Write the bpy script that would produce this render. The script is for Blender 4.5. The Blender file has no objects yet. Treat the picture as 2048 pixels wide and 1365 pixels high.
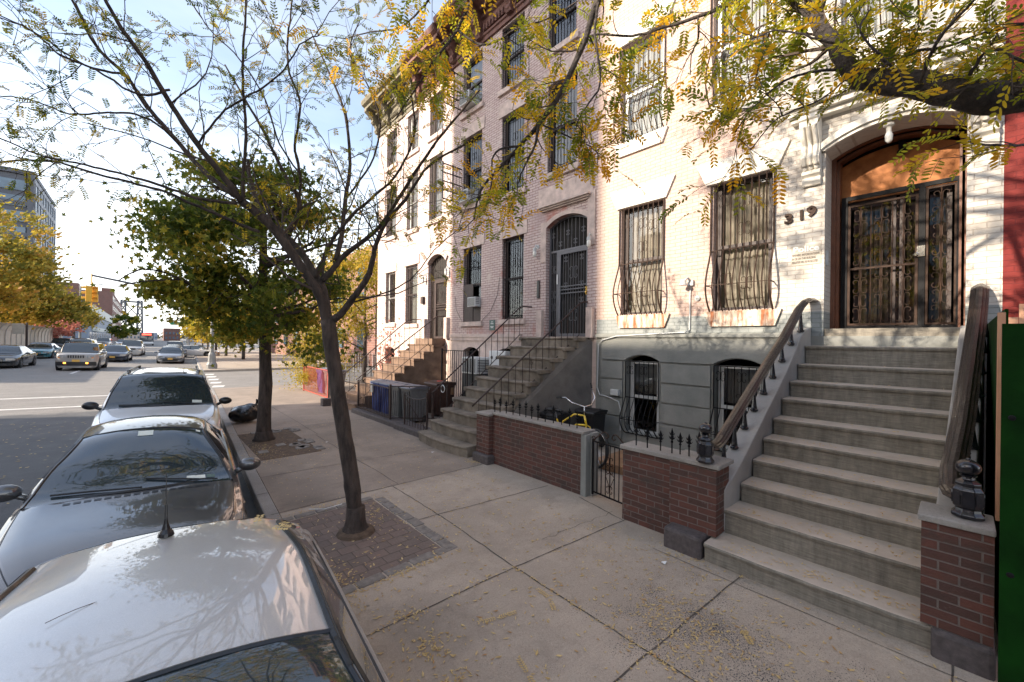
import bpy, math, random
from mathutils import Vector, Matrix
random.seed(7)
R = math.radians
scene = bpy.context.scene
col = scene.collection
PI = math.pi
M = {}
ORG = {}

# ------------------------------------------------------------------ materials
def nodes(name):
    m = bpy.data.materials.new(name); m.use_nodes = True
    nt = m.node_tree; b = nt.nodes['Principled BSDF']
    return m, nt, b
def N(nt, t, **kw):
    n = nt.nodes.new(t)
    for k, v in kw.items():
        if k in n.inputs: n.inputs[k].default_value = v
        else: setattr(n, k, v)
    return n
def L(nt, a, b): nt.links.new(a, b)
def c4(c): return (c[0], c[1], c[2], 1)
def pos_vec(nt, scale=(1, 1, 1)):
    g = N(nt, 'ShaderNodeNewGeometry'); m = N(nt, 'ShaderNodeMapping'); m.inputs['Scale'].default_value = scale
    L(nt, g.outputs['Position'], m.inputs['Vector']); return m.outputs['Vector']
def noise(nt, vec, scale, detail=6, rough=.6):
    n = N(nt, 'ShaderNodeTexNoise'); n.inputs['Scale'].default_value = scale
    n.inputs['Detail'].default_value = detail; n.inputs['Roughness'].default_value = rough
    L(nt, vec, n.inputs['Vector']); return n.outputs['Fac']
def ramp(nt, fac, stops):
    r = N(nt, 'ShaderNodeValToRGB'); e = r.color_ramp.elements
    e[0].position = stops[0][0]; e[0].color = c4(stops[0][1]); e[1].position = stops[-1][0]; e[1].color = c4(stops[-1][1])
    for p, c in stops[1:-1]: q = e.new(p); q.color = c4(c)
    L(nt, fac, r.inputs['Fac']); return r.outputs['Color']
def mix(nt, fac, a, b, mode='MIX'):
    m = N(nt, 'ShaderNodeMix', data_type='RGBA', blend_type=mode)
    for s, v in ((0, fac), (6, a), (7, b)):
        if hasattr(v, 'links') or hasattr(v, 'is_output'): L(nt, v, m.inputs[s])
        else: m.inputs[s].default_value = v if s == 0 else c4(v)
    return m.outputs[2]
def bump(nt, b, h, strength, dist=.01):
    n = N(nt, 'ShaderNodeBump'); n.inputs['Strength'].default_value = strength; n.inputs['Distance'].default_value = dist
    L(nt, h, n.inputs['Height']); L(nt, n.outputs['Normal'], b.inputs['Normal'])
def sh(v): return hasattr(v, 'is_output')
def k3(c, f): return tuple(min(1, x * f) for x in c)
def plain(name, c, rough=.6, metal=0, var=.2, scale=6, bmp=.15, coat=0, c2=None, spec=.5, bscale=None, stretch=1., dist=.01):
    m, nt, b = nodes(name)
    v = pos_vec(nt, (1, 1, stretch))
    n = noise(nt, v, scale)
    L(nt, ramp(nt, n, [(.3, k3(c, 1 - var)), (.7, c2 or k3(c, 1 + var))]), b.inputs['Base Color'])
    b.inputs['Roughness'].default_value = rough; b.inputs['Metallic'].default_value = metal
    b.inputs['Coat Weight'].default_value = coat; b.inputs['Coat Roughness'].default_value = .04
    b.inputs['Specular IOR Level'].default_value = spec
    if bmp: bump(nt, b, noise(nt, v, bscale or scale * 8), bmp, dist)
    M[name] = m; return m
def brickm(name, c1, c2, mortar, w=.205, h=.07, ms=.008, bmp=.5, stains=(), top=None, rough=.8, soft=.6, flat=False):
    """brick courses in world u=x+y, v=z ; stains: list of (colour, noise scale, lo, hi, vertical stretch)"""
    m, nt, b = nodes(name)
    g = N(nt, 'ShaderNodeNewGeometry'); s = N(nt, 'ShaderNodeSeparateXYZ'); L(nt, g.outputs['Position'], s.inputs[0])
    a = N(nt, 'ShaderNodeMath', operation='ADD'); L(nt, s.outputs[0], a.inputs[0]); L(nt, s.outputs[1], a.inputs[1])
    cb = N(nt, 'ShaderNodeCombineXYZ'); L(nt, s.outputs[0] if flat else a.outputs[0], cb.inputs[0]); L(nt, s.outputs[1 if flat else 2], cb.inputs[1])
    # slight wobble of the courses
    nz = N(nt, 'ShaderNodeTexNoise'); nz.inputs['Scale'].default_value = 2.2; L(nt, g.outputs['Position'], nz.inputs['Vector'])
    vm = N(nt, 'ShaderNodeVectorMath', operation='MULTIPLY_ADD'); L(nt, nz.outputs['Color'], vm.inputs[0]); vm.inputs[1].default_value = (.012, .012, 0); L(nt, cb.outputs[0], vm.inputs[2])
    t = N(nt, 'ShaderNodeTexBrick'); L(nt, vm.outputs[0], t.inputs['Vector'])
    t.inputs['Scale'].default_value = 1; t.inputs['Brick Width'].default_value = w; t.inputs['Row Height'].default_value = h
    t.inputs['Mortar Size'].default_value = ms; t.inputs['Mortar Smooth'].default_value = soft; t.inputs['Bias'].default_value = -.1
    t.inputs['Color1'].default_value = c4(c1); t.inputs['Color2'].default_value = c4(c2); t.inputs['Mortar'].default_value = c4(mortar)
    colr = t.outputs['Color']
    pv = g.outputs['Position']
    colr = mix(nt, .8, colr, ramp(nt, noise(nt, pv, 14, 5), [(.2, (.82, .82, .82)), (.8, (1.15, 1.12, 1.1))]), 'MULTIPLY')
    for (sc, ns, lo, hi, st) in stains:
        mp = N(nt, 'ShaderNodeMapping'); mp.inputs['Scale'].default_value = (1, 1, st); L(nt, pv, mp.inputs['Vector'])
        f = ramp(nt, noise(nt, mp.outputs['Vector'], ns, 8, .65), [(lo, (0, 0, 0)), (hi, (1, 1, 1))])
        colr = mix(nt, f, colr, sc)
    L(nt, colr, b.inputs['Base Color']); b.inputs['Roughness'].default_value = rough
    inv = N(nt, 'ShaderNodeMath', operation='MULTIPLY_ADD'); L(nt, t.outputs['Fac'], inv.inputs[0]); inv.inputs[1].default_value = -1
    L(nt, noise(nt, pv, 40, 4), inv.inputs[2])
    bump(nt, b, inv.outputs[0], bmp, .006)
    M[name] = m; return m
def leafm(name, stops, trans=.45, rough=.55):
    m, nt, b = nodes(name)
    a = N(nt, 'ShaderNodeAttribute'); a.attribute_name = 'tint'
    c = ramp(nt, a.outputs['Fac'], stops)
    L(nt, c, b.inputs['Base Color']); b.inputs['Roughness'].default_value = rough; b.inputs['Specular IOR Level'].default_value = .3
    tr = N(nt, 'ShaderNodeBsdfTranslucent'); L(nt, c, tr.inputs['Color'])
    mx = N(nt, 'ShaderNodeMixShader'); mx.inputs[0].default_value = trans
    L(nt, b.outputs[0], mx.inputs[1]); L(nt, tr.outputs[0], mx.inputs[2])
    L(nt, mx.outputs[0], nt.nodes['Material Output'].inputs['Surface'])
    M[name] = m; return m
def glassm(name, tint=(.75, .85, .85), clear=.8, rough=.02, ior=1.9):
    m, nt, b = nodes(name)
    tr = N(nt, 'ShaderNodeBsdfTransparent'); tr.inputs['Color'].default_value = c4(k3(tint, clear))
    gl = N(nt, 'ShaderNodeBsdfGlossy'); gl.inputs['Roughness'].default_value = rough; gl.inputs['Color'].default_value = (.9, .95, 1, 1)
    fr = N(nt, 'ShaderNodeFresnel'); fr.inputs['IOR'].default_value = ior
    nb = N(nt, 'ShaderNodeBump'); nb.inputs['Strength'].default_value = .12; nb.inputs['Distance'].default_value = .02
    L(nt, noise(nt, pos_vec(nt), 1.6, 2), nb.inputs['Height']); L(nt, nb.outputs[0], fr.inputs['Normal']); L(nt, nb.outputs[0], gl.inputs['Normal'])
    mx = N(nt, 'ShaderNodeMixShader'); L(nt, fr.outputs[0], mx.inputs[0]); L(nt, tr.outputs[0], mx.inputs[1]); L(nt, gl.outputs[0], mx.inputs[2])
    L(nt, mx.outputs[0], nt.nodes['Material Output'].inputs['Surface']); M[name] = m; return m
def paint(name, c, metal=.4, rough=.3, dust=.12):
    m, nt, b = nodes(name)
    v = pos_vec(nt)
    f = ramp(nt, noise(nt, v, 3.0, 7, .7), [(.35, (0, 0, 0)), (.75, (1, 1, 1))])
    fl = ramp(nt, noise(nt, v, 300, 2), [(.35, k3(c, .85)), (.65, k3(c, 1.12))])
    base = mix(nt, .5, c, fl)
    dn = N(nt, 'ShaderNodeMath', operation='MULTIPLY'); L(nt, f, dn.inputs[0]); dn.inputs[1].default_value = dust
    L(nt, mix(nt, dn.outputs[0], base, (.42, .38, .33)), b.inputs['Base Color'])
    rr = N(nt, 'ShaderNodeMath', operation='MULTIPLY_ADD'); L(nt, f, rr.inputs[0]); rr.inputs[1].default_value = .2; rr.inputs[2].default_value = rough
    L(nt, rr.outputs[0], b.inputs['Roughness'])
    b.inputs['Metallic'].default_value = metal; b.inputs['Coat Weight'].default_value = 1; b.inputs['Coat Roughness'].default_value = .025; b.inputs['Coat IOR'].default_value = 1.75
    M[name] = m; return m

# ------------------------------------------------------------------ mesh builder
class MB:
    def __init__(s): s.v = []; s.f = []; s.t = []
    def add(s, vs, fs, tint=None):
        o = len(s.v); s.v += [tuple(p) for p in vs]; s.f += [tuple(i + o for i in f) for f in fs]
        if tint is not None: s.t += [tint] * len(vs)
    def box(s, x0, x1, y0, y1, z0, z1, rot=0, c=None):
        vs = [(x, y, z) for x in (x0, x1) for y in (y0, y1) for z in (z0, z1)]
        if rot:
            cx, cy = c or ((x0 + x1) / 2, (y0 + y1) / 2); cr, sr = math.cos(rot), math.sin(rot)
            vs = [(cx + (x - cx) * cr - (y - cy) * sr, cy + (x - cx) * sr + (y - cy) * cr, z) for x, y, z in vs]
        s.add(vs, [(0, 1, 3, 2), (4, 6, 7, 5), (0, 4, 5, 1), (2, 3, 7, 6), (0, 2, 6, 4), (1, 5, 7, 3)]); return s
    def quad(s, a, b, c, d): s.add([a, b, c, d], [(0, 1, 2, 3)]); return s
    def tube(s, path, rad, n=6, cap=True, sq=None):
        P = [Vector(p) for p in path]; m = len(P)
        if not isinstance(rad, (list, tuple)): rad = [rad] * m
        vs = []; up = None
        for i, p in enumerate(P):
            d = (P[min(i + 1, m - 1)] - P[max(i - 1, 0)])
            if d.length < 1e-9: d = Vector((0, 0, 1))
            d.normalize()
            if up is None:
                up = Vector((0, 0, 1)) if abs(d.z) < .9 else Vector((1, 0, 0))
            a = d.cross(up)
            if a.length < 1e-6: a = d.cross(Vector((.3, .9, .1)))
            a.normalize(); b = a.cross(d).normalized(); up = b
            for k in range(n):
                t = 2 * PI * (k + (.5 if n == 4 else 0)) / n
                q = p + (a * math.cos(t) * (sq or 1) + b * math.sin(t)) * rad[i]; vs.append(q)
        fs = [(i * n + k, i * n + (k + 1) % n, (i + 1) * n + (k + 1) % n, (i + 1) * n + k) for i in range(m - 1) for k in range(n)]
        if cap: fs += [tuple(range(n))[::-1], tuple(range((m - 1) * n, m * n))]
        s.add(vs, fs); return s
    def bar(s, a, b, r=.01, n=6): return s.tube([a, b], r, n)
    def lathe(s, prof, c, n=14, axis='z', rot=None):
        vs = []
        for r, h in prof:
            for k in range(n):
                t = 2 * PI * k / n; x, y = r * math.cos(t), r * math.sin(t)
                p = Vector((x, y, h)) if axis == 'z' else (Vector((h, x, y)) if axis == 'x' else Vector((x, h, y)))
                if rot: p = rot @ p
                vs.append(Vector(c) + p)
        m = len(prof)
        fs = [(i * n + k, i * n + (k + 1) % n, (i + 1) * n + (k + 1) % n, (i + 1) * n + k) for i in range(m - 1) for k in range(n)]
        fs += [tuple(range(n))[::-1], tuple(range((m - 1) * n, m * n))]
        s.add(vs, fs); return s
    def prism(s, poly, f0, f1):
        """poly: list of 2d points; f0,f1 map (a,b)->3d for the two ends"""
        n = len(poly); vs = [f0(*p) for p in poly] + [f1(*p) for p in poly]
        s.add(vs, [tuple(range(n))[::-1], tuple(range(n, 2 * n))] + [(i, (i + 1) % n, n + (i + 1) % n, n + i) for i in range(n)]); return s
    def sph(s, c, rx, ry, rz, n=12, m=7):
        vs = []
        for i in range(m + 1):
            ph = PI * i / m
            for k in range(n):
                t = 2 * PI * k / n; vs.append((c[0] + rx * math.sin(ph) * math.cos(t), c[1] + ry * math.sin(ph) * math.sin(t), c[2] + rz * math.cos(ph)))
        s.add(vs, [(i * n + k, (i + 1) * n + k, (i + 1) * n + (k + 1) % n, i * n + (k + 1) % n) for i in range(m) for k in range(n)]); return s
    def xf(s, fn): s.v = [tuple(fn(Vector(p))) for p in s.v]; return s
    def build(s, name, mat, parent=None, smooth=False, bevel=0, label=None, sub=0, kind=None, extra=None):
        nf = len(s.f)
        if extra:
            for e, _ in extra: s.add(e.v, e.f, .5 if s.t else None)
            cnt = [(len(e.f), m) for e, m in extra]
        org = ORG.get(parent.name, Vector((0, 0, 0))) if parent else None
        if parent is None:
            if kind: org = Vector((0, 0, 0))
            else:
                xs = [p[0] for p in s.v]; ys = [p[1] for p in s.v]; zs = [p[2] for p in s.v]
                org = Vector(((min(xs) + max(xs)) / 2, (min(ys) + max(ys)) / 2, min(zs)))
        me = bpy.data.meshes.new(name)
        me.from_pydata([(p[0] - org.x, p[1] - org.y, p[2] - org.z) for p in s.v], [], s.f)
        me.materials.append(M[mat] if isinstance(mat, str) else mat)
        if extra:
            k = nf
            for i, (c_, m_) in enumerate(cnt):
                me.materials.append(M[m_]); me.polygons.foreach_set('material_index', [0] * len(me.polygons)) if i == 0 else None
                for j in range(k, k + c_): me.polygons[j].material_index = i + 1
                k += c_
        if s.t and len(s.t) == len(s.v):
            a = me.attributes.new('tint', 'FLOAT', 'POINT'); a.data.foreach_set('value', s.t)
        if smooth: me.polygons.foreach_set('use_smooth', [True] * len(me.polygons))
        me.update()
        o = bpy.data.objects.new(name, me); col.objects.link(o)
        if parent: o.parent = parent
        else: o.location = org
        ORG[o.name] = org
        if bevel:
            b = o.modifiers.new('bevel', 'BEVEL'); b.width = bevel; b.segments = 2; b.limit_method = 'ANGLE'
        if sub:
            b = o.modifiers.new('sub', 'SUBSURF'); b.levels = sub; b.render_levels = sub
        if label: o['label'] = label
        if kind: o['kind'] = kind
        return o
def thing(name, loc, label, cat, group=None):
    o = bpy.data.objects.new(name, None); col.objects.link(o); o.location = loc; o.empty_display_size = .2
    ORG[o.name] = Vector(loc); o['label'] = label; o['category'] = cat
    if group: o['group'] = group
    return o
def tag(o, label, cat, group=None):
    o['label'] = label; o['category'] = cat
    if group: o['group'] = group
    return o
def copy_tree(o, parent=None):
    c = o.copy(); col.objects.link(c); ORG[c.name] = ORG.get(o.name, Vector((0, 0, 0)))
    if parent: c.parent = parent
    for ch in [q for q in bpy.data.objects if q.parent == o]: copy_tree(ch, c)
    return c
def arc(y0, y1, z, rise, n=14, inc=True):
    """points of a segmental arch from y0 to y1 springing at z"""
    w = abs(y1 - y0) / 2; r = (w * w + rise * rise) / (2 * rise); cy = (y0 + y1) / 2; cz = z + rise - r
    a = math.asin(min(1, w / r)); pts = []
    for i in range(n + 1):
        t = -a + 2 * a * i / n; pts.append((cy + (1 if y1 > y0 else -1) * r * math.sin(t), cz + r * math.cos(t)))
    return pts
def spiral(cy, cz, r, sgn=1, start=0, turns=1.2, n=14):
    out = []
    for i in range(n + 1):
        f = i / n; a = start + sgn * f * turns * 2 * PI; rr = r * (1 - .8 * f)
        out.append((cy + rr * math.cos(a), cz + rr * math.sin(a)))
    return out
def scroll(mb, X, y, z, s, rad=.005, off=None):
    """pair of back-to-back C scrolls about the bar at (y,z), height 2s"""
    for sg in (1, -1):
        pts = []
        for i in range(9):
            f = i / 8; a = PI * .5 - PI * f
            pts.append((sg * (s * .12 + .25 * s * math.cos(a)), s * .55 * math.sin(a)))
        up = [(sg * (.12 * s + .28 * s + .28 * s * math.cos(PI - 1.35 * PI * j / 7)), s * .55 + .28 * s * math.sin(PI - 1.35 * PI * j / 7)) for j in range(8)]
        dn = [(a, -b) for a, b in up]
        path = up[::-1] + pts[1:-1] + dn
        path = up[::-1] + [(sg * .1 * s, 0)] + dn
        mb.tube([((off(z + b) if off else X), y + a, z + b) for a, b in path], rad, 4)
# ------------------------------------------------------------------ material library
plain('asphalt', (.105, .102, .10), .85, var=.35, scale=1.3, bmp=.5, bscale=90)
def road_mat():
    # dark asphalt in the near block, lighter tone painted in for sunlight through the crossing and beyond
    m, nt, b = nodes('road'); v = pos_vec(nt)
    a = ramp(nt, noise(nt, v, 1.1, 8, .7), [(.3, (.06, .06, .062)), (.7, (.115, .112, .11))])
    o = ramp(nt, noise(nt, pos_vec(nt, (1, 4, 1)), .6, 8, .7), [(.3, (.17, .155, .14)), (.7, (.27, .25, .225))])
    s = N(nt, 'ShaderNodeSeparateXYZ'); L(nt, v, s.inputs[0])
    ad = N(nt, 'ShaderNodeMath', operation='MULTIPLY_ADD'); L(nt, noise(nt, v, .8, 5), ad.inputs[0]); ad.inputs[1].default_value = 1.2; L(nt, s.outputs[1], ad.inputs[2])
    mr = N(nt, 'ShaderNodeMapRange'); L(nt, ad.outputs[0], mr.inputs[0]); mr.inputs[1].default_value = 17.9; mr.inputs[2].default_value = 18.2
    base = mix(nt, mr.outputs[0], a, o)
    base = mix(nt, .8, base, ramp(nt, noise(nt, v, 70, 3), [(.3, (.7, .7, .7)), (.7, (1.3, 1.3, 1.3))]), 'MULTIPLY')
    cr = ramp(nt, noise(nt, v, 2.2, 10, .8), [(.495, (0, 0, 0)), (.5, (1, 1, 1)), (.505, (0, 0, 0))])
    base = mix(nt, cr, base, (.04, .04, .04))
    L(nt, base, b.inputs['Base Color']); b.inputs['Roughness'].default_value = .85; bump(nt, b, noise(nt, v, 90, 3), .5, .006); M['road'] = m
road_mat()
def concrete(name, c, spots=(.12, .11, .1), spot=.66, big=.25, patches=()):
    m, nt, b = nodes(name); v = pos_vec(nt)
    base = ramp(nt, noise(nt, v, .9, 8, .7), [(.3, k3(c, 1 - big)), (.72, k3(c, 1 + big * .5))])
    base = mix(nt, .6, base, ramp(nt, noise(nt, v, 60, 4), [(.25, (.72, .72, .72)), (.75, (1.2, 1.2, 1.2))]), 'MULTIPLY')
    f = ramp(nt, noise(nt, v, 170, 2, .4), [(spot, (0, 0, 0)), (spot + .04, (1, 1, 1))])
    base = mix(nt, f, base, spots)
    f2 = ramp(nt, noise(nt, v, 1.7, 8, .78), [(.52, (0, 0, 0)), (.75, (.75, .75, .75))])
    base = mix(nt, f2, base, k3(c, .52))
    vo = N(nt, 'ShaderNodeTexVoronoi'); vo.inputs['Scale'].default_value = 1.9; L(nt, v, vo.inputs['Vector'])
    base = mix(nt, ramp(nt, vo.outputs['Distance'], [(.028, (.8, .8, .8)), (.038, (0, 0, 0))]), base, k3(c, .4))
    ck = ramp(nt, noise(nt, v, .9, 9, .75), [(.4965, (0, 0, 0)), (.5, (.7, .7, .7)), (.5035, (0, 0, 0))])
    base = mix(nt, ck, base, k3(c, .45))
    for (px, py, pr, dark) in patches:
        d = N(nt, 'ShaderNodeVectorMath', operation='DISTANCE'); L(nt, v, d.inputs[0]); d.inputs[1].default_value = (px, py, 0)
        mr = N(nt, 'ShaderNodeMapRange'); L(nt, d.outputs['Value'], mr.inputs[0]); mr.inputs[1].default_value = pr * .15; mr.inputs[2].default_value = pr; mr.inputs[3].default_value = 1; mr.inputs[4].default_value = 0
        if dark:
            ml = N(nt, 'ShaderNodeMath', operation='MULTIPLY'); L(nt, mr.outputs[0], ml.inputs[0]); L(nt, noise(nt, v, 4, 5), ml.inputs[1])
            base = mix(nt, ml.outputs[0], base, k3(c, .35))
        else:
            ml = N(nt, 'ShaderNodeMath', operation='MULTIPLY_ADD'); L(nt, mr.outputs[0], ml.inputs[0]); ml.inputs[1].default_value = .16; L(nt, noise(nt, v, 95, 3, .5), ml.inputs[2])
            m2_ = N(nt, 'ShaderNodeMath', operation='MULTIPLY_ADD'); L(nt, noise(nt, v, 3.5, 4, .6), m2_.inputs[0]); m2_.inputs[1].default_value = .32; L(nt, ml.outputs[0], m2_.inputs[2])
            base = mix(nt, ramp(nt, m2_.outputs[0], [(.86, (0, 0, 0)), (.89, (1, 1, 1))]), base, (.055, .052, .055))
    L(nt, base, b.inputs['Base Color']); b.inputs['Roughness'].default_value = .88
    bump(nt, b, noise(nt, v, 110, 4), .5, .004); M[name] = m
concrete('concrete', (.415, .345, .275), patches=[(3.2, 1.35, 1.2, 0), (3.0, .7, .9, 0), (1.6, 2.7, .5, 1), (2.5, .6, .45, 1)])
concrete('concrete_old', (.31, .25, .20), big=.3, patches=[(1.7, 5.95, .5, 1)])
concrete('step_conc', (.30, .28, .255), spot=.72)
concrete('kerb', (.33, .31, .29))
def riserm():
    # cement risers: grey with dark brushed vertical weathering
    m, nt, b = nodes('stoop_cement'); g = N(nt, 'ShaderNodeNewGeometry'); v = pos_vec(nt)
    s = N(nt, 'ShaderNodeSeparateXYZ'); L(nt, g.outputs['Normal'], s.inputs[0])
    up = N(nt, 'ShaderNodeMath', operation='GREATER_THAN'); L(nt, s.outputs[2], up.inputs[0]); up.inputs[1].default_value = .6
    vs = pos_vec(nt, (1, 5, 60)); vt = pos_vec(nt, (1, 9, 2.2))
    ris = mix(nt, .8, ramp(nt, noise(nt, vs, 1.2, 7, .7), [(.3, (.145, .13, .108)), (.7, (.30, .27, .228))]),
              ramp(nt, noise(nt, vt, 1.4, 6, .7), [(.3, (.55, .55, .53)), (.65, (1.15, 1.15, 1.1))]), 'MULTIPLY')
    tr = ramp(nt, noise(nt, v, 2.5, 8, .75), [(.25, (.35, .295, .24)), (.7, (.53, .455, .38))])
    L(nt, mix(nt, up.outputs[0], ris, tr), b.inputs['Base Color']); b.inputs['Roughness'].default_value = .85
    bump(nt, b, noise(nt, vs, 4, 5), .3, .004); M['stoop_cement'] = m
riserm()
plain('stucco', (.22, .23, .215), .88, var=.2, scale=1.4, bmp=.8, bscale=26, c2=(.295, .295, .27))
plain('stucco_dirt', (.2, .2, .18), .9)
plain('stoop_stucco', (.33, .31, .285), .85, var=.14, scale=2.5, bmp=.35, bscale=40)
plain('brownstone_step', (.15, .09, .06), .85, var=.35, scale=3, bmp=.5, bscale=30, c2=(.24, .155, .105))
plain('mid_side', (.15, .135, .12), .9, var=.25, scale=3, bmp=.6, bscale=12)
plain('mid_step', (.145, .118, .09), .85, var=.4, scale=3.5, bmp=.4, bscale=30, c2=(.27, .225, .175))
plain('cream_stone', (.66, .62, .545), .7, var=.08, scale=4, bmp=.25, bscale=30)
plain('pink_stone', (.52, .41, .36), .85, var=.2, scale=5, bmp=.9, bscale=16, c2=(.68, .54, .47))
plain('black_iron', (.008, .008, .009), .6, var=.3, scale=12, bmp=.2, spec=.15)
plain('gloss_iron', (.015, .015, .02), .22, metal=.2, var=.3, scale=9, bmp=.35, coat=.6, bscale=40)
plain('brown_iron', (.045, .028, .024), .55, metal=.3, var=.4, scale=14, bmp=.2)
plain('bronze_iron', (.045, .026, .018), .6, spec=.15, var=.4, scale=14, bmp=.2)
plain('red_iron', (.38, .06, .04), .6, var=.3, scale=10)
plain('rail_brown', (.02, .013, .010), .34, metal=.0, var=.5, scale=16, bmp=.9, coat=.35, c2=(.032, .021, .016), bscale=60)
plain('wood_brown', (.14, .05, .024), .45, var=.25, scale=6, bmp=.2, coat=.3)
plain('orange_panel', (.36, .13, .04), .6, var=.35, scale=5, bmp=.2, c2=(.50, .20, .07), spec=.2)
plain('white_metal', (.7, .7, .68), .45, var=.08, scale=8)
plain('dark_wood', (.045, .03, .026), .6, var=.3, scale=8)
plain('blind', (.42, .45, .46), .7, var=.06, scale=9)
plain('curtain', (.38, .36, .32), .9, var=.12, scale=3, c2=(.47, .45, .40), bmp=.1)
plain('dark_curtain', (.16, .14, .11), .9, var=.3, scale=3)
plain('interior', (.02, .018, .016), .9, var=.2)
plain('cornice_brown', (.14, .060, .045), .7, var=.35, scale=6, bmp=.4)
plain('cornice_green', (.15, .13, .085), .7, var=.35, scale=6, bmp=.4)
plain('roof_tar', (.05, .05, .05), .9)
plain('red_wall', (.36, .035, .02), .75, var=.18, scale=5, bmp=.3)
plain('green_board', (.003, .028, .003), .75, var=.45, scale=3, bmp=.25, c2=(.005, .042, .004), spec=.1)
plain('peach_board', (.62, .33, .2), .7, var=.12, scale=5)
plain('granite', (.085, .07, .068), .75, var=.35, scale=20, bmp=.5)
plain('cobble', (.20, .178, .158), .8, var=.3, scale=14, bmp=.6)
plain('dirt', (.11, .075, .05), .95, var=.4, scale=12, bmp=.9)
plain('bark', (.035, .025, .02), .9, var=.4, scale=14, bmp=1.0, c2=(.10, .072, .057), bscale=42, stretch=.28, dist=.03)
plain('bark_dark', (.04, .034, .032), .9, var=.4, scale=16, bmp=1.0, bscale=45, c2=(.11, .09, .082), dist=.03)
plain('twig', (.065, .045, .035), .85, var=.3, scale=10, bmp=.2)
plain('bin_blue', (.02, .05, .22), .45, var=.2, scale=8)
plain('bin_grey', (.13, .13, .13), .5, var=.2, scale=8)
plain('bin_lid', (.14, .15, .19), .45, var=.2, scale=8)  # paler grey-blue: sunlight reflecting off the lid tops is put into the colour
plain('bin_black', (.018, .018, .02), .4, var=.2, scale=8)
plain('bin_brown', (.07, .035, .025), .5, var=.2, scale=8)
plain('bag_black', (.008, .008, .009), .22, var=.2, scale=20, bmp=1.0, coat=.4, bscale=18)
plain('tyre', (.018, .018, .018), .8, var=.2, scale=20)
plain('chrome', (.6, .6, .6), .15, metal=1, var=.05)
plain('amber_lens', (.7, .22, .03), .3, var=.05)
plain('rim', (.4, .4, .42), .3, metal=.8, var=.1)
plain('yellow_paint', (.75, .50, .02), .3, var=.08, scale=6, coat=.8)
plain('black_rubber', (.02, .02, .02), .55, var=.2)
plain('black_trim', (.012, .012, .014), .35, var=.2, coat=.2)
plain('plate', (.75, .42, .08), .5, var=.05)
plain('sign_tan', (.40, .36, .30), .6, var=.1)
plain('sticker', (.7, .74, .66), .6, var=.03)
plain('signal_yellow', (.75, .40, .03), .5, var=.1)
plain('pole_grey', (.2, .2, .195), .5, metal=.3, var=.12)
leafm('leaf_far', [(0, (.10, .10, .06)), (1, (.22, .19, .10))], .2)
plain('pole_dark', (.13, .13, .14), .5, metal=.3, var=.12)
plain('line_white', (.62, .60, .56), .8, var=.25, scale=3)
plain('joint_dark', (.085, .07, .057), .95, var=.4, scale=12)
plain('rust_panel', (.60, .53, .43), .75, var=.15, scale=9, bmp=.3)
plain('ac_grey', (.5, .51, .5), .5, var=.08)
plain('ac_dark', (.06, .06, .06), .6, var=.1)
plain('wood_board', (.30, .17, .09), .7, var=.25, scale=4)
plain('plaque_green', (.10, .15, .13), .6, var=.1)
plain('brass', (.6, .4, .12), .25, metal=1, var=.1)
plain('paper', (.75, .75, .72), .8, var=.05)
plain('tower_frame', (.10, .105, .12), .6, var=.08, scale=1)
plain('tower_light', (.28, .29, .31), .6, var=.08, scale=1)
plain('blue_grey', (.20, .24, .30), .6, var=.12, scale=.4)
plain('dark_blue', (.03, .04, .08), .5, var=.12, scale=.4)
plain('pale_band', (.55, .55, .5), .6, var=.08)
plain('bridge_steel', (.07, .08, .10), .6, var=.1, scale=.3)
plain('fence_tan', (.55, .46, .36), .8, var=.12, scale=.6, bmp=.1)
plain('pale_wall', (.5, .47, .42), .8, var=.12)
plain('sign_green', (.02, .2, .09), .5, var=.05)
plain('bus_dark', (.04, .05, .07), .4, var=.1)
brickm('far_brick', (.22, .10, .075), (.17, .08, .06), (.25, .2, .18), .6, .2, .02)
brickm('front_brick', (.118, .043, .030), (.060, .031, .025), (.15, .125, .11), .205, .0685, .0065, bmp=1.0, rough=.7,
       stains=[((.30, .25, .22), 3.2, .64, .76, 1.0), ((.045, .037, .032), 3.1, .52, .75, 1.5), ((.13, .05, .034), 7, .6, .7, 2.5)], soft=.4)
brickm('pit_brick', (.175, .128, .108), (.135, .108, .094), (.095, .08, .066), .19, .145, .005, bmp=1., flat=True, stains=[((.2, .17, .14), 3, .6, .75, 1)])
brickm('pink_brick', (.565, .46, .42), (.50, .39, .36), (.24, .135, .125), .215, .0685, .008, bmp=.8,
       stains=[((.42, .17, .13), 1.1, .57, .70, .6), ((.55, .46, .41), 2.6, .58, .68, 1.0), ((.40, .285, .27), .8, .52, .72, .8), ((.32, .15, .12), 5.5, .66, .74, .4)], soft=.35)
brickm('lit_brick', (.60, .49, .45), (.54, .43, .40), (.30, .19, .17), .215, .0685, .008, bmp=.6,
       stains=[((.55, .33, .27), 1.5, .62, .74, .7)])
brickm('red_brick', (.16, .010, .006), (.14, .010, .006), (.13, .012, .01), .215, .0685, .006, bmp=.6)
brickm('grey_brick', (.27, .29, .285), (.25, .27, .265), (.18, .2, .19), .215, .0685, .006, bmp=.7, stains=[((.33, .33, .3), 2, .6, .8, 1)])
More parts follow.
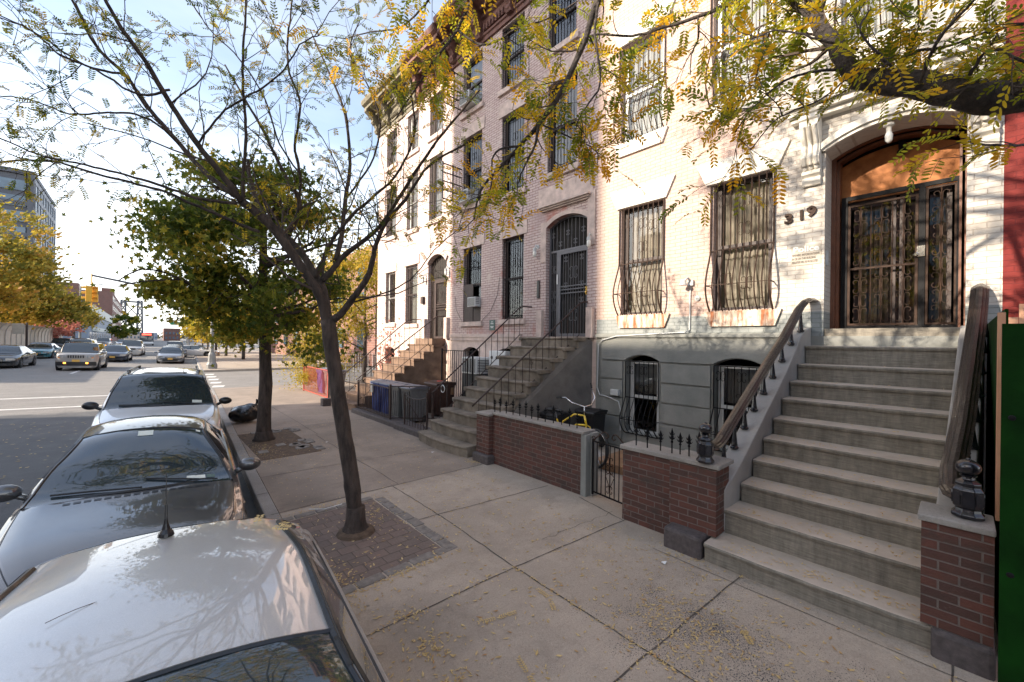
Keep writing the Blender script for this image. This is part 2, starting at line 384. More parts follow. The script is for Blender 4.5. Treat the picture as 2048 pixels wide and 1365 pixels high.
def wall319():
    # white-cream paint near the door passing to a pinkish coat on the far side, as painted
    brickm('paint_brick', (.545, .515, .465), (.505, .475, .43), (.40, .34, .285), .215, .0685, .006, bmp=.8, soft=.5, stains=[((.50, .43, .35), 1.6, .50, .8, .6), ((.40, .31, .25), 4.5, .66, .76, .35)])
    m = M['paint_brick']; nt = m.node_tree; b = nt.nodes['Principled BSDF']
    src = b.inputs['Base Color'].links[0].from_socket
    g = N(nt, 'ShaderNodeNewGeometry'); s = N(nt, 'ShaderNodeSeparateXYZ'); L(nt, g.outputs['Position'], s.inputs[0])
    nz = noise(nt, g.outputs['Position'], 1.3, 6)
    a = N(nt, 'ShaderNodeMath', operation='MULTIPLY_ADD'); L(nt, nz, a.inputs[0]); a.inputs[1].default_value = 1.6; L(nt, s.outputs[1], a.inputs[2])
    f = ramp(nt, a.outputs[0], [(0, (0, 0, 0)), (1, (1, 1, 1))])
    mr = N(nt, 'ShaderNodeMapRange'); L(nt, a.outputs[0], mr.inputs[0]); mr.inputs[1].default_value = 2.6; mr.inputs[2].default_value = 3.6
    L(nt, mix(nt, mr.outputs[0], src, mix(nt, 1.0, src, (.93, .745, .71), 'MULTIPLY')), b.inputs['Base Color'])
wall319()
def rust():
    m = M['rust_panel']; nt = m.node_tree; b = nt.nodes['Principled BSDF']; src = b.inputs['Base Color'].links[0].from_socket
    f = ramp(nt, noise(nt, pos_vec(nt, (1, 9, 1.4)), 1.1, 6, .7), [(.44, (0, 0, 0)), (.60, (1, 1, 1))])
    L(nt, mix(nt, f, src, (.30, .095, .03)), b.inputs['Base Color'])
rust()
leafm('leaf_locust', [(0, (.14, .19, .02)), (.35, (.36, .38, .03)), (.6, (.70, .52, .03)), (1, (.78, .40, .02))], .6)
leafm('leaf_locust_green', [(0, (.07, .11, .015)), (.45, (.20, .23, .025)), (.75, (.48, .38, .03)), (1, (.68, .44, .03))], .55)
leafm('leaf_maple', [(0, (.04, .07, .012)), (.45, (.12, .16, .022)), (.72, (.30, .27, .03)), (1, (.62, .36, .04))], .55)
leafm('leaf_yellow', [(0, (.13, .14, .02)), (.5, (.36, .30, .03)), (1, (.60, .36, .04))], .5)
leafm('leaf_orange', [(0, (.13, .14, .025)), (.45, (.30, .25, .035)), (.75, (.55, .36, .05)), (1, (.62, .30, .07))], .5)
leafm('leaf_pink', [(0, (.30, .10, .07)), (1, (.55, .22, .16))], .4)
leafm('leaf_fallen', [(0, (.50, .34, .12)), (.6, (.66, .50, .24)), (1, (.38, .21, .08))], .1)
glassm('pane', (.95, .92, .88), .82, ior=1.7); glassm('door_glass', (.6, .58, .5), .6, ior=2.0)
def carglass():
    m, nt, b = nodes('car_glass'); b.inputs['Base Color'].default_value = (.03, .042, .048, 1); b.inputs['Roughness'].default_value = .04
    b.inputs['Specular IOR Level'].default_value = .9; b.inputs['Coat Weight'].default_value = 1; b.inputs['Coat Roughness'].default_value = .015
    M['car_glass'] = m
    m, nt, b = nodes('tower_glass'); b.inputs['Roughness'].default_value = .12; b.inputs['Specular IOR Level'].default_value = .9
    L(nt, ramp(nt, noise(nt, pos_vec(nt), .25, 4), [(.3, (.04, .08, .12)), (.7, (.13, .20, .26))]), b.inputs['Base Color']); M['tower_glass'] = m
    m, nt, b = nodes('lens'); b.inputs['Base Color'].default_value = (.55, .56, .55, 1); b.inputs['Roughness'].default_value = .08; b.inputs['Metallic'].default_value = .6
    b.inputs['Coat Weight'].default_value = 1; M['lens'] = m
    for nm, c, s in (('lamp_amber', (1, .35, .05), 1.6), ('lamp_white', (1, .9, .7), 4.), ('lamp_red', (1, .1, .05), 1.2)):
        m, nt, b = nodes(nm); b.inputs['Emission Color'].default_value = c4(c); b.inputs['Emission Strength'].default_value = s; b.inputs['Base Color'].default_value = c4(c); M[nm] = m
    m, nt, b = nodes('frosted'); b.inputs['Base Color'].default_value = (.75, .74, .68, 1); b.inputs['Roughness'].default_value = .25; b.inputs['Coat Weight'].default_value = 1; M['frosted'] = m
carglass()
paint('p_silver', (.55, .54, .525), .25, .34, .12)
paint('p_white', (.74, .74, .73), .0, .3, .06)
paint('p_dark', (.085, .082, .082), .4, .3, .08)
paint('p_teal', (.01, .16, .20), .3, .3, .05)
paint('p_taupe', (.33, .31, .285), .3, .32)
paint('p_navy', (.03, .035, .06), .4, .3)
paint('p_black', (.012, .012, .014), .2, .25)
paint('p_grey', (.26, .27, .29), .5, .3)
paint('p_red', (.28, .12, .10), .3, .35)
# ------------------------------------------------------------------ the setting
KX = lambda y: .78 + .062 * y                       # kerb line of the near pavement
def zr(x, y): return -.15 + .032 * max(0, min(9, KX(min(y, 60)) - x))   # cambered road
def grid(mb, xs, ys, f):
    n = len(ys); mb.add([(x(y) if callable(x) else x, y, f(x(y) if callable(x) else x, y)) for x in xs for y in ys],
                        [(i * n + j, (i + 1) * n + j, (i + 1) * n + j + 1, i * n + j + 1) for i in range(len(xs) - 1) for j in range(n - 1)])
g = MB(); g.quad((-900, -300, -.6), (900, -300, -.6), (900, 1500, -.6), (-900, 1500, -.6)); g.build('ground', 'asphalt', kind='structure')
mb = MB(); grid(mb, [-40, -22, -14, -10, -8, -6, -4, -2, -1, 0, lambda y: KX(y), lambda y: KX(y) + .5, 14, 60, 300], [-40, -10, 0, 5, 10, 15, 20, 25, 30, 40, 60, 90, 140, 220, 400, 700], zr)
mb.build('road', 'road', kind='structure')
YE = 21.5                                           # end of the near block's pavement
def slab(y0, y1, x1, z0=-.4, z1=0., n=8, inner=None):
    mb = MB()
    for i in range(n):
        a = y0 + (y1 - y0) * i / n; b = y0 + (y1 - y0) * (i + 1) / n
        xa, xb = (KX(a) + .16, KX(b) + .16)
        vs = [(xa, a, z0), (x1, a, z0), (x1, b, z0), (xb, b, z0), (xa, a, z1), (x1, a, z1), (x1, b, z1), (xb, b, z1)]
        mb.add(vs, [(4, 5, 6, 7), (0, 4, 7, 3), (0, 1, 5, 4), (3, 7, 6, 2)])
    return mb
slab(-12, 5.72, 12).build('pavement', 'concrete', kind='structure')
slab(5.72, YE, 12).build('pavement', 'concrete_old', kind='structure')
def kerb(y0, y1, n):
    mb = MB(); L_ = (y1 - y0) / n
    for i in range(n):
        a = y0 + i * L_ + .006; b = y0 + (i + 1) * L_ - .006
        vs = [(KX(a) + o, a, z) for z in (-.4, .003) for o in (0, .158)] + [(KX(b) + o, b, z) for z in (-.4, .003) for o in (0, .158)]
        mb.add(vs, [(0, 1, 3, 2), (4, 6, 7, 5), (0, 2, 6, 4), (1, 5, 7, 3), (2, 3, 7, 6)])
    return mb.build('kerb', 'kerb', kind='structure', bevel=.015)
kerb(-12, YE, 18); kerb(34, 110, 22)
slab(34, 160, 40, n=20).build('pavement', 'concrete', kind='structure')
# joints cut in the pavement
jt = MB()
def joint(a, b, w=.012, wob=.006):
    n = 14; A = Vector((a[0], a[1], 0)); B = Vector((b[0], b[1], 0)); d = (B - A).normalized(); s = Vector((-d.y, d.x, 0))
    prev = None
    for i in range(n + 1):
        p = A.lerp(B, i / n) + s * random.uniform(-wob, wob); ww = w * random.uniform(.6, 1.2) / 2
        cur = [(p + s * ww), (p - s * ww)]
        if prev: jt.add([(q.x, q.y, .004) for q in (prev[0], prev[1], cur[1], cur[0])], [(0, 1, 2, 3)])
        prev = cur
joint((2.64, -2), (2.68, 1.6)); joint((2.68, 1.6), (2.70, 2.9)); joint((2.70, 2.9), (2.78, 4.36)); joint((2.78, 4.36), (2.80, 5.7))
joint((1.0, 2.95), (2.70, 2.9)); joint((2.70, 2.9), (4.5, 2.78)); joint((2.42, 4.45), (4.6, 4.22)); joint((1.2, 1.55), (4.35, 1.38)); joint((4.0, -1), (4.06, 2.2), .008)
joint((1.0, .1), (4.3, .02)); joint((1.2, 5.75), (4.5, 5.70), .016, .01)
joint((1.4, 7.4), (4.5, 7.2), .012, .015); joint((2.9, 5.75), (2.95, 9.9), .012, .015); joint((1.45, 11.2), (4.7, 11.0), .012, .012); joint((3.0, 9.9), (3.1, 16), .012, .012); joint((1.6, 14.4), (4.8, 14.2))
joint((3.3, 3.1), (4.55, 3.02), .006, .03); joint((4.42, 2.8), (4.60, 3.62), .014)
jt.build('pavement', 'joint_dark', kind='structure')
# painted street markings
ln = MB()
def stripe(a, b, w):
    A = Vector((a[0], a[1], 0)); B = Vector((b[0], b[1], 0)); d = (B - A); s = Vector((-d.y, d.x, 0)).normalized() * w / 2; n = 16; prev = None
    for i in range(n + 1):
        p = A + d * i / n; cur = [p + s, p - s]
        if prev:
            ln.add([(q.x, q.y, zr(q.x, q.y) + .004) for q in (prev[0], prev[1], cur[1], cur[0])], [(0, 1, 2, 3)])
        prev = cur
stripe((-12, 18.9), (1.2, 18.7), .22); stripe((-12, 21.9), (1.2, 21.6), .22)
for k in range(6): stripe((-3.0 + .1 * k, 34 + 9 * k), (-2.85 + .1 * k, 37 + 9 * k), .14)
for i in range(5): stripe((2.5 + i * .11, 24.0 + 2.0 * i), (2.95 + i * .11, 23.9 + 2.0 * i), .8)
stripe((-9.8, 28), (-7.5, 120), .14)
ln.build('road_marking', 'line_white', kind='structure')
# tree pits
pit = MB(); pit.box(1.17, 2.36, 3.66, 5.40, -.05, .005); pit.build('tree_pit_paving', 'pit_brick', kind='structure')
pb = MB(); random.seed(3)
def setts(x0, y0, x1, y1, n, w):
    d = Vector((x1 - x0, y1 - y0, 0)); s = Vector((-d.y, d.x, 0)).normalized()
    for i in range(n):
        a = Vector((x0, y0, 0)) + d * (i + .03) / n; b = Vector((x0, y0, 0)) + d * (i + .97) / n; o = s * random.uniform(-.012, .012); h = random.uniform(.006, .014)
        q = [a + o, b + o, b + o + s * w, a + o + s * w]
        pb.add([(p.x, p.y, -.05) for p in q] + [(p.x, p.y, h) for p in q], [(4, 5, 6, 7), (0, 1, 5, 4), (1, 2, 6, 5), (2, 3, 7, 6), (3, 0, 4, 7)])
setts(2.50, 3.60, 2.52, 5.42, 8, .13); setts(1.15, 3.52, 2.52, 3.58, 5, .12); setts(1.15, 5.42, 2.38, 5.42, 5, .11)
for i in range(26):
    x = random.uniform(1.62, 2.7); y = random.uniform(8.4, 10.9)
    if abs(x - 1.95) < .35 and abs(y - 10.1) < .4: continue
    pb.box(x, x + .17, y, y + .2, -.03, .022, rot=random.uniform(-.25, .25))
pb.build('tree_pit_setts', 'cobble', kind='structure', bevel=.012)
dp = MB(); dp.box(1.6, 2.62, 8.4, 10.95, -.05, .006); dp.build('tree_pit_soil', 'dirt', kind='structure')
s = MB(); s.lathe([(.21, .0), (.19, .03), (.15, .05), (.10, .06)], (1.815, 4.6, .004), 16); s.build('tree_pit_soil', 'dirt', kind='structure')
# ------------------------------------------------------------------ row houses, facade plane X=7.5 facing -X
FX = 7.5
def wall(mb, X, y0, y1, z0, z1, holes, depth=.22, adepth=None):
    """holes: (ya,yb,za,zb,rise) ; rise>0 = segmental arch whose crown is at zb"""
    ys = sorted({y0, y1, *[h[0] for h in holes], *[h[1] for h in holes]}); zs = sorted({z0, z1, *[h[2] for h in holes], *[h[3] for h in holes]})
    ys = [y for y in ys if y0 <= y <= y1]; zs = [z for z in zs if z0 <= z <= z1]
    for a, b in zip(ys, ys[1:]):
        for c, d in zip(zs, zs[1:]):
            if any(h[0] <= a and b <= h[1] and h[2] <= c and d <= h[3] for h in holes): continue
            mb.quad((X, a, c), (X, b, c), (X, b, d), (X, a, d))
    d0 = depth
    for (ya, yb, za, zb, rise) in holes:
        depth = adepth if (rise and adepth) else d0
        if rise:
            pts = arc(ya, yb, zb - rise, rise)
            for (p, q) in zip(pts, pts[1:]):
                mb.quad((X, p[0], p[1]), (X, q[0], q[1]), (X, q[0], zb), (X, p[0], zb))
                mb.quad((X, p[0], p[1]), (X, q[0], q[1]), (X + depth, q[0], q[1]), (X + depth, p[0], p[1]))
        else: mb.quad((X, ya, zb), (X, yb, zb), (X + depth, yb, zb), (X + depth, ya, zb))
        zt = zb - rise
        for y in (ya, yb): mb.quad((X, y, za), (X, y, zt), (X + depth, y, zt), (X + depth, y, za))
        if not (rise and adepth): mb.quad((X, ya, za), (X, yb, za), (X + depth, yb, za), (X + depth, ya, za))
def trap(mb, X, y0b, y1b, z0, y0t, y1t, z1, o=.05):
    mb.prism([(y0b, z0), (y1b, z0), (y1t, z1), (y0t, z1)], lambda a, b: (X - o, a, b), lambda a, b: (X + .01, a, b))
def frame_rect(mb, X, ya, yb, za, zb, w=.05, d=.05):
    mb.box(X, X + d, ya, ya + w, za, zb); mb.box(X, X + d, yb - w, yb, za, zb); mb.box(X, X + d, ya + w, yb - w, za, za + w); mb.box(X, X + d, ya + w, yb - w, zb - w, zb)
def window(root, ya, yb, za, zb, fmat='dark_wood', inner='curtain', X=FX, sash=.5, blind_to=0., rise=0):
    d = .12
    mb = MB(); frame_rect(mb, X + d, ya + .005, yb - .005, za + .005, zb - .005, .05, .07)
    zm = za + (zb - za) * sash; mb.box(X + d - .012, X + d + .05, ya + .055, yb - .055, zm - .025, zm + .03)
    mb.box(X + d + .01, X + d + .05, ya + .055, ya + .09, za + .055, zb - .055); mb.box(X + d + .01, X + d + .05, yb - .09, yb - .055, za + .055, zb - .055)
    w = mb.build('window', fmat, root)
    p = MB(); p.quad((X + d + .03, ya + .05, zb - .05), (X + d + .03, yb - .05, zb - .05), (X + d + .03, yb - .05, za + .05), (X + d + .03, ya + .05, za + .05)); p.build('pane', 'pane', w)
    if inner:
        c = MB(); n = 90; zc = za + .06 + (zb - za) * blind_to
        vs = []
        for i in range(n + 1):
            y = ya + .05 + (yb - ya - .1) * i / n; xx = X + d + .14 + .016 * math.sin(i * .9) + .008 * math.sin(i * .37)
            vs += [(xx, y, zc), (xx + .005 * math.sin(i * 2.1), y, zb - .05)]
        c.add(vs, [(2 * i, 2 * i + 2, 2 * i + 3, 2 * i + 1) for i in range(n)]); c.build('curtain' if inner == 'curtain' else 'blind', inner, w, smooth=True)
    return w
def dark_box(mb, X, ya, yb, za, zb, dep=.8):
    mb.quad((X + dep, ya - .1, za - .1), (X + dep, yb + .1, za - .1), (X + dep, yb + .1, zb + .1), (X + dep, ya - .1, zb + .1))
    mb.quad((X + .23, ya - .1, za - .02), (X + dep, ya - .1, za - .02), (X + dep, yb + .1, za - .02), (X + .23, yb + .1, za - .02))
    mb.quad((X + .23, ya - .1, zb + .02), (X + dep, ya - .1, zb + .02), (X + dep, yb + .1, zb + .02), (X + .23, yb + .1, zb + .02))
    for y in (ya - .1, yb + .1): mb.quad((X + .23, y, za - .1), (X + dep, y, za - .1), (X + dep, y, zb + .1), (X + .23, y, zb + .1))
def grille(w, ya, yb, za, zb, n=9, belly=0., bz=.45, mat='black_iron', X=FX, o=.03, r=.008, scrolls=()):
    """bars; with belly the lower part (below bz of height) swells outward and hangs over the sill"""
    mb = MB(); H = zb - za
    def off(z):
        t = (z - za) / H
        if not belly or t > bz: return X - o
        u = 1 - t / bz
        return X - o - belly * (math.sin(PI * u ** 1.35)) ** .9 if u < 1 else X - o
    m = 22 if belly else 1
    for i in range(n + 1):
        y = ya + (yb - ya) * i / n
        mb.tube([(off(za + H * k / m), y, za + H * k / m) for k in range(m + 1)], r * (1.5 if i in (0, n) else 1), 5)
    for t in ((0, bz, 1) if belly else (0.03, .5, .97)):
        z = za + H * t; mb.box(X - o - .008, X - o + .008, ya, yb, z - .008, z + .008)
    if belly:
        for y in (ya, yb): mb.tube([(X + .0, y, za + H * bz), (X - o, y, za + H * bz)], r, 5)
        z = za + H * bz * .42; xx = off(z)
        mb.box(xx - .006, xx + .006, ya, yb, z - .006, z + .006)
        for y in (ya, yb): mb.tube([(xx, y, z), (X, y, z)], r, 5)
    for (f, t, s) in scrolls:
        i = round(f * n); scroll(mb, X - o, ya + (yb - ya) * i / n, za + H * t, s, .0055, off)
    return mb.build('window_grille', mat, w)
def cornice(root, ya, yb, z, mat, X=FX, out=.7, nb=5, end=False):
    mb = MB()
    prof = [(0, 0), (.06, 0), (.06, .12), (.1, .14), (.1, .2), (.07, .22), (.07, .62), (.14, .66), (.14, .78), (out * .55, .92), (out * .85, .96), (out * .85, 1.06), (out, 1.12), (out + .04, 1.22), (out + .04, 1.3), (out - .03, 1.3), (0, 1.42)]
    mb.prism([(-a, b) for a, b in prof], lambda a, b: (X + a, ya, z + b), lambda a, b: (X + a, yb, z + b))
    c = mb.build('cornice', mat, root)
    L_ = yb - ya
    for i in range(nb):
        y = ya + .16 + (L_ - .32) * i / (nb - 1); m = MB(); w = .1
        bp = [(0, .1), (.12, .1), (.17, .2), (.13, .32), (.2, .42), (.32, .5), (.30, .62), (.42, .74), (out * .8, .86), (out * .8, .94), (0, .94)]
        m.prism([(-a, b) for a, b in bp], lambda a, b: (X - .06 + a, y - w, z + b), lambda a, b: (X - .06 + a, y + w, z + b))
        m.sph((X - .3, y, z + .5), .07, w + .025, .07, 8, 5); m.sph((X - .19, y, z + .2), .05, w + .02, .05, 8, 5)
        m.build('cornice_bracket', mat, c)
    d = MB()
    for i in range(nb - 1):
        a = ya + .16 + (L_ - .32) * i / (nb - 1) + .2; b = ya + .16 + (L_ - .32) * (i + 1) / (nb - 1) - .2
        d.prism(arc(a, b, z + .36, .13, 8) + [(b, z + .25), (a, z + .25)], lambda p, q: (X - .12, p, q), lambda p, q: (X - .05, p, q))
        k = 7
        for j in range(k):
            y = a + (b - a) * (j + .5) / k; d.tube([(X - .15, y, z + .24), (X - .15, y, z + .40)], .022, 6)
        for j in range(5):
            y = a + (b - a) * (j + .5) / 5; d.box(X - .3, X - .12, y - .05, y + .05, z + .76, z + .86)
    d.build('cornice_ornament', mat, c)
    return c
def house_shell(root, ya, yb, z1, holes, mat, zsplit=0., lowmat=None, lowholes=()):
    mb = MB(); wall(mb, FX, ya, yb, zsplit, z1, holes)
    mb.quad((FX, yb, 0), (FX + 12, yb, 0), (FX + 12, yb, z1), (FX, yb, z1))
    mb.quad((FX, ya, 0), (FX + 12, ya, 0), (FX + 12, ya, z1), (FX, ya, z1)); mb.quad((FX + 12, ya, 0), (FX + 12, yb, 0), (FX + 12, yb, z1), (FX + 12, ya, z1))
    w = mb.build('wall', mat, root)
    if lowmat:
        m2 = MB(); wall(m2, FX, ya, yb, 0, zsplit, lowholes); m2.build('basement_wall', lowmat, root)
    r = MB(); r.quad((FX - .02, ya, z1 + .02), (FX + 12, ya, z1 + .02), (FX + 12, yb, z1 + .02), (FX - .02, yb, z1 + .02)); r.build('roof', 'roof_tar', root)
    db = MB()
    for h in list(holes) + list(lowholes): dark_box(db, FX, h[0], h[1], h[2], h[3])
    db.build('interior', 'interior', root)
    return w

# ---- the white painted house with the big stoop (number 319)
A = thing('rowhouse', (FX, 2.6, 0), 'white painted brick rowhouse with a grey base, bulging window grilles and the number 319', 'house')
AY0, AY1 = -.32, 5.47
wa = [(3.93, 4.86, 2.78, 5.02, 0), (2.06, 2.98, 2.78, 5.02, 0), (3.95, 4.90, 6.40, 8.45, 0), (2.08, 3.02, 6.42, 8.45, 0), (.20, 1.22, 6.50, 8.45, 0),
      (3.95, 4.90, 9.6, 11.3, 0), (2.08, 3.02, 9.6, 11.3, 0), (.25, 1.2, 9.6, 11.3, 0)]
DA = (-.03, 1.38, 2.42, 5.26, .19)
bw = [(3.97, 4.70, .35, 1.94, .11), (2.14, 2.93, .35, 1.94, .11)]
w = MB(); wall(w, FX, AY0, AY1, 2.70, 12.2, [h for h in wa if h[2] > 2.7] + [(DA[0], DA[1], 2.70, DA[3], DA[4])], .16, .43)
w.quad((FX, AY1, 0), (FX + 12, AY1, 0), (FX + 12, AY1, 12.2), (FX, AY1, 12.2)); w.quad((FX, AY0, 2.7), (FX + 12, AY0, 2.7), (FX + 12, AY0, 12.2), (FX, AY0, 12.2)); w.build('wall', 'paint_brick', A)
w = MB(); wall(w, FX, 1.52, AY1, 2.33, 2.70, [], .1); w.box(FX - .004, FX + .43, AY0, DA[0], 2.33, 2.70); w.box(FX - .004, FX + .43, DA[1], 1.52, 2.33, 2.70); w.build('basement_wall', 'grey_brick', A)
w = MB(); wall(w, FX, 1.2, AY1, 0, 2.33, bw); wall(w, FX, AY0, 1.2, 0, 2.33, [], .1)
# rusticated stucco bands, stepped proud, with grooves between
def band(ya, yb, za, zb, o=.035): w.box(FX - o, FX + .005, ya, yb, za, zb)
zz = [(.02, .62), (.655, 1.02), (1.05, 1.40), (1.435, 1.795)]
for (a, b) in ((4.78, 5.30), (2.99, 3.91), (1.62, 2.08)):
    for z0, z1 in zz: band(a, b, z0, z1)
w.build('basement_wall', 'stucco', A)
w = MB(); ps = arc(4.70, 3.97, 1.81, .17); 
for pts in (arc(2.11, 2.96, 1.83, .125), arc(3.94, 4.73, 1.83, .125)):
    for p, q in zip(pts, pts[1:]):
        w.add([(FX - .035, p[0], p[1]), (FX - .035, q[0], q[1]), (FX - .035, q[0], 2.29), (FX - .035, p[0], 2.29), (FX, p[0], p[1]), (FX, q[0], q[1])], [(0, 1, 2, 3), (0, 1, 5, 4)])
for a, b in ((1.62, 2.11), (2.96, 3.94), (4.73, 5.30)): w.box(FX - .035, FX + .004, a, b, 1.83, 2.29)
w.box(FX - .05, FX + .004, 1.55, 5.46, 2.291, 2.31); w.box(FX - .075, FX + .004, 1.55, 5.46, 2.311, 2.36); w.box(FX - .05, FX + .004, 1.55, 5.46, 2.361, 2.385)
w.build('belt_course', 'stucco', A)
db = MB()
for h in wa + bw: dark_box(db, FX, h[0], h[1], h[2], h[3])
db.build('interior', 'interior', A)
random.seed(11)
SC = ((.22, .80, .12), (.5, .83, .12), (.78, .86, .12), (.5, .62, .13), (.33, .2, .12), (.67, .24, .12))
for i, h in enumerate(wa):
    up = h[2] > 5
    ww = window(A, h[0], h[1], h[2], h[3], 'white_metal' if up else 'dark_wood', 'curtain' if not up else 'blind', blind_to=0 if not up else .0)
    if i in (0, 1): grille(ww, h[0] - .03, h[1] + .03, h[2] - .03, h[3] - .02, 9, .205, .48, 'bronze_iron', r=.0105, scrolls=SC)
    elif i in (2, 3, 4): grille(ww, h[0] - .03, h[1] + .03, h[2] - .02, h[3] - .02, 9, .20, .5, 'bronze_iron', r=.009, scrolls=((.2, .45, .1), (.5, .36, .1), (.75, .4, .1)))
lm = MB()
for (b0, b1, t0, t1, z0, z1) in ((4.955, 3.86, 5.13, 3.68, 5.02, 5.40), (3.10, 1.99, 3.27, 1.82, 5.02, 5.41), (4.95, 3.86, 5.1, 3.7, 8.46, 8.85), (3.10, 1.99, 3.27, 1.82, 8.46, 8.85), (1.3, .12, 1.45, -.02, 8.46, 8.85)):
    lm = MB(); trap(lm, FX, b0, b1, z0, t0, t1, z1, .045); lm.build('lintel', 'cream_stone', A)
for (t0, t1, b0, b1, z1, z0, mt) in ((4.96, 3.76, 4.87, 3.86, 2.765, 2.50, 'rust_panel'), (3.12, 1.91, 3.0, 2.0, 2.765, 2.50, 'rust_panel'), (5.03, 3.84, 4.94, 3.95, 6.39, 6.12, 'cream_stone'), (3.18, 1.96, 3.09, 2.06, 6.40, 6.15, 'cream_stone'), (1.34, .08, 1.24, .18, 6.49, 6.24, 'cream_stone')):
    q = MB(); trap(q, FX, b0, b1, z0, t0, t1, z1, .05); q.build('sill', mt, A)
for h in bw:
    ww = window(A, h[0] + .02, h[1] - .02, h[2], h[3] - .12, 'ac_grey', 'blind', sash=.5, blind_to=.5)
    grille(ww, h[0], h[1], h[2] - .02, h[3] - .13, 7, .2, .5, 'black_iron', scrolls=((.45, .88, .1), (.45, .62, .12), (.85, .88, .1), (.3, .18, .1), (.7, .2, .1)))
# door surround: arched architrave, pediment, scroll consoles
S = MB()
pts = arc(DA[0], DA[1], DA[3] - DA[4], DA[4], 22); po = arc(DA[0] - .17, DA[1] + .17, DA[3] - DA[4] + .02, DA[4] + .13, 22)
for (a, b, c, d, o) in ((0, .35, 0, .35, .05), (.35, 1, .35, 1, .09)):
    for i in range(22):
        def lp(f, i): return (pts[i][0] + (po[i][0] - pts[i][0]) * f, pts[i][1] + (po[i][1] - pts[i][1]) * f)
        p, q, r, s_ = lp(a, i), lp(a, i + 1), lp(b, i + 1), lp(b, i)
        S.add([(FX - o, *p), (FX - o, *q), (FX - o, *r), (FX - o, *s_), (FX, *p), (FX, *q), (FX, *r), (FX, *s_)], [(0, 1, 2, 3), (0, 1, 5, 4), (2, 3, 7, 6)])
for k, (o, z0, z1) in enumerate(((.12, 5.585, 5.66), (.2, 5.66, 5.74), (.26, 5.745, 5.80), (.17, 5.805, 5.88))):
    e = .04 * (o - .1) * 10
    S.box(FX - o, FX + .005, -.30, 1.78 + e, z0 - .0, z1)
S.build('door_surround', 'cream_stone', A)
for y in (1.54, -.17):
    c = MB(); wd = .115; k = 1.0 if y > 0 else .9
    prof = [(0, 4.60), (.05, 4.60), (.08, 4.66), (.08, 4.70), (.05, 4.72), (.11, 4.76), (.11, 4.80), (.07, 4.83), (.16, 4.90), (.19, 4.98), (.13, 5.06), (.12, 5.18), (.2, 5.30), (.27, 5.42), (.27, 5.50), (.3, 5.52), (.3, 5.58), (0, 5.58)]
    c.prism([(-a, b) for a, b in prof], lambda a, b: (FX + a, y - wd, b), lambda a, b: (FX + a, y + wd, b))
    for dy in (-.07, 0, .07):
        c.tube([(FX - .15, y + dy, 4.88), (FX - .20, y + dy, 4.98), (FX - .14, y + dy, 5.07), (FX - .135, y + dy, 5.18), (FX - .22, y + dy, 5.31), (FX - .28, y + dy, 5.42)], .03, 6)
        c.sph((FX - .09, y + dy, 4.86), .04, .035, .05, 8, 5)
    c.build('console_bracket', 'cream_stone', A, bevel=.008)
# recessed entrance
e = MB()
def ringarc(X0, X1, ya, yb, zs, rise, wdt):
    a = arc(ya, yb, zs, rise, 20); b = arc(ya + wdt, yb - wdt, zs, rise - wdt * .4, 20)
    for i in range(20):
        e.add([(X0, *a[i]), (X0, *a[i + 1]), (X0, *b[i + 1]), (X0, *b[i]), (X1, *b[i]), (X1, *b[i + 1])], [(0, 1, 2, 3), (3, 2, 5, 4)])
    e.box(X0, X1, ya, ya + wdt * .45, 2.44, zs); e.box(X0, X1, yb - wdt, yb, 2.44, zs)
ringarc(FX + .43, FX + .50, -.05, 1.40, 5.07, .20, .075); ringarc(FX + .50, FX + .68, .01, 1.34, 5.04, .18, .055)
e.build('door_frame', 'wood_brown', A)
t = MB(); t.prism(arc(.03, 1.31, 4.98, .17, 18) + [(1.31, 4.42), (.03, 4.42)], lambda a, b: (FX + .67, a, b), lambda a, b: (FX + .71, a, b)); t.build('transom_panel', 'orange_panel', A)
bk = MB(); bk.box(FX + 1.17, FX + 1.19, -.2, 1.5, 2.4, 5.5); bk.box(FX + .69, FX + 1.17, -.2, 1.5, 2.40, 2.44); bk.build('interior', 'interior', A)
GX = FX + .55
def gateleaf(root, X, ya, yb, za, zb, cols, mat, fw=.045, mid=True, sc=.10, name='door_gate', sill=.1):
    mb = MB(); frame_rect(mb, X, ya, yb, za, zb, fw, .035); n = cols
    iy0, iy1 = ya + fw, yb - fw
    for i in range(1, n):
        y = iy0 + (iy1 - iy0) * i / n; mb.tube([(X + .015, y, za + fw), (X + .015, y, zb - fw)], .0075, 5)
    if mid: z = za + (zb - za) * .47; mb.box(X, X + .02, iy0, iy1, z - .015, z + .012)
    H = zb - za; k = 0
    for i in range(1, n, 2):
        y = iy0 + (iy1 - iy0) * i / n; z = za + .16
        while z < zb - .12:
            scroll(mb, X + .01, y, z, sc * (1 if k % 2 else 1.15), .0045); z += sc * 2.05; k += 1
    return mb.build(name, mat, root)
g1 = gateleaf(A, GX, .42, 1.19, 2.50, 4.34, 6, 'bronze_iron', sc=.105, fw=.03)
g2 = gateleaf(A, GX, .05, .345, 2.50, 4.40, 2, 'bronze_iron', mid=False, sc=.11, fw=.025)
q = MB(); q.box(GX - .005, GX + .03, 1.195, 1.27, 2.45, 4.42); q.box(GX - .005, GX + .03, .35, .415, 2.45, 4.42); q.box(GX - .005, GX + .03, .02, .055, 2.45, 4.42); q.box(GX - .006, GX + .034, .02, 1.27, 4.42, 4.48); q.box(GX - .006, GX + .034, .03, 1.255, 2.445, 2.49); q.build('gate_frame', 'black_iron', A)
q = MB(); q.box(GX - .03, GX, .35, .43, 3.45, 3.6); q.lathe([(.02, 0), (.03, -.03), (.02, -.05)], (GX - .01, .44, 3.48), 10, 'x'); q.build('lock', 'chrome', g1)
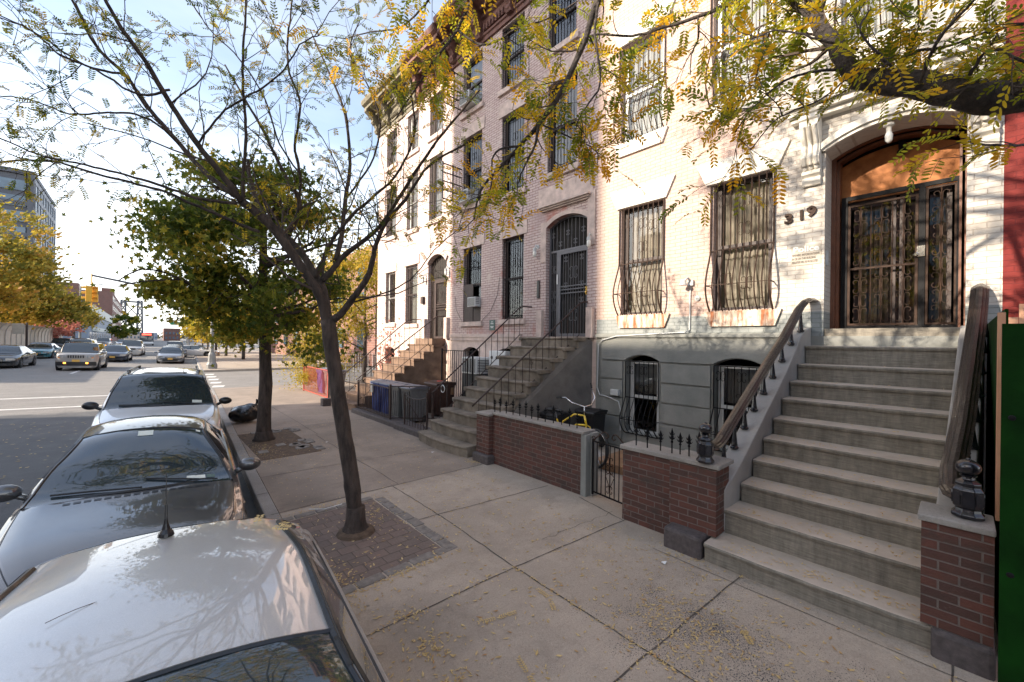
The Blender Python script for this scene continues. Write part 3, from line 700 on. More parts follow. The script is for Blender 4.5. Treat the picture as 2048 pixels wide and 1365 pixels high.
dd = MB(); frame_rect(dd, FX + .69, .10, .62, 2.46, 4.42, .05, .05); frame_rect(dd, FX + .69, .66, 1.25, 2.46, 4.42, .05, .05); d_ = dd.build('door', 'dark_wood', A)
q = MB(); q.quad((FX + .71, .1, 4.42), (FX + .71, 1.25, 4.42), (FX + .71, 1.25, 2.46), (FX + .71, .1, 2.46)); q.build('pane', 'door_glass', d_)
q = MB(); n = 50; vs = []
for i in range(n + 1):
    y = .12 + 1.1 * i / n; vs += [(FX + .79 + .02 * math.sin(i * .9), y, 2.5), (FX + .79 + .012 * math.sin(i * .9), y, 4.4)]
q.add(vs, [(2 * i, 2 * i + 2, 2 * i + 3, 2 * i + 1) for i in range(n)]); q.build('curtain', 'dark_curtain', d_, smooth=True)
# bulb lamp holder under the arch
q = MB(); q.lathe([(.06, 0), (.06, -.03), (.03, -.05), (.03, -.10)], (FX + .04, .69, 5.235), 12); lmp = q.build('door_lamp', 'cream_stone', A)
q = MB(); q.lathe([(.028, -.10), (.045, -.16), (.04, -.23), (.015, -.26)], (FX + .04, .69, 5.235), 12); q.build('bulb', 'frosted', lmp, smooth=True)
q = MB(); q.box(FX - .012, FX + .0, 1.60, 1.63, 3.5, 3.62); 
q = MB(); q.tube([(FX + .64, .60, 5.16), (FX + .64, .60, 5.05)], .04, 8); q.sph((FX + .64, .60, 5.02), .06, .06, .04); q.build('ceiling_lamp', 'black_iron', A)
q = MB(); q.box(FX + .10, FX + .18, 1.36, 1.385, 3.40, 3.62); q.build('doorbell', 'ac_grey', A)
# wall lamp, conduit, meter box
q = MB(); q.box(FX - .05, FX - .002, 3.31, 3.41, 3.26, 3.36); q.tube([(FX - .03, 3.36, 3.34), (FX - .12, 3.38, 3.40), (FX - .16, 3.42, 3.34)], .02, 8); q.lathe([(.03, .04), (.05, .0), (.075, -.06)], (FX - .16, 3.44, 3.32), 12)
q.tube([(FX - .02, 3.36, 3.26), (FX - .02, 3.37, 3.1), (FX - .02, 3.375, 2.45), (FX - .085, 3.42, 2.40), (FX - .085, 3.6, 2.395), (FX - .085, 4.9, 2.33), (FX - .06, 5.25, 2.25), (FX - .05, 5.38, 2.15), (FX - .05, 5.40, 1.2), (FX - .05, 5.33, 1.05), (FX - .05, 5.1, 1.02), (FX - .05, 4.85, .95), (FX - .05, 4.80, .80), (FX - .05, 4.80, .35)], .014, 6)
lw = q.build('wall_lamp', 'ac_grey', A); q = MB(); q.lathe([(.0, -.02), (.05, 0), (.05, .02)], (FX - .03, 3.24, 3.02), 10, 'x'); q.build('sensor', 'ac_grey', lw)
q = MB(); q.box(FX - .11, FX - .036, 4.82, 5.02, 1.08, 1.20); q.build('meter_box', 'ac_grey', A, bevel=.006)
# number and sign lettering (real font curves turned into meshes)
def text(s, size, y, z, X, ext=.004, mat='bronze_iron', parent=None, name='lettering', bold=0., sx=1.):
    cu = bpy.data.curves.new('t', 'FONT'); cu.body = s; cu.size = size; cu.extrude = ext; cu.offset = bold; cu.resolution_u = 3
    o = bpy.data.objects.new('t', cu); col.objects.link(o); dg = bpy.context.evaluated_depsgraph_get(); me = bpy.data.meshes.new_from_object(o.evaluated_get(dg))
    mb = MB(); mb.add([(X - v.co.z, y - v.co.x * sx, z + v.co.y) for v in me.vertices], [tuple(p.vertices) for p in me.polygons]); bpy.data.objects.remove(o)
    return mb.build(name, mat, parent)
for ch, y, z in (('3', 1.895, 4.10), ('1', 1.715, 4.12), ('9', 1.60, 4.15)): text(ch, .20, y, z, FX - .02, .018, 'bronze_iron', A, 'house_number', .008, 1.25 if ch != '1' else 1)
q = MB(); q.box(FX - .008, FX - .001, 1.42, 1.80, 3.42, 3.72); sg = q.build('sign', 'sign_tan', A)
text('Police', .12, 1.775, 3.625, FX - .010, .003, 'paper', sg, bold=.004, sx=1.15)
for i, s_ in enumerate(('WARNING: ANYONE ENTERING', 'IN OR ON THIS BUILDING', 'VIOLATORS WILL BE PROSECUTED')): text(s_, .05, 1.785, 3.56 - i * .055, FX - .010, .002, 'dark_wood', sg, sx=(.48, .52, .42)[i])

q = MB(); q.quad((FX - .02, AY0, 12.22), (FX + 12, AY0, 12.22), (FX + 12, AY1, 12.22), (FX - .02, AY1, 12.22)); q.build('roof', 'roof_tar', A)
q = MB(); q.quad((FX + 12, AY0, 0), (FX + 12, AY1, 0), (FX + 12, AY1, 12.2), (FX + 12, AY0, 12.2)); q.build('rear_wall', 'far_brick', A)
cornice(A, AY0, AY1, 11.4, 'cornice_brown', out=.7, nb=5)
# ---- middle pink house
B = thing('rowhouse', (FX, 8.4, 0), 'shaded pink brick rowhouse with peeling paint and straight iron window bars', 'house')
BY0, BY1 = 5.47, 11.30
DB = (5.74, 7.03, 2.32, 5.25, .21)
wb = [(9.68, 10.60, 2.78, 5.08, 0), (7.85, 8.72, 2.80, 5.06, 0), (9.72, 10.68, 6.40, 8.55, 0), (7.88, 8.80, 6.30, 8.52, 0), (6.10, 7.03, 6.38, 8.60, 0), (9.74, 10.72, 9.35, 11.0, 0), (7.92, 8.85, 9.28, 11.05, 0), (6.15, 7.05, 9.45, 11.05, 0)]
lb = [(9.75, 10.55, .6, 2.0, .12), (8.0, 8.9, .6, 2.0, .12)]
house_shell(B, BY0, BY1, 12.2, [DB] + wb, 'pink_brick', 2.32, 'pink_stone', lb)
for i, h in enumerate(wb):
    half = i == 0; ww = window(B, h[0], h[1], h[2], h[3], 'dark_wood', 'blind' if i in (2, 3, 4, 5, 6) else None)
    if i == 0: grille(ww, h[0] + .01, h[1] - .01, h[2] + 1.05, h[3] - .03, 8, o=-.05, r=.007, scrolls=((.5, .6, .14),))
    elif i == 5: pass
    else: grille(ww, h[0] + .01, h[1] - .01, h[2] + .03, h[3] - .03, 9, o=-.05, r=.007, scrolls=((.5, .70, .13), (.5, .45, .13)))
    if i == 0:
        q = MB(); q.box(FX + .03, FX + .06, 10.12, 10.58, 2.80, 3.95); q.box(FX + .04, FX + .06, 9.70, 10.1, 2.80, 3.2); q.build('shutter', 'dark_wood', ww)
    if i in (2, 5):
        q = MB(); q.box(FX - .36, FX - .33, 10.735, 10.755, h[2] + .2, h[2] + 1.3)
        for k in range(5): q.box(FX - .70, FX - .01, 10.73, 10.76, h[2] + .15 + .27 * k, h[2] + .18 + .27 * k)
        q.box(FX - .72, FX - .69, 10.73, 10.76, h[2] + .15, h[2] + 1.3);
        for k in range(6): q.tube([(FX - .1 - .11 * k, 10.745, h[2] + .16), (FX - .1 - .11 * k, 10.745, h[2] + 1.25)], .006, 4)
        q.build('shutter', 'dark_wood', ww)
lm = MB()
for h in wb[:5]:
    lm = MB(); lm.box(FX - .025, FX + .01, h[0] - .14, h[1] + .14, h[3] + .001, h[3] + .36); lm.build('lintel', 'pink_stone', B)
lm = MB(); lm.box(FX - .03, FX + .01, 5.60, 7.30, 5.62, 6.05); lm.box(FX - .035, FX + .01, 5.53, 5.735, 4.4, 5.62)
lm.build('lintel', 'pink_stone', B)
for h in wb: q = MB(); q.box(FX - .07, FX + .1, h[0] - .1, h[1] + .1, h[2] - .14, h[2] - .002); q.build('sill', 'pink_stone', B)
q = MB(); q.box(FX - .05, FX + .01, 7.9, 11.28, 2.30, 2.40); q.box(FX - .03, FX + .01, 7.9, 11.28, 2.20, 2.298); q.build('belt_course', 'pink_stone', B)
S = MB(); pts = arc(DB[0], DB[1], DB[3] - DB[4], DB[4], 16); po = [(p[0] + (p[0] - 6.385) * .10, p[1] + .10) for p in pts]
for i in range(16):
    p, q2, r, s_ = pts[i], pts[i + 1], po[i + 1], po[i]
    S.add([(FX - .02, *p), (FX - .02, *q2), (FX - .02, *r), (FX - .02, *s_), (FX, *p), (FX, *q2), (FX, *r), (FX, *s_)], [(0, 1, 2, 3), (0, 1, 5, 4), (2, 3, 7, 6)])
for o, z0, z1, x in ((.06, 5.46, 5.49, 0), (.10, 5.50, 5.53, .03), (.14, 5.54, 5.58, .06)): S.box(FX - o, FX + .01, 5.70 - x, 7.18 + x, z0, z1)
S.box(FX - .015, FX + .01, 7.035, 7.22, 4.2, 5.2)
S.build('door_surround', 'pink_stone', B)
for a, b in ((5.52, 5.70), (7.08, 7.26)): q = MB(); q.box(FX - .10, FX, a, b, 2.30, 2.98); q.build('door_plinth', 'pink_stone', B)
def irondoor(root, DD, leaf_left=.78, mat='pole_dark'):
    ya, yb, za, zb, rise = DD; zt = zb - rise; X = FX + .14
    q = MB(); pts = arc(ya + .01, yb - .01, zt - .02, rise - .01, 14)
    q.tube([(X, *p) for p in pts], .022, 4); q.box(X - .02, X + .02, ya, ya + .05, za, zt); q.box(X - .02, X + .02, yb - .05, yb, za, zt); ztr = za + (zt - za) * .77
    q.box(X - .02, X + .02, ya + .05, yb - .05, ztr, ztr + .05); ys = ya + (yb - ya) * leaf_left; q.box(X - .02, X + .02, ys - .02, ys + .03, za, ztr); d = q.build('door', mat, root)
    q = MB()
    n = 11
    for i in range(1, n):
        y = ya + (yb - ya) * i / n; u = abs(y - (ya + yb) / 2) / ((yb - ya) / 2); q.tube([(X, y, ztr + .05), (X, y, zt - .03 + rise * (1 - u * u) * .95)], .007, 5)
        if i % 2 == 0: scroll(q, X - .005, y, ztr + .2 + .12 * (i % 4), .07, .006)
    q.build('transom_grille', mat, d)
    q = MB(); frame_rect(q, X - .025, ya + .055, ys - .025, za + .01, ztr - .005, .07, .04)
    m = 10
    for i in range(1, m):
        y = ya + .125 + (ys - ya - .22) * i / m; q.tube([(X - .01, y, za + .08), (X - .01, y, ztr - .07)], .007, 5)
    zc = za + (ztr - za) * .50
    for dz in (0, .09, .17): q.box(X - .025, X + .01, ya + .12, ys - .09, zc + dz, zc + dz + .025)
    for (fy, fz, s_) in ((.5, .74, .17), (.5, .25, .17), (.2, .9, .07), (.8, .9, .07), (.2, .6, .07), (.8, .6, .07), (.2, .42, .07)): scroll(q, X - .02, ya + .1 + (ys - ya - .2) * fy, za + (ztr - za) * fz, s_, .007)
    gt = q.build('door_gate', mat, d)
    q = MB(); q.sph((X - .06, ya + .10, za + (ztr - za) * .49), .03, .03, .03, 10, 6); q.box(X - .03, X - .02, ya + .06, ya + .14, za + (ztr - za) * .47, za + (ztr - za) * .56); q.build('door_knob', 'brass', gt)
    q = MB(); 
    for i in range(1, 5): y = ys + (yb - ys) * i / 5; q.tube([(X, y, za + .02), (X, y, ztr)], .007, 5)
    for fz in (.35, .5, .8): scroll(q, X - .01, (ys + yb) / 2, za + (ztr - za) * fz, .11, .006)
    q.build('side_grille', mat, d)
    q = MB(); q.quad((X + .06, ya, za), (X + .06, yb, za), (X + .06, yb, zb), (X + .06, ya, zb)); q.build('door_leaf', 'interior', d)
    return d
irondoor(B, DB)
def jelly(root, y, z):
    q = MB(); q.lathe([(.05, 0), (.05, .02)], (FX - .02, y, z + .1), 10, 'x'); q.tube([(FX - .01, y, z + .1), (FX - .09, y, z + .13), (FX - .12, y, z + .04)], .015, 7); q.lathe([(.045, .05), (.05, 0), (.05, -.02)], (FX - .12, y, z), 12); a = q.build('wall_lamp', 'ac_grey', root)
    q = MB(); q.lathe([(.04, -.02), (.05, -.05), (.045, -.15), (.02, -.18)], (FX - .12, y, z), 12); q.build('lamp_jar', 'frosted', a, smooth=True)
jelly(B, 7.32, 4.52); jelly(B, 5.62, 4.50)
q = MB(); q.box(FX - .04, FX - .001, 7.24, 7.31, 3.3, 3.75); q.build('intercom', 'black_trim', B)
q = MB(); q.box(FX - .02, FX - .001, 9.0, 9.24, 2.50, 2.80); pq = q.build('plaque', 'plaque_green', B)
for z, a, b in ((2.735, 9.09, 9.15), (2.685, 9.06, 9.18), (2.60, 9.05, 9.19), (2.57, 9.07, 9.17)): q = MB(); q.box(FX - .023, FX - .0201, a, b, z, z + .018); q.build('lettering', 'paper', pq)
q = MB(); q.box(FX + .10, FX + .115, 6.73, 6.76, 3.62, 3.86); q.build('door_strip', 'paper', B)
# loose cables
q = MB()
q.tube([(FX - .02, 11.0, 3.6), (FX - .02, 10.95, 3.2), (FX - .03, 10.75, 2.95), (FX - .03, 10.55, 2.75)], .006, 4)
q.build('cable', 'black_rubber', B); q = MB()
q.tube([(FX - .02, 8.8, 4.0), (FX - .02, 8.9, 3.5), (FX - .02, 9.2, 3.05), (FX - .02, 9.6, 2.8)], .006, 4)
q.build('cable', 'black_rubber', B); q = MB()
q.tube([(FX - .015, 8.0, 5.15), (FX - .015, 7.78, 6.4), (FX - .015, 7.7, 8.4), (FX - .015, 7.75, 11)], .006, 4); q.build('cable', 'black_rubber', B)
cornice(B, BY0, BY1 - .0, 11.1, 'cornice_brown', out=.75, nb=5)

# ---- third house, sunlit
Cc = thing('rowhouse', (FX, 14.1, 0), 'sunlit cream and pink rowhouse at the corner with a red and olive cornice', 'house')
CY0, CY1 = 11.30, 16.95
DC = (11.55, 12.75, 2.25, 5.15, .28)
wc = [(15.28, 16.15, 2.86, 4.95, 0), (13.5, 14.42, 2.80, 5.02, 0), (15.3, 16.2, 6.40, 8.40, 0), (13.55, 14.4, 6.35, 8.45, 0), (11.9, 12.75, 6.4, 8.6, 0), (15.3, 16.2, 9.3, 10.7, 0), (13.55, 14.4, 9.3, 10.75, 0), (11.9, 12.75, 9.35, 10.75, 0)]
lc = [(15.3, 16.1, .6, 1.9, .1), (13.6, 14.4, .6, 1.9, .1)]
house_shell(Cc, CY0, CY1, 12.0, [DC] + wc, 'lit_brick', 2.2, 'pink_stone', lc)
for i, h in enumerate(wc):
    ww = window(Cc, h[0], h[1], h[2], h[3], 'dark_wood' if i % 3 else 'white_metal', 'blind' if i else None); grille(ww, h[0] + .01, h[1] - .01, h[2] + .03, h[3] - .03, 9, o=-.04, r=.008, mat='brown_iron', scrolls=((.5, .7, .12), (.5, .45, .12)))
    q = MB(); q.box(FX - .07, FX + .1, h[0] - .1, h[1] + .1, h[2] - .14, h[2] - .002); q.build('sill', 'pink_stone', Cc)
lm = MB()
for h in wc: lm = MB(); lm.box(FX - .03, FX + .01, h[0] - .13, h[1] + .13, h[3] + .001, h[3] + .33); lm.build('lintel', 'pink_stone', Cc)
S = MB(); pts = arc(DC[0], DC[1], DC[3] - DC[4], DC[4], 14); po = [(p[0] + (p[0] - 12.15) * .14, p[1] + .13) for p in pts]
for i in range(14):
    p, q2, r, s_ = pts[i], pts[i + 1], po[i + 1], po[i]
    S.add([(FX - .06, *p), (FX - .06, *q2), (FX - .06, *r), (FX - .06, *s_), (FX, *p), (FX, *q2), (FX, *r), (FX, *s_)], [(0, 1, 2, 3), (0, 1, 5, 4), (2, 3, 7, 6)])
S.build('door_surround', 'pink_stone', Cc)
for a, b in ((11.35, 11.52), (12.78, 12.95)): q = MB(); q.box(FX - .12, FX, a, b, 2.25, 2.95); q.build('door_plinth', 'pink_stone', Cc)
irondoor(Cc, DC, mat='brown_iron'); jelly(Cc, 11.42, 4.5); jelly(Cc, 12.9, 4.4)
q = MB(); q.box(FX - .1, FX - .001, 12.95, 13.1, 3.5, 3.75); q.build('mailbox', 'dark_wood', Cc)
cornice(Cc, CY0, 13.45, 10.95, 'cornice_brown', out=.75, nb=3); cornice(Cc, 13.455, CY1 + .1, 10.9, 'cornice_green', out=.75, nb=4)
# ---- red neighbour
D_ = thing('rowhouse', (FX, -3.3, 0), 'deep red painted brick rowhouse at the right edge behind a green board fence', 'house')
q = MB(); q.quad((FX, -6.3, 0), (FX, AY0, 0), (FX, AY0, 12.5), (FX, -6.3, 12.5)); q.quad((FX, -6.3, 0), (FX + 12, -6.3, 0), (FX + 12, -6.3, 12.5), (FX, -6.3, 12.5)); q.build('wall', 'red_brick' if 'red_brick' in M else 'red_wall', D_)
for z in (3.0, 6.4, 9.4): q = MB(); q.box(FX - .05, FX + .02, -2.6, -1.6, z, z + 1.9); q.build('window', 'dark_wood', D_)
# air conditioners resting in window openings
def ac(y0, z0, label, s=1., out=.34):
    t = thing('air_conditioner', (FX, y0, z0), label, 'air conditioner', 'air conditioners sticking out of windows')
    q = MB(); q.box(FX - out, FX + .1, y0 - .25 * s, y0 + .25 * s, z0, z0 + .36 * s); q.build('casing', 'ac_grey', t, bevel=.012)
    q = MB()
    for k in range(9): q.box(FX - out - .006, FX - out - .001, y0 - .22 * s, y0 + .22 * s, z0 + (.035 + .034 * k) * s, z0 + (.05 + .034 * k) * s)
    q.build('vent', 'ac_dark', t)
    q = MB(); 
    for k in range(5): q.box(FX - out * .9, FX - out * .2, y0 - .25 * s - .006, y0 - .25 * s - .001, z0 + .09 + .05 * k, z0 + .105 + .05 * k)
    q.build('side_vent', 'ac_dark', t)
ac(9.93, 3.22, 'small grey air conditioner in the lowest barred window of the pink house', .8, .18)
ac(10.2, 6.42, 'white air conditioner in the second floor window of the pink house, beside an open shutter', .95)
ac(10.2, 9.38, 'white air conditioner in the top floor window of the pink house under the cornice', .95)
# ------------------------------------------------------------------ stoops
def lerp(a, b, t): return a + (b - a) * t
def interp(tab, x):
    if x <= tab[0][0]: return tab[0][1]
    for (a, b), (c, d) in zip(tab, tab[1:]):
        if x <= c: return b + (d - b) * (x - a) / (c - a)
    return tab[-1][1]
def steps(nos, yl, yr, xend, over=.03, rnd=.02, bulge=0, sides=None):
    """nos: [(x, z)] nosing positions bottom to top; yl,yr functions of x"""
    mb = MB(); z0 = 0
    for i, (x, z) in enumerate(nos):
        xe = xend if i == len(nos) - 1 else nos[i + 1][0] + .03
        a, b = yl(x), yr(x); n = 14
        def row(xx, dz, f):
            out = []
            for k in range(n + 1):
                y = lerp(a, b, k / n); d = bulge * (1 - (2 * k / n - 1) ** 2) * (.6 if i else 1.) * f + .004 * math.sin(k * 1.7 + i * 2)
                out.append((xx - d, y, dz))
            return out
        rows = [row(x + .025, z0 - .02, 1), row(x + .022, z - .055, 1), row(x + .004, z - .045, 1), row(x - .004, z - .02, 1), row(x + .004, z - .004, 1), row(x + .02, z, 1), [(xe, lerp(a, b, k / n), z) for k in range(n + 1)]]
        vs = [p for r in rows for p in r]; m = n + 1
        mb.add(vs, [(j * m + k, j * m + k + 1, (j + 1) * m + k + 1, (j + 1) * m + k) for j in range(len(rows) - 1) for k in range(n)])
        for e in (0, n):
            mb.add([r[e] for r in rows] + [(xe, rows[-1][e][1], z0 - .02)], [tuple(range(8))])
        z0 = z
    return mb
# --- number 319 stoop
T9 = thing('stoop', (5.6, .8, 0), 'wide grey cement stoop of eleven steps rising to the arched door of the white house', 'stoop')
NX = [(4.22, .185), (4.60, .44), (4.95, .65), (5.28, .855), (5.60, 1.06), (5.92, 1.265), (6.23, 1.49), (6.54, 1.70), (6.85, 1.925), (7.17, 2.18)]
YLs = lambda x: interp([(4.2, 1.735), (4.9, 1.64), (7.2, 1.53)], x)
YRs = lambda x: interp([(4.2, .12), (7.2, -.02)], x)
NX[-1] = (7.17, 2.185)
st = steps(NX, YLs, YRs, 7.75, bulge=.02); st.box(7.515, 8.7, -.03, 1.37, 2.15, 2.44)
st.build('steps', 'stoop_cement', T9)
def cheek(yin, yout, prof, name='cheek_wall'):
    mb = MB(); mb.prism(prof, lambda a, b: (a, yin(a), b), lambda a, b: (a, yout(a), b)); return mb.build(name, 'stoop_stucco', T9, bevel=.012)
pl = [(4.50, 0), (4.50, .62), (4.62, .66), (4.80, .76), (5.0, .90), (5.3, 1.10), (5.9, 1.50), (6.4, 1.84), (6.75, 2.12), (6.95, 2.30), (7.15, 2.40), (7.49, 2.46), (7.49, 0)]
cheek(lambda x: YLs(x) - .002, lambda x: YLs(x) + .20, pl)
pr = [(4.45, 0), (4.45, .80), (4.8, .98), (5.3, 1.25), (5.9, 1.62), (6.4, 1.95), (6.9, 2.28), (7.49, 2.46), (7.49, 0)]
cheek(lambda x: YRs(x) + .03, lambda x: YRs(x) - .17, pr)
def newel(x, y, z):
    q = MB(); oct_ = [(.085, 0), (.105, .012), (.105, .03), (.085, .05), (.078, .07), (.095, .085), (.097, .2), (.085, .215), (.075, .225), (.082, .235), (.082, .25), (.05, .265), (.035, .275), (.032, .292), (.05, .30), (.034, .305)]
    oct_ = [(r_ * .84 if h_ < .26 else r_, h_) for r_, h_ in oct_]; q.lathe(oct_, (x, y, z), 8, rot=Matrix.Rotation(PI / 8, 3, 'Z')); n = q.build('newel_post', 'gloss_iron', T9, bevel=.004)
    for k in range(8):
        q2 = None
    m = MB(); 
    for k in range(8):
        a = PI / 4 * k; c_, s_ = math.cos(a), math.sin(a)
        m.prism([(-.024, .10), (.024, .10), (.024, .165), (.012, .185), (-.012, .185), (-.024, .165)], lambda p, w: (x + c_ * .072 - s_ * p, y + s_ * .072 + c_ * p, z + w), lambda p, w: (x + c_ * .080 - s_ * p, y + s_ * .080 + c_ * p, z + w))
    m.build('panel', 'gloss_iron', n)
    m = MB(); m.sph((x, y, z + .356), .066, .066, .056, 18, 12); m.lathe([(.012, .405), (.016, .414), (.006, .424)], (x, y, z), 8); m.build('finial', 'gloss_iron', n, smooth=True)
newel(4.37, 1.79, .955); newel(4.36, -.04, .985)
def railing(P, pts_, wl=.062, hand=True):
    # moulded iron handrail: rounded ridge over wider flanges
    prof = [(-.062, 0), (-.066, .014), (-.05, .022), (-.046, .032), (-.032, .040), (-.022, .052), (0, .058), (.022, .052), (.032, .040), (.046, .032), (.05, .022), (.066, .014), (.062, 0), (.03, -.014), (-.03, -.014)]
    q = MB(); V = [Vector(p) for p in pts_]; vs = []; m = len(prof)
    for i, p in enumerate(V):
        d = (V[min(i + 1, len(V) - 1)] - V[max(0, i - 1)]).normalized(); s_ = Vector((0, 0, 1)).cross(d).normalized(); u = d.cross(s_)
        for a, b in prof: vs.append(p + s_ * a * wl / .062 + u * b)
    q.add(vs, [(i * m + k, i * m + (k + 1) % m, (i + 1) * m + (k + 1) % m, (i + 1) * m + k) for i in range(len(V) - 1) for k in range(m)] + [tuple(range(m))[::-1], tuple(range((len(V) - 1) * m, len(V) * m))])
    return q.build('handrail', 'rail_brown', P)
LR = [(4.46, 1.79, 1.10), (4.58, 1.79, 1.07), (4.70, 1.79, 1.085), (4.80, 1.785, 1.13), (5.0, 1.78, 1.25), (5.6, 1.755, 1.60), (6.2, 1.71, 1.99), (6.6, 1.665, 2.26), (6.9, 1.625, 2.52), (7.1, 1.59, 2.72), (7.2, 1.56, 2.80), (7.32, 1.53, 2.84), (7.49, 1.50, 2.845)]
RR = [(4.44, -.02, 1.08), (4.52, .02, 1.08), (4.62, .04, 1.10), (4.8, .035, 1.22), (5.3, -.015, 1.53), (6.0, -.06, 1.95), (6.6, -.10, 2.34), (7.0, -.125, 2.62), (7.28, -.14, 2.86), (7.40, -.145, 2.90), (7.49, -.145, 2.90)]
railing(T9, LR, .062); railing(T9, RR, .070)
def baluster(P, x, y, zb, zt, mat='gloss_iron'):
    H = zt - zb; q = MB(); q.lathe([(.034, 0), (.045, .01), (.045, .025), (.034, .035), (.034, .05 * 1), (.030, .10 * H / .4), (.020, .24 * H / .4), (.016, .30 * H / .4), (.022, .32 * H / .4), (.016, .335 * H / .4), (.018, H)], (x, y, zb), 10)
    return q.build('baluster', mat, P, smooth=False)
tabL = [(p[0], p[2]) for p in LR]; cwL = [(a, b) for a, b in pl if b > 0]; yL = [(p[0], p[1]) for p in LR]
for i in range(9):
    x = 4.83 + .285 * i; baluster(T9, x, interp(yL, x) - .01, interp(cwL[1:], x) + .0, interp(tabL, x) - .02)
tabR = [(p[0], p[2]) for p in RR]; cwR = [(a, b) for a, b in pr if b > 0]; yR = [(p[0], p[1]) for p in RR]
for i in range(8):
    x = 4.75 + .32 * i; baluster(T9, x, interp(yR, x) - .05, interp(cwR[1:], x), interp(tabR, x) - .02)
# --- brick front walls with iron spears
def spear(P, x, y, z, h=.30):
    q = MB(); q.tube([(x, y, z - .02), (x, y, z + h * .55)], .0085, 6); q.lathe([(.013, h * .42), (.016, h * .46), (.010, h * .5)], (x, y, z), 8)
    # leafed finial: central leaf, side barbs and tip
    q.lathe([(.006, h * .5), (.024, h * .60), (.014, h * .68), (.009, h * .72), (.020, h * .78), (.011, h * .88), (.001, h)], (x, y, z), 4)
    for a in (0, PI / 2, PI, 1.5 * PI):
        c_, s_ = math.cos(a), math.sin(a)
        for zz_, r in ((.55, .040), (.70, .034)): q.tube([(x, y, z + h * zz_), (x + c_ * r * .6, y + s_ * r * .6, z + h * (zz_ + .03)), (x + c_ * r, y + s_ * r, z + h * (zz_ + .12))], [.006, .006, .002], 4)
    return q.build('spear', 'black_iron', P)
W1 = thing('brick_wall', (4.7, 4.8, 0), 'long red brick front wall with a row of iron spears, left of the small gate', 'brick wall')
q = MB(); q.box(4.68, 4.92, 3.66, 5.66, -.1, .875); q.box(4.60, 4.95, 5.66, 6.02, .16, .845); q.build('brickwork', 'front_brick', W1)
q = MB(); q.box(4.655, 4.945, 3.60, 5.66, .876, .915); q.box(4.575, 4.975, 5.64, 6.04, .846, .887); q.build('coping', 'step_conc', W1, bevel=.008)
q = MB(); q.box(4.52, 4.96, 5.60, 6.05, -.1, .155); q.build('base_block', 'granite', W1, bevel=.03)
q = MB(); q.box(4.67, 4.95, 3.56, 3.655, -.1, .875); q.box(4.76, 4.90, 3.51, 3.558, -.1, .90); q.build('end_post', 'stucco', W1, bevel=.006)
for i in range(13): spear(W1, 4.80 + .02 * math.sin(i), 3.83 + i * .158, .913, .29 if i % 2 else .24)
W2 = thing('brick_wall', (4.5, 2.3, 0), 'short red brick front wall with iron spears between the small gate and the wide stoop', 'brick wall')
q = MB(); q.box(4.46, 4.74, 2.18, 2.83, -.1, .875); q.box(4.38, 4.72, 1.68, 2.18, .20, .905); q.build('brickwork', 'front_brick', W2)
q = MB(); q.box(4.43, 4.77, 2.16, 2.86, .876, .925); q.box(4.345, 4.75, 1.64, 2.17, .906, .952); q.build('coping', 'step_conc', W2, bevel=.008)
q = MB(); q.box(4.20, 4.50, 1.76, 2.16, -.1, .215); q.build('base_block', 'granite', W2, bevel=.03)
for i, y in enumerate((2.70, 2.55, 2.38, 2.24, 2.11, 2.01, 1.90)): spear(W2, 4.55 if i < 4 else 4.48, y, .92 if i < 4 else .95, .30 if i in (0, 3, 6) else .25)
W3 = thing('brick_wall', (4.3, 0, 0), 'red brick pier with a cement cap carrying the right newel post, beside the green boards', 'brick pier')
q = MB(); q.box(4.20, 4.52, -.16, .185, .20, .94); q.build('brickwork', 'front_brick', W3)
q = MB(); q.box(4.175, 4.55, -.165, .205, .941, .985); q.build('coping', 'step_conc', W3, bevel=.008)
q = MB(); q.box(4.16, 4.50, -.17, .13, -.1, .199); q.build('base_block', 'granite', W3, bevel=.03)
# --- small iron gate
G = thing('iron_gate', (4.72, 3.2, 0), 'low black iron gate with scrolls between two brick walls', 'gate')
gx = lambda y: lerp(4.66, 4.74, (y - 2.86) / .64)
q = MB(); zt = .80
for y in (2.87, 3.49): q.tube([(gx(y), y, .05), (gx(y), y, zt + .03)], .016, 4)
for z in (.09, zt): q.tube([(gx(2.87), 2.87, z), (gx(3.49), 3.49, z)], .012, 4)
q.build('frame', 'black_iron', G)
for i in range(1, 8):
    y = 2.87 + .62 * i / 8
    q = MB(); q.tube([(gx(y), y, .09), (gx(y), y, zt)], .0075, 5); q.build('bar', 'black_iron', G)
q = MB(); ym = 3.18
for sg in (1, -1):
    pth = [(gx(ym + sg * a), ym + sg * a, zt + b) for a, b in ((.30, .02), (.22, .08), (.13, .15), (.09, .165), (.05, .15), (.03, .11), (.06, .08), (.09, .10))]
    q.tube(pth, .009, 5); q.tube([(gx(ym + sg * .30), ym + sg * (.30 + .03 * math.cos(t)), zt + .04 + .03 * math.sin(t)) for t in [k * .7 for k in range(8)]], .008, 5)
for dz, s_ in ((.58, .07), (.47, .07), (.2, .06)): scroll(q, gx(ym) - .008, ym, dz, s_, .005)
q.tube([(gx(ym), ym, .22), (gx(ym), ym - .07, .38), (gx(ym), ym, .44), (gx(ym), ym + .07, .38), (gx(ym), ym, .22)], .005, 4)
q.build('scrollwork', 'bronze_iron', G)
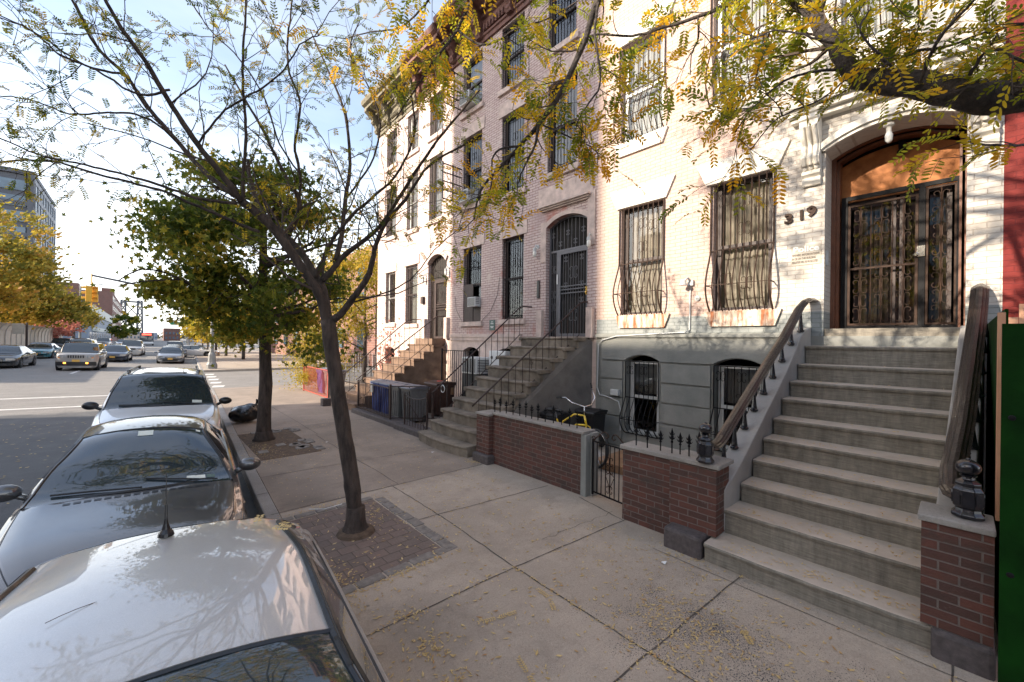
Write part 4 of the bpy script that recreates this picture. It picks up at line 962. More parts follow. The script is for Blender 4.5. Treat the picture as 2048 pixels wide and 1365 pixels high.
# --- areaway floor details of 319: raised cellar hatch and planter items
q = MB(); q.box(5.9, 7.35, 2.6, 4.35, 0, .14); tag(q.build('cellar_hatch', 'wood_board', bevel=.01), 'brown flat board platform on the areaway floor below the bulging basement windows', 'hatch cover')
q = MB(); q.box(5.35, 5.95, 1.98, 2.35, 0, .42); q.box(5.32, 5.98, 1.95, 2.38, .42, .47)
T = thing('storage_bin', (5.6, 2.1, 0), 'orange and red lidded box behind the short brick wall near the newel post', 'storage box')
q.build('body', 'red_iron', T, bevel=.02); q = MB(); q.box(5.30, 6.0, 1.93, 2.40, .471, .50); q.build('lid', 'peach_board', T, bevel=.008)

# --- middle stoop
def nosing_slabs(T, ns, yl, yr, mat):
    for (x, z), (x2, z2) in zip(ns[2:], ns[3:] + [(ns[-1][0] + .3, 0)]):
        for y, sg in ((yr(x), -1), (yl(x), 1)):
            q = MB(); a, b = sorted((y - sg * .05, y + sg * .055)); q.box(x - .012, x2 + .02, a, b, z - .085, z + .003); q.build('tread_end', mat, T, bevel=.015)
T2 = thing('stoop', (5.9, 6.9, 0), 'worn brown stoop with iron rails up to the dark gated door of the pink house', 'stoop')
n2 = [(4.50, .20), (4.76, .43), (5.03, .66), (5.30, .89), (5.57, 1.12), (5.85, 1.35), (6.13, 1.60), (6.42, 1.84), (6.72, 2.08), (7.02, 2.30)]
YL2 = lambda x: interp([(4.5, 8.0), (7.5, 7.32)], x); YR2 = lambda x: interp([(4.5, 6.20), (5.6, 6.05), (7.5, 5.55)], x)
steps(n2, YL2, YR2, 7.6, bulge=.10).build('steps', 'mid_step', T2)
q = MB(); prs = [(4.62, 0)] + [p for x, z in n2[1:] for p in ((x + .06, z - .27), (x + .06, z - .045))] + [(7.5, 2.25), (7.5, 0)]
q.prism(prs, lambda a, b: (a, YR2(a) + .03, b), lambda a, b: (a, YR2(a) + .10, b)); q.prism(prs, lambda a, b: (a, YL2(a) - .03, b), lambda a, b: (a, YL2(a) - .10, b)); q.build('side_wall', 'mid_side', T2)
nosing_slabs(T2, n2, YL2, YR2, 'mid_step')
def rail(P, pts_, low, mat, n, r=.017, curl=True, bars=True, step=None):
    q = MB(); q.tube(pts_, r, 8); h = q.build('handrail', mat, P, smooth=True)
    q = MB(); q.tube(low, .011, 4); q.build('bottom_rail', mat, h)
    for i in range(n + 1):
        t = i / n; x = lerp(low[0][0], low[-1][0], t)
        a = Vector(low[0]).lerp(Vector(low[-1]), t); top = interp([(p[0], p[2]) for p in pts_], a.x); yt = interp([(p[0], p[1]) for p in pts_], a.x)
        q = MB(); q.tube([(a.x, a.y, a.z), (a.x, yt, top)], .0075, 5); q.build('baluster', mat, h)
    return h
h = rail(T2, [(4.72, 6.33, .93), (4.80, 6.31, 1.0), (7.30, 5.80, 3.06), (7.38, 5.76, 3.10), (7.5, 5.72, 3.11)], [(4.86, 6.30, .33), (7.30, 5.80, 2.36)], 'brown_iron', 15)
q = MB(); q.tube([(6.05, 6.05, 1.62)] + [(6.05, 6.05 + b, 1.75 + a) for a, b in spiral(0, 0, .06)], .006, 4); q.build('scroll', 'brown_iron', h)
h = rail(T2, [(4.80, 7.97, 1.0), (4.86, 7.96, 1.04), (7.12, 7.60, 3.04), (7.22, 7.57, 3.09), (7.5, 7.52, 3.09)], [(4.86, 7.95, .33), (7.15, 7.60, 2.36)], 'brown_iron', 14)
q = MB(); q.tube([(4.84, 7.97, 0), (4.84, 7.97, 1.04)], .022, 4); q.build('rail_post', 'brown_iron', h)
# --- third stoop
T3 = thing('stoop', (6.1, 12.6, 0), 'brownstone stoop with iron rails at the sunlit corner house, half in shadow', 'stoop')
n3 = [(4.80, .21), (5.07, .44), (5.34, .67), (5.62, .90), (5.90, 1.13), (6.18, 1.36), (6.46, 1.59), (6.76, 1.82), (7.06, 2.05)]
YL3 = lambda x: interp([(4.7, 13.95), (7.5, 13.2)], x); YR3 = lambda x: interp([(4.7, 12.45), (7.5, 11.5)], x)
steps(n3, YL3, YR3, 7.6, bulge=.06).build('steps', 'brownstone_step', T3)
q = MB(); prs = [(4.9, 0)] + [p for x, z in n3[1:] for p in ((x + .06, z - .27), (x + .06, z - .045))] + [(7.5, 2.0), (7.5, 0)]
q.prism(prs, lambda a, b: (a, YR3(a) + .03, b), lambda a, b: (a, YR3(a) + .10, b)); q.prism(prs, lambda a, b: (a, YL3(a) - .03, b), lambda a, b: (a, YL3(a) - .10, b)); q.box(7.0, 7.56, 11.6, 12.7, 2.05, 2.25); q.build('side_wall', 'brownstone_step', T3)
nosing_slabs(T3, n3, YL3, YR3, 'brownstone_step')
h = rail(T3, [(4.9, 12.55, .95), (5.0, 12.52, 1.03), (7.25, 11.75, 2.98), (7.5, 11.62, 3.0)], [(5.0, 12.5, .35), (7.2, 11.75, 2.25)], 'brown_iron', 14)
h = rail(T3, [(4.9, 13.9, .95), (5.0, 13.85, 1.03), (7.0, 13.35, 2.86), (7.15, 13.3, 2.93), (7.5, 13.2, 2.93)], [(5.0, 13.8, .35), (7.1, 13.35, 2.25)], 'brown_iron', 13)
# --- plinth and iron fence in front of the middle house
q = MB()
for a, b, x0, x1 in ((8.02, 9.45, 4.62, 4.66), (9.452, 12.3, 4.66, 4.70)): q.box(x0, 5.1, a, b, -.1, .12)
tag(q.build('plinth', 'granite', bevel=.02), 'low dark stone plinth under the brown iron fence', 'plinth')
def fence(name, label, p0, p1, z0, z1, n, mat, posts=True, x2=None, extra=None):
    A_ = Vector(p0); B_ = Vector(p1); t = thing(name, (A_.x, A_.y, z0), label, 'iron fence')
    q = MB()
    for z in (z0 + .06, z1): q.tube([(A_.x, A_.y, z), (B_.x, B_.y, z)], .016, 4)
    q.build('rail', mat, t)
    for p in (A_, B_): q = MB(); q.tube([(p.x, p.y, z0 - .05), (p.x, p.y, z1 + .05)], .028, 4); q.build('post', mat, t)
    for i in range(1, n):
        p = A_.lerp(B_, i / n); q = MB(); q.tube([(p.x, p.y, z0 + .03), (p.x, p.y, z1 + (.0))], .0095, 5); q.build('bar', mat, t)
    return t
f = fence('iron_fence', 'brown iron railing round the blue bins in front of the pink house', (4.85, 12.25, 0), (4.80, 10.02, 0), .10, .92, 21, 'brown_iron')
f2 = fence('iron_fence', 'short brown iron railing panel running back toward the house beside the grey bin', (4.80, 9.98, 0), (5.9, 9.0, 0), .10, .98, 3, 'brown_iron')
f3 = thing('iron_gate', (4.78, 8.7, 0), 'half open brown iron gate with a curved top beside the worn brown stoop', 'gate')
q = MB()
for y in (8.14, 9.20): q.tube([(4.80, y, .04), (4.80, y, 1.0 if y < 9 else .90)], .022, 4)
q.tube([(4.80, 9.20, .86), (4.80, 8.95, .80), (4.80, 8.65, .79), (4.80, 8.35, .83), (4.80, 8.14, .90)], .013, 5); q.tube([(4.80, 9.20, .10), (4.80, 8.14, .10)], .012, 4); q.tube([(4.81, 9.15, .75), (4.81, 8.2, .15)], .007, 4); q.build('frame', 'brown_iron', f3)
for i in range(1, 8): y = lerp(9.20, 8.14, i / 8); q = MB(); q.tube([(4.80, y, .10), (4.80, y, .80)], .0075, 5); q.build('bar', 'brown_iron', f3)
q = MB(); q.tube([(5.6, 8.75 + .09 * math.cos(k * .5), .98 + .09 * math.sin(k * .5)) for k in range(14)], .01, 5); q.build('ring', 'white_metal', f2)
# rubbish bins
def bin_(x, y, mat, label, h=1.0, w=.30, d=.34, rot=0, group='wheeled bins in front of the pink house'):
    t = thing('rubbish_bin', (x, y, 0), label, 'rubbish bin', group); t.rotation_euler.z = rot
    q = MB(); k = .82
    vs = [(x + sx * w * s_, y + sy * d * s_, z) for z, s_ in ((.06, k), (h - .06, 1)) for sx, sy in ((-1, -1), (1, -1), (1, 1), (-1, 1))]
    q.add(vs, [(0, 1, 2, 3), (4, 5, 6, 7), (0, 1, 5, 4), (1, 2, 6, 5), (2, 3, 7, 6), (3, 0, 4, 7)])
    for i in range(4):
        for sx in (-1,): yy = y + d * (-.7 + .46 * i); q.add([(x - w * (.84 + .16 * f) - .012, yy + a * .03, .1 + (h - .22) * f) for f in (0, 1) for a in (-1, 1)] + [(x - w * (.84 + .16 * f) + .01, yy + a * .03, .1 + (h - .22) * f) for f in (0, 1) for a in (-1, 1)], [(0, 1, 3, 2), (0, 2, 6, 4), (1, 3, 7, 5)])
    q.box(x - w - .02, x + w + .02, y - d - .02, y + d + .02, h - .07, h - .02); b = q.build('body', mat, t, bevel=.01)
    q = MB(); q.prism([(-w - .04, 0), (w + .04, 0), (w + .02, .04), (0, .065), (-w - .02, .03)], lambda a, b_: (x + a, y - d - .03, h - .02 + b_), lambda a, b_: (x + a, y + d + .03, h - .02 + b_)); q.box(x - .05, x + .05, y - d, y + d, h + .03, h + .055); q.build('lid', 'bin_lid' if mat in ('bin_blue', 'bin_grey') else mat, t, bevel=.008)
    for sy in (-1, 1): q = MB(); q.lathe([(.09, -.02), (.09, .02)], (x + w * .7, y + sy * d * .8, .09), 14, 'y'); q.build('wheel', 'black_rubber', t)
    return t
b1 = bin_(5.42, 11.75, 'bin_blue', 'blue wheeled bin with a paper notice, farthest left behind the brown railing', .93, .27, .27)
q = MB(); q.box(5.09, 5.094, 11.75, 11.95, .62, .88); q.build('notice', 'paper', b1)
bin_(5.42, 11.13, 'bin_blue', 'second blue wheeled bin behind the brown railing, next to a grey bin', .93, .27, .27)
bin_(5.42, 10.51, 'bin_grey', 'grey wheeled bin behind the brown railing post', .93, .27, .27)
bin_(5.45, 9.88, 'bin_grey', 'grey wheeled bin nearest the worn stoop, behind the area gate', .93, .27, .27)
b5 = bin_(6.5, 10.3, 'bin_brown', 'dark brown bin with a red rag on its lid by the brownstone steps', .95)
q = MB(); q.sph((6.5, 10.3, .99), .09, .14, .03, 10, 5); tag(q.build('rag', 'red_iron'), 'crumpled red rag lying on the dark brown bin lid', 'rag')
b6 = bin_(7.0, 5.22, 'bin_black', 'black rubbish bin stuffed with bags beside the worn stoop wall, behind the yellow bicycle', .76, .22, .22, group='black bins in the areaway')
bin_(6.35, 5.62, 'bin_black', 'black rubbish bin behind the bicycle saddle, against the stoop side', .72, .22, .22, group='black bins in the areaway')
# basement items at the middle house: condenser, meter box, pipes
t = thing('air_conditioner', (7.1, 9.2, 0), 'large white air conditioner unit sticking out low beside the stoop rail of the pink house', 'air conditioner')
q = MB(); q.box(6.95, 7.45, 9.15, 9.85, 1.25, 1.72); q.build('casing', 'white_metal', t, bevel=.012)
q = MB(); 
for k in range(16): q.box(6.943, 6.949, 9.19 + .04 * k, 9.205 + .04 * k, 1.29, 1.68)
for k in range(8): q.box(7.0, 7.4, 9.143, 9.149, 1.31 + .045 * k, 1.33 + .045 * k)
q.build('vent', 'ac_dark', t)
t = thing('meter_box', (7.4, 8.7, 0), 'white electric meter cabinet with square doors behind the stoop rail', 'meter cabinet')
q = MB(); q.box(7.30, 7.49, 8.32, 9.02, 1.28, 1.92); q.build('cabinet', 'white_metal', t, bevel=.01)
q = MB()
for a in range(3):
    for b in range(2): q.sph((7.295, 8.45 + .22 * a, 1.45 + .28 * b), .012, .05, .05, 10, 6)
q.build('meter', 'ac_dark', t)
q = MB(); q.box(7.0, 7.45, 9.1, 9.9, 0, 1.23); tag(q.build('cellar_door', 'ac_dark'), 'dark iron cellar door box under the white air conditioner', 'cellar door')
g4 = fence('iron_fence', 'tall dark iron bars guarding the basement window beside the white air conditioner', (6.75, 10.6, 0), (6.75, 9.05, 0), .0, 1.9, 14, 'black_iron')
q = MB(); q.lathe([(.30, 0), (.30, .02)], (6.1, 9.0, .004), 20); tag(q.build('manhole_cover', 'granite'), 'round dark cover set in the areaway floor by the stoop', 'manhole cover')
q = MB(); q.box(6.6, 6.68, 9.9, 11.2, .62, .82, rot=.1); tag(q.build('plank', 'wood_board'), 'brown plank leaning by the dark brown bin below the brownstone steps', 'plank')
# red fence at the corner and its bin
f = fence('iron_fence', 'red painted iron fence with mesh at the sunlit corner beyond the third stoop', (5.0, 15.4, 0), (5.05, 18.6, 0), .0, 1.05, 26, 'red_iron')
bin_(5.5, 16.2, 'bin_grey', 'grey wheeled bin behind the red corner fence', .98, group='bins behind the red fence'); bin_(5.5, 17.1, 'bin_blue', 'blue wheeled bin behind the red corner fence', .98, group='bins behind the red fence')
f = fence('iron_fence', 'brown iron fence post panel between the red corner fence and the third stoop', (5.0, 15.35, 0), (4.95, 14.3, 0), .0, 1.0, 8, 'brown_iron')
q = MB(); q.box(4.35, 4.62, 13.9, 14.15, 0, .24); tag(q.build('stone_block', 'granite', bevel=.02), 'small dark stone block on the pavement edge near the third stoop', 'stone block')
q = MB(); q.box(8.5, 8.54, 17.2, 24, 0, 1.6); 
f = fence('iron_fence', 'long dark garden fence on the far side of the corner lot', (7.6, 17.1, 0), (7.6, 23.0, 0), .0, 1.5, 40, 'black_iron')
f = fence('iron_fence', 'pale rail fence beyond the corner lot under the yellow trees', (8.2, 26, 0), (13, 26.0, 0), .0, 1.3, 30, 'ac_grey')
# --- green board hoarding
t = thing('board_fence', (4.1, -.2, 0), 'tall dark green painted plywood fence at the right edge of the photo', 'board fence')
q = MB(); q.box(4.10, 4.14, -1.35, -.176, 0, 2.35); q.build('panel', 'green_board', t); q = MB(); q.box(4.10, 4.14, -2.57, -1.36, 0, 2.35); q.build('panel', 'green_board', t); q = MB(); q.box(4.10, 4.14, -5.0, -2.58, 0, 2.35); q.build('panel', 'green_board', t)
q = MB(); q.box(4.42, 4.50, -.205, -.170, .99, 2.44); q.build('corner_post', 'peach_board', t)
q = MB(); q.box(4.53, 7.46, -.222, -.205, .0, 2.47); q.build('side_panel', 'green_board', t)
q = MB()
q.box(4.6, 7.4, -.262, -.226, .9, 1.0); q.build('stud', 'peach_board', t)
q = MB(); 
for k in range(9): q.box(6.9, 6.93, -.405 - .16 * k, -.25 - .16 * k, 0, 2.52 + .07 * ((k * 2) % 5)) 
q.build('back_board', 'peach_board', t)
q = MB()
for z in (1.75, .75):
    for y in (-.22, -.6, -1.2): q = MB(); q.sph((4.098, y, z), .006, .018, .018, 8, 5); q.build('bolt', 'black_iron', t)
# --- rubbish bag on the pavement
q = MB(); random.seed(5)
n, m_ = 26, 14; bx, by = 1.98, 12.55
vs = []
for i in range(m_ + 1):
    ph = PI * i / m_
    for k in range(n):
        th = 2 * PI * k / n; rr = 1 + .10 * math.sin(5 * th + 2 * ph) * math.sin(ph) + .07 * math.sin(9 * th - 3 * ph) + random.uniform(-.03, .03)
        x = .30 * math.sin(ph) * math.cos(th) * rr; y = .30 * math.sin(ph) * math.sin(th) * rr; z = .22 + .22 * math.cos(ph) * rr + .10 * max(0, (x / .3)) * max(0, math.cos(ph) + .3)
        vs.append((bx + x * 1.15, by + y, max(.005, z)))
q.add(vs, [(i * n + k, (i + 1) * n + k, (i + 1) * n + (k + 1) % n, i * n + (k + 1) % n) for i in range(m_) for k in range(n)])
t = thing('rubbish_bag', (bx, by, 0), 'tied black plastic rubbish bag lying on the pavement beside a tree trunk', 'rubbish bag')
q.build('bag', 'bag_black', t, smooth=True, sub=1)
q = MB(); q.lathe([(.03, 0), (.025, .05), (.07, .12), (.09, .15)], (bx + .25, by, .42), 9, rot=Matrix.Rotation(.6, 3, 'Y')); q.build('knot', 'bag_black', t)
# --- bicycle
def bicycle():
    t = thing('bicycle', (5.35, 4.55, 0), 'yellow cruiser bicycle with wide chrome handlebars leaning behind the brick wall', 'bicycle')
    fw = Vector((5.36, 3.86, .34)); rw = Vector((5.30, 4.95, .34)); lean = .10
    def P_(x, y, z): return (x + lean * z, y, z)
    def wheel(c, rot):
        q = MB(); r = .325; ax = Matrix.Rotation(rot, 3, 'Z')
        def ringp(R_, rr, nm, mt, par):
            qq = MB(); pts = [tuple(c + ax @ Vector((lean * R_ * math.sin(a), R_ * math.cos(a), R_ * math.sin(a)))) for a in [2 * PI * k / 36 for k in range(37)]]; qq.tube(pts, rr, 7, cap=False); return qq.build(nm, mt, par, smooth=True)
        w = ringp(.318, .024, 'tyre', 'black_rubber', t); ringp(.292, .011, 'rim', 'chrome', w)
        qq = MB(); 
        for k in range(24):
            a = 2 * PI * k / 24; qq.tube([tuple(c), tuple(c + ax @ Vector((lean * .29 * math.sin(a), .29 * math.cos(a), .29 * math.sin(a))))], .0016, 3)
        qq.lathe([(.02, -.04), (.025, 0), (.02, .04)], c, 10, 'x'); qq.build('spokes', 'chrome', w)
        return w
    wheel(fw, -.25); wheel(rw, 0)
    q = MB(); hd = Vector(P_(5.34, 4.16, .86)); hb = Vector(P_(5.34, 4.10, .70)); bb = Vector(P_(5.31, 4.55, .30)); sc = Vector(P_(5.31, 4.78, .72)); rd = rw
    q.tube([hd, hb], .020, 8); q.tube([hd, Vector(P_(5.33, 4.38, .86)), Vector(P_(5.32, 4.62, .70)), Vector(P_(5.31, 4.72, .58))], .017, 8); q.tube([hb, Vector(P_(5.33, 4.32, .68)), Vector(P_(5.32, 4.48, .50)), bb], .019, 8); q.tube([sc, bb], .016, 8)
    for s_ in (-1, 1):
        o = Vector((.05 * s_, 0, 0)); q.tube([sc - Vector((0, 0, .1)), rd + o], .010, 6); q.tube([bb, rd + o], .011, 6)
        q.tube([hb + Vector((0, -.0, .0)), hb + Vector((.055 * s_, -.03, -.03)), fw + o], [.013, .014, .009], 7)
    q.build('frame', 'yellow_paint', t, smooth=True)
    q = MB(); top = hd + Vector((.01, .01, .16)); q.tube([hd, top], .012, 7)
    q.tube([top + Vector((-.03, .62, .10)), top + Vector((-.05, .40, .13)), top + Vector((-.10, .20, .06)), top, top + Vector((.16, -.03, .02)), top + Vector((.32, .0, .14)), top + Vector((.36, .10, .28))], .012, 8); q.build('handlebar', 'chrome', t, smooth=True)
    for a, b in ((top + Vector((-.03, .64, .10)), top + Vector((-.045, .50, .12))), (top + Vector((.362, .11, .30)), top + Vector((.37, .14, .40)))): q = MB(); q.tube([a, b], .017, 8); q.build('grip', 'black_rubber', t)
    q = MB(); q.tube([sc, sc + Vector((.0, .04, .13))], .012, 7); q.build('seat_post', 'chrome', t)
    q = MB(); s0 = sc + Vector((.01, .06, .17)); q.sph(s0 + Vector((0, .06, 0)), .12, .13, .045, 14, 7); q.sph(s0 + Vector((0, -.10, -.005)), .04, .13, .03, 10, 6); q.build('saddle', 'black_rubber', t, smooth=True)
    q = MB(); q.lathe([(.09, -.006), (.09, .006)], bb + Vector((-.05, 0, 0)), 18, 'x'); q.tube([bb + Vector((-.06, 0, 0)), bb + Vector((-.07, -.12, -.12)), bb + Vector((-.12, -.12, -.12))], .009, 6); q.tube([bb + Vector((.06, 0, 0)), bb + Vector((.07, .12, .12)), bb + Vector((.12, .12, .12))], .009, 6); q.box(bb.x - .18, bb.x - .1, bb.y - .17, bb.y - .07, bb.z - .13, bb.z - .11); q.build('crank', 'black_iron', t)
    q = MB(); q.tube([rw + Vector((0, .02, .38)), rw + Vector((0, -.2, .4))], .01, 6); q.tube([rw + Vector((0, -.34 * math.cos(a), .34 * math.sin(a))) for a in (.9, 1.3, 1.7, 2.1, 2.5, 2.9)], .02, 4); q.build('mudguard', 'black_trim', t)
    t.location = t.location + Vector((.52, .42, 0)); return t
bicycle()
# ------------------------------------------------------------------ cars (lofted body shells)
def pchip(tab):
    xs = [p[0] for p in tab]; ys = [p[1] for p in tab]; n = len(xs)
    h = [xs[i + 1] - xs[i] for i in range(n - 1)]; dl = [(ys[i + 1] - ys[i]) / h[i] for i in range(n - 1)]
    m = [dl[0]] + [0 if dl[i - 1] * dl[i] <= 0 else 2 * dl[i - 1] * dl[i] / (dl[i - 1] + dl[i]) for i in range(1, n - 1)] + [dl[-1]]
    def f(x):
        if x <= xs[0]: return ys[0]
        if x >= xs[-1]: return ys[-1]
        i = max(k for k in range(n) if xs[k] <= x); i = min(i, n - 2)
        t = (x - xs[i]) / h[i]; t2, t3 = t * t, t * t * t
        return (2 * t3 - 3 * t2 + 1) * ys[i] + (t3 - 2 * t2 + t) * h[i] * m[i] + (-2 * t3 + 3 * t2) * ys[i + 1] + (t3 - t2) * h[i] * m[i + 1]
    return f
def car(name, label, cat, x, y, head, S, paintm, group=None, fine=False, det=None):
    """x,y = front centre of the car on the road; it faces -Y turned by head; S = shape dict (metres)"""
    Ln, W = S['L'], S['W'] / 2
    cow, rf, re, rd = S['cowl'], S['rf'], S['re'], S['rd']          # cowl, roof front, roof rear, rear glass base
    zt = pchip(S['top']); zb = pchip(S['belt']); wb = pchip(S['plan'])
    H = S['H']; wr = S.get('roofw', .56); crown = S.get('crown', .05)
    wtf = pchip([(0, S['plan'][0][1] * .86), (cow * .5, W * .84), (cow, W * .88), (rf, wr + .015), ((rf + re) / 2, wr + .02), (re, wr - .02), (rd, W * .84), (Ln, S['plan'][-1][1] * .88)])
    NU = 84 if fine else 46
    us = sorted(set([round(Ln * i / NU, 3) for i in range(NU + 1)] + [cow, cow + .012, rf, rf + .012, re, rd, .03, .08, .14]))
    us = [u for i, u in enumerate(us) if i == 0 or u - us[i - 1] > .008]
    def glassy(u): return cow < u < rd
    NR = 12
    def section(u):
        b, w_, t, wt = zb(u), wb(u), zt(u), wtf(u); cr = min(crown, max(.015, (t - b) * .4)); ze = t - cr
        tuck = .0 if u > .25 else (1 - u / .25) * .05
        r = [(w_ * .90, S.get('sill', .19)), (w_ * .975, .30), (w_ * 1.0, .48), (w_ * 1.005, b - .16), (w_ * .985, b - .05), (w_ * .955, b)]
        a = (w_ * .955 - .03, b + min(.012, max(.002, (ze - b) * .2)))
        if ze - b > .12:
            r += [a] + [(lerp(a[0], wt + .03, f) + .022 * math.sin(PI * f), lerp(a[1], ze - .02, f)) for f in (.5, 1)] + [(wt, ze)]
        else:
            r += [a, (lerp(a[0], wt, .5), lerp(a[1], ze, .55)), (lerp(a[0], wt, .8), lerp(a[1], ze, .85)), (wt, ze)]
        r += [(wt * .82, ze + cr * .45), (wt * .45, ze + cr * .85), (0, t)]
        return r
    secs = [section(u) for u in us]; nr = len(secs[0])
    hd = Matrix.Rotation(head, 3, 'Z'); cz = zr(x, y + 2); tilt = .032
    org = Vector((x, y, cz))
    def W_(u, w, z): p = Vector((w, u, z - tilt * w)); return org + hd @ p
    # classify faces
    def cls(i, j):
        u = (us[i] + us[i + 1]) / 2
        if glassy(u):
            if j >= 9:
                if cow + .0 < u < rf: return 'windshield'
                if re < u < rd: return 'rear_window' if (S.get('back', 1)) else 'body'
            elif 6 <= j <= 7:
                a, b = cow + .38, rd - (.42 if S.get('cpil', 1) else .12)
                if a < u < b:
                    for pb in S.get('pillars', [(cow + rd) / 2]):
                        if abs(u - pb) < .05: return 'pillar'
                    return 'side_window'
        for nm, (u0, u1, j0, j1) in S.get('regions', {}).items():
            if u0 <= u <= u1 and j0 <= j <= j1: return nm
        return 'body'
    wheels = [S['fw'], S['rw']]; wrad = S.get('wr', .32); wc = wrad - .0; arch = wrad + .06
    vmap = {}
    parts = {}
    def getv(part, i, j, s):
        u, (w, z) = us[i], secs[i][j]
        d = parts.setdefault(part, ([], {}, []))
        k = (i, j, s if j < nr - 1 else 1)
        if k not in d[1]:
            uu, zz = u, z
            if j <= 4:
                for wc_ in wheels:
                    dx, dz = u - wc_, z - wc; rr = math.hypot(dx, dz)
                    if 1e-6 < rr < arch: uu, zz = wc_ + dx / rr * arch, max(.17, wc + dz / rr * arch)
            d[1][k] = len(d[0]); d[0].append(W_(uu, w * s, zz))
        return d[1][k]
    for i in range(len(us) - 1):
        for j in range(nr - 1):
            if j < 4:
                inside = False
                for wc_ in wheels:
                    if all(math.hypot(us[a] - wc_, secs[a][b][1] - wc) < arch + .001 for a in (i, i + 1) for b in (j, j + 1)): inside = True
                if inside: continue
            c = cls(i, j)
            c0 = c
            for s in (1, -1):
                c = c0 if c0 in ('body', 'windshield', 'rear_window') else (c0, s)
                q = [getv(c, i, j, s), getv(c, i + 1, j, s), getv(c, i + 1, j + 1, s), getv(c, i, j + 1, s)]
                parts[c][2].append(tuple(q if s > 0 else q[::-1]))
    # end caps
    for e, i in ((0, 0), (1, len(us) - 1)):
        for j in range(nr - 1):
            q = [getv('body', i, j, 1), getv('body', i, j + 1, 1), getv('body', i, j + 1, -1), getv('body', i, j, -1)]
            parts['body'][2].append(tuple(q if e == 0 else q[::-1]))
    t = thing(name, tuple(org), label, cat, group)
    mats = {'body': paintm, 'windshield': 'car_glass', 'rear_window': 'car_glass', 'side_window': 'car_glass', 'pillar': 'black_trim', 'headlight': 'lens', 'bumper': S.get('bumper_mat', 'black_trim'), 'grille_panel': 'black_trim'}
    body = None
    for kk in ['body'] + [k for k in parts if k != 'body']:
        vs, _, fs = parts[kk]; q = MB(); q.add(vs, fs); nm = kk if isinstance(kk, str) else kk[0]
        if nm in ('windshield', 'rear_window', 'side_window', 'headlight'): pass
        o = q.build(nm, mats.get(nm, paintm), t, smooth=True)
        if nm == 'body': body = o
    # trim: hood seam, glass surround
    def line(j, u0, u1, s, r=.005, lift=.002, n=24, f=None):
        pts = []
        for k in range(n + 1):
            u = lerp(u0, u1, k / n); sc = section(u); w, z = sc[j]; pts.append(W_(u, (w + (f(u) if f else 0)) * s, z + lift))
        return pts
    q = MB()
    for s in (1, -1):
        q.tube(line(9, cow - .01, rf + .01, s), .011 if fine else .014, 5)
        q.tube(line(6, cow + .30, rd - .2, s), .010, 4); q.tube(line(8, cow + .30, rd - .25, s), .009, 4)
    q.tube([W_(cow - .005 + S.get('bow', 0) * abs(k / 8) ** 2, section(cow)[9][0] * k / 8, section(cow)[9][1] + (zt(cow) - section(cow)[9][1]) * (1 - (k / 8) ** 2) + .004) for k in range(-8, 9)], .016, 5)
    q.tube([W_(rf, section(rf)[9][0] * k / 8, section(rf)[9][1] + crown * (1 - abs(k / 8) ** 2.2) + .002) for k in range(-8, 9)], .009, 5)
    q.build('window_trim', 'black_trim', t)
    if fine:
        q = MB()
        for s in (1, -1): q.tube(line(8, .12, cow - .02, s, .004, .001), .004, 4)
        q.build('bonnet_seam', 'black_trim', body)
    # wheels
    for u in wheels:
        for s in (1, -1):
            c = W_(u, s * (W - .10), wrad); q = MB()
            rt = Matrix.Rotation(head, 3, 'Z')
            q.lathe([(wrad * .62, -.10), (wrad * .93, -.10), (wrad, -.07), (wrad, .07), (wrad * .93, .10), (wrad * .62, .10)], (0, 0, 0), 24, 'x'); q.v = [tuple(c + rt @ Vector(p)) for p in q.v]; wh = q.build('wheel', 'tyre', t)
            q = MB(); q.lathe([(wrad * .60, s * .06), (wrad * .63, s * .098), (wrad * .56, s * .10), (wrad * .5, s * .08), (wrad * .2, s * .085), (.03, s * .10)], (0, 0, 0), 20, 'x')
            for k in range(5): a = 2 * PI * k / 5; q.tube([(s * .095, 0, 0), (s * .09, wrad * .55 * math.cos(a), wrad * .55 * math.sin(a))], .022, 4)
            q.v = [tuple(c + rt @ Vector(p)) for p in q.v]; q.build('rim', 'rim', wh)
            q = MB(); q.lathe([(arch - .01, -.12), (arch - .01, .05)], (0, 0, 0), 20, 'x'); q.v = [tuple(W_(u, s * (W - .12), wrad) + rt @ Vector(p)) for p in q.v]; q.build('wheel_arch', 'black_trim', body)
    # mirrors
    for s in (1, -1):
        c = Vector((s * (W + .10), cow + S.get('mir', .42), zb(cow + .4) + .06)); q = MB()
        q.sph((0, 0, 0), .115, .07, .075, 14, 8)
        q.v = [(p[0] * (1 + .0), min(p[1], .035), p[2]) for p in q.v]
        q.tube([(-s * .06, 0, -.03), (-s * .16, .02, -.09)], .028, 7); q.v = [tuple(W_(c.y + p[1], c.x + p[0], c.z + p[2])) for p in q.v]
        q.build('wing_mirror', S.get('mirmat', paintm), t, smooth=True)
    # front details
    def fbox(nm, mt, u, w0, w1, z0, z1, d=.03, par=None, bev=.008):
        q = MB(); vs = []
        def fu(w): 
            # bumper face bows back toward the corners
            return u + S.get('nose', .12) * (abs(w) / W) ** 2.5
        n = 8; rows = []
        for k in range(n + 1):
            w = lerp(w0, w1, k / n); rows.append([W_(fu(w) - d, w, z0), W_(fu(w) - d, w, z1), W_(fu(w) + .1, w, z1), W_(fu(w) + .1, w, z0)])
        vs = [p for r_ in rows for p in r_]; q.add(vs, [(4 * k + a, 4 * k + (a + 1) % 4, 4 * k + 4 + (a + 1) % 4, 4 * k + 4 + a) for k in range(n) for a in range(4)] + [(0, 1, 2, 3), (4 * n, 4 * n + 1, 4 * n + 2, 4 * n + 3)])
        return q.build(nm, mt, par or t, smooth=False)
    F = S.get('front', {})
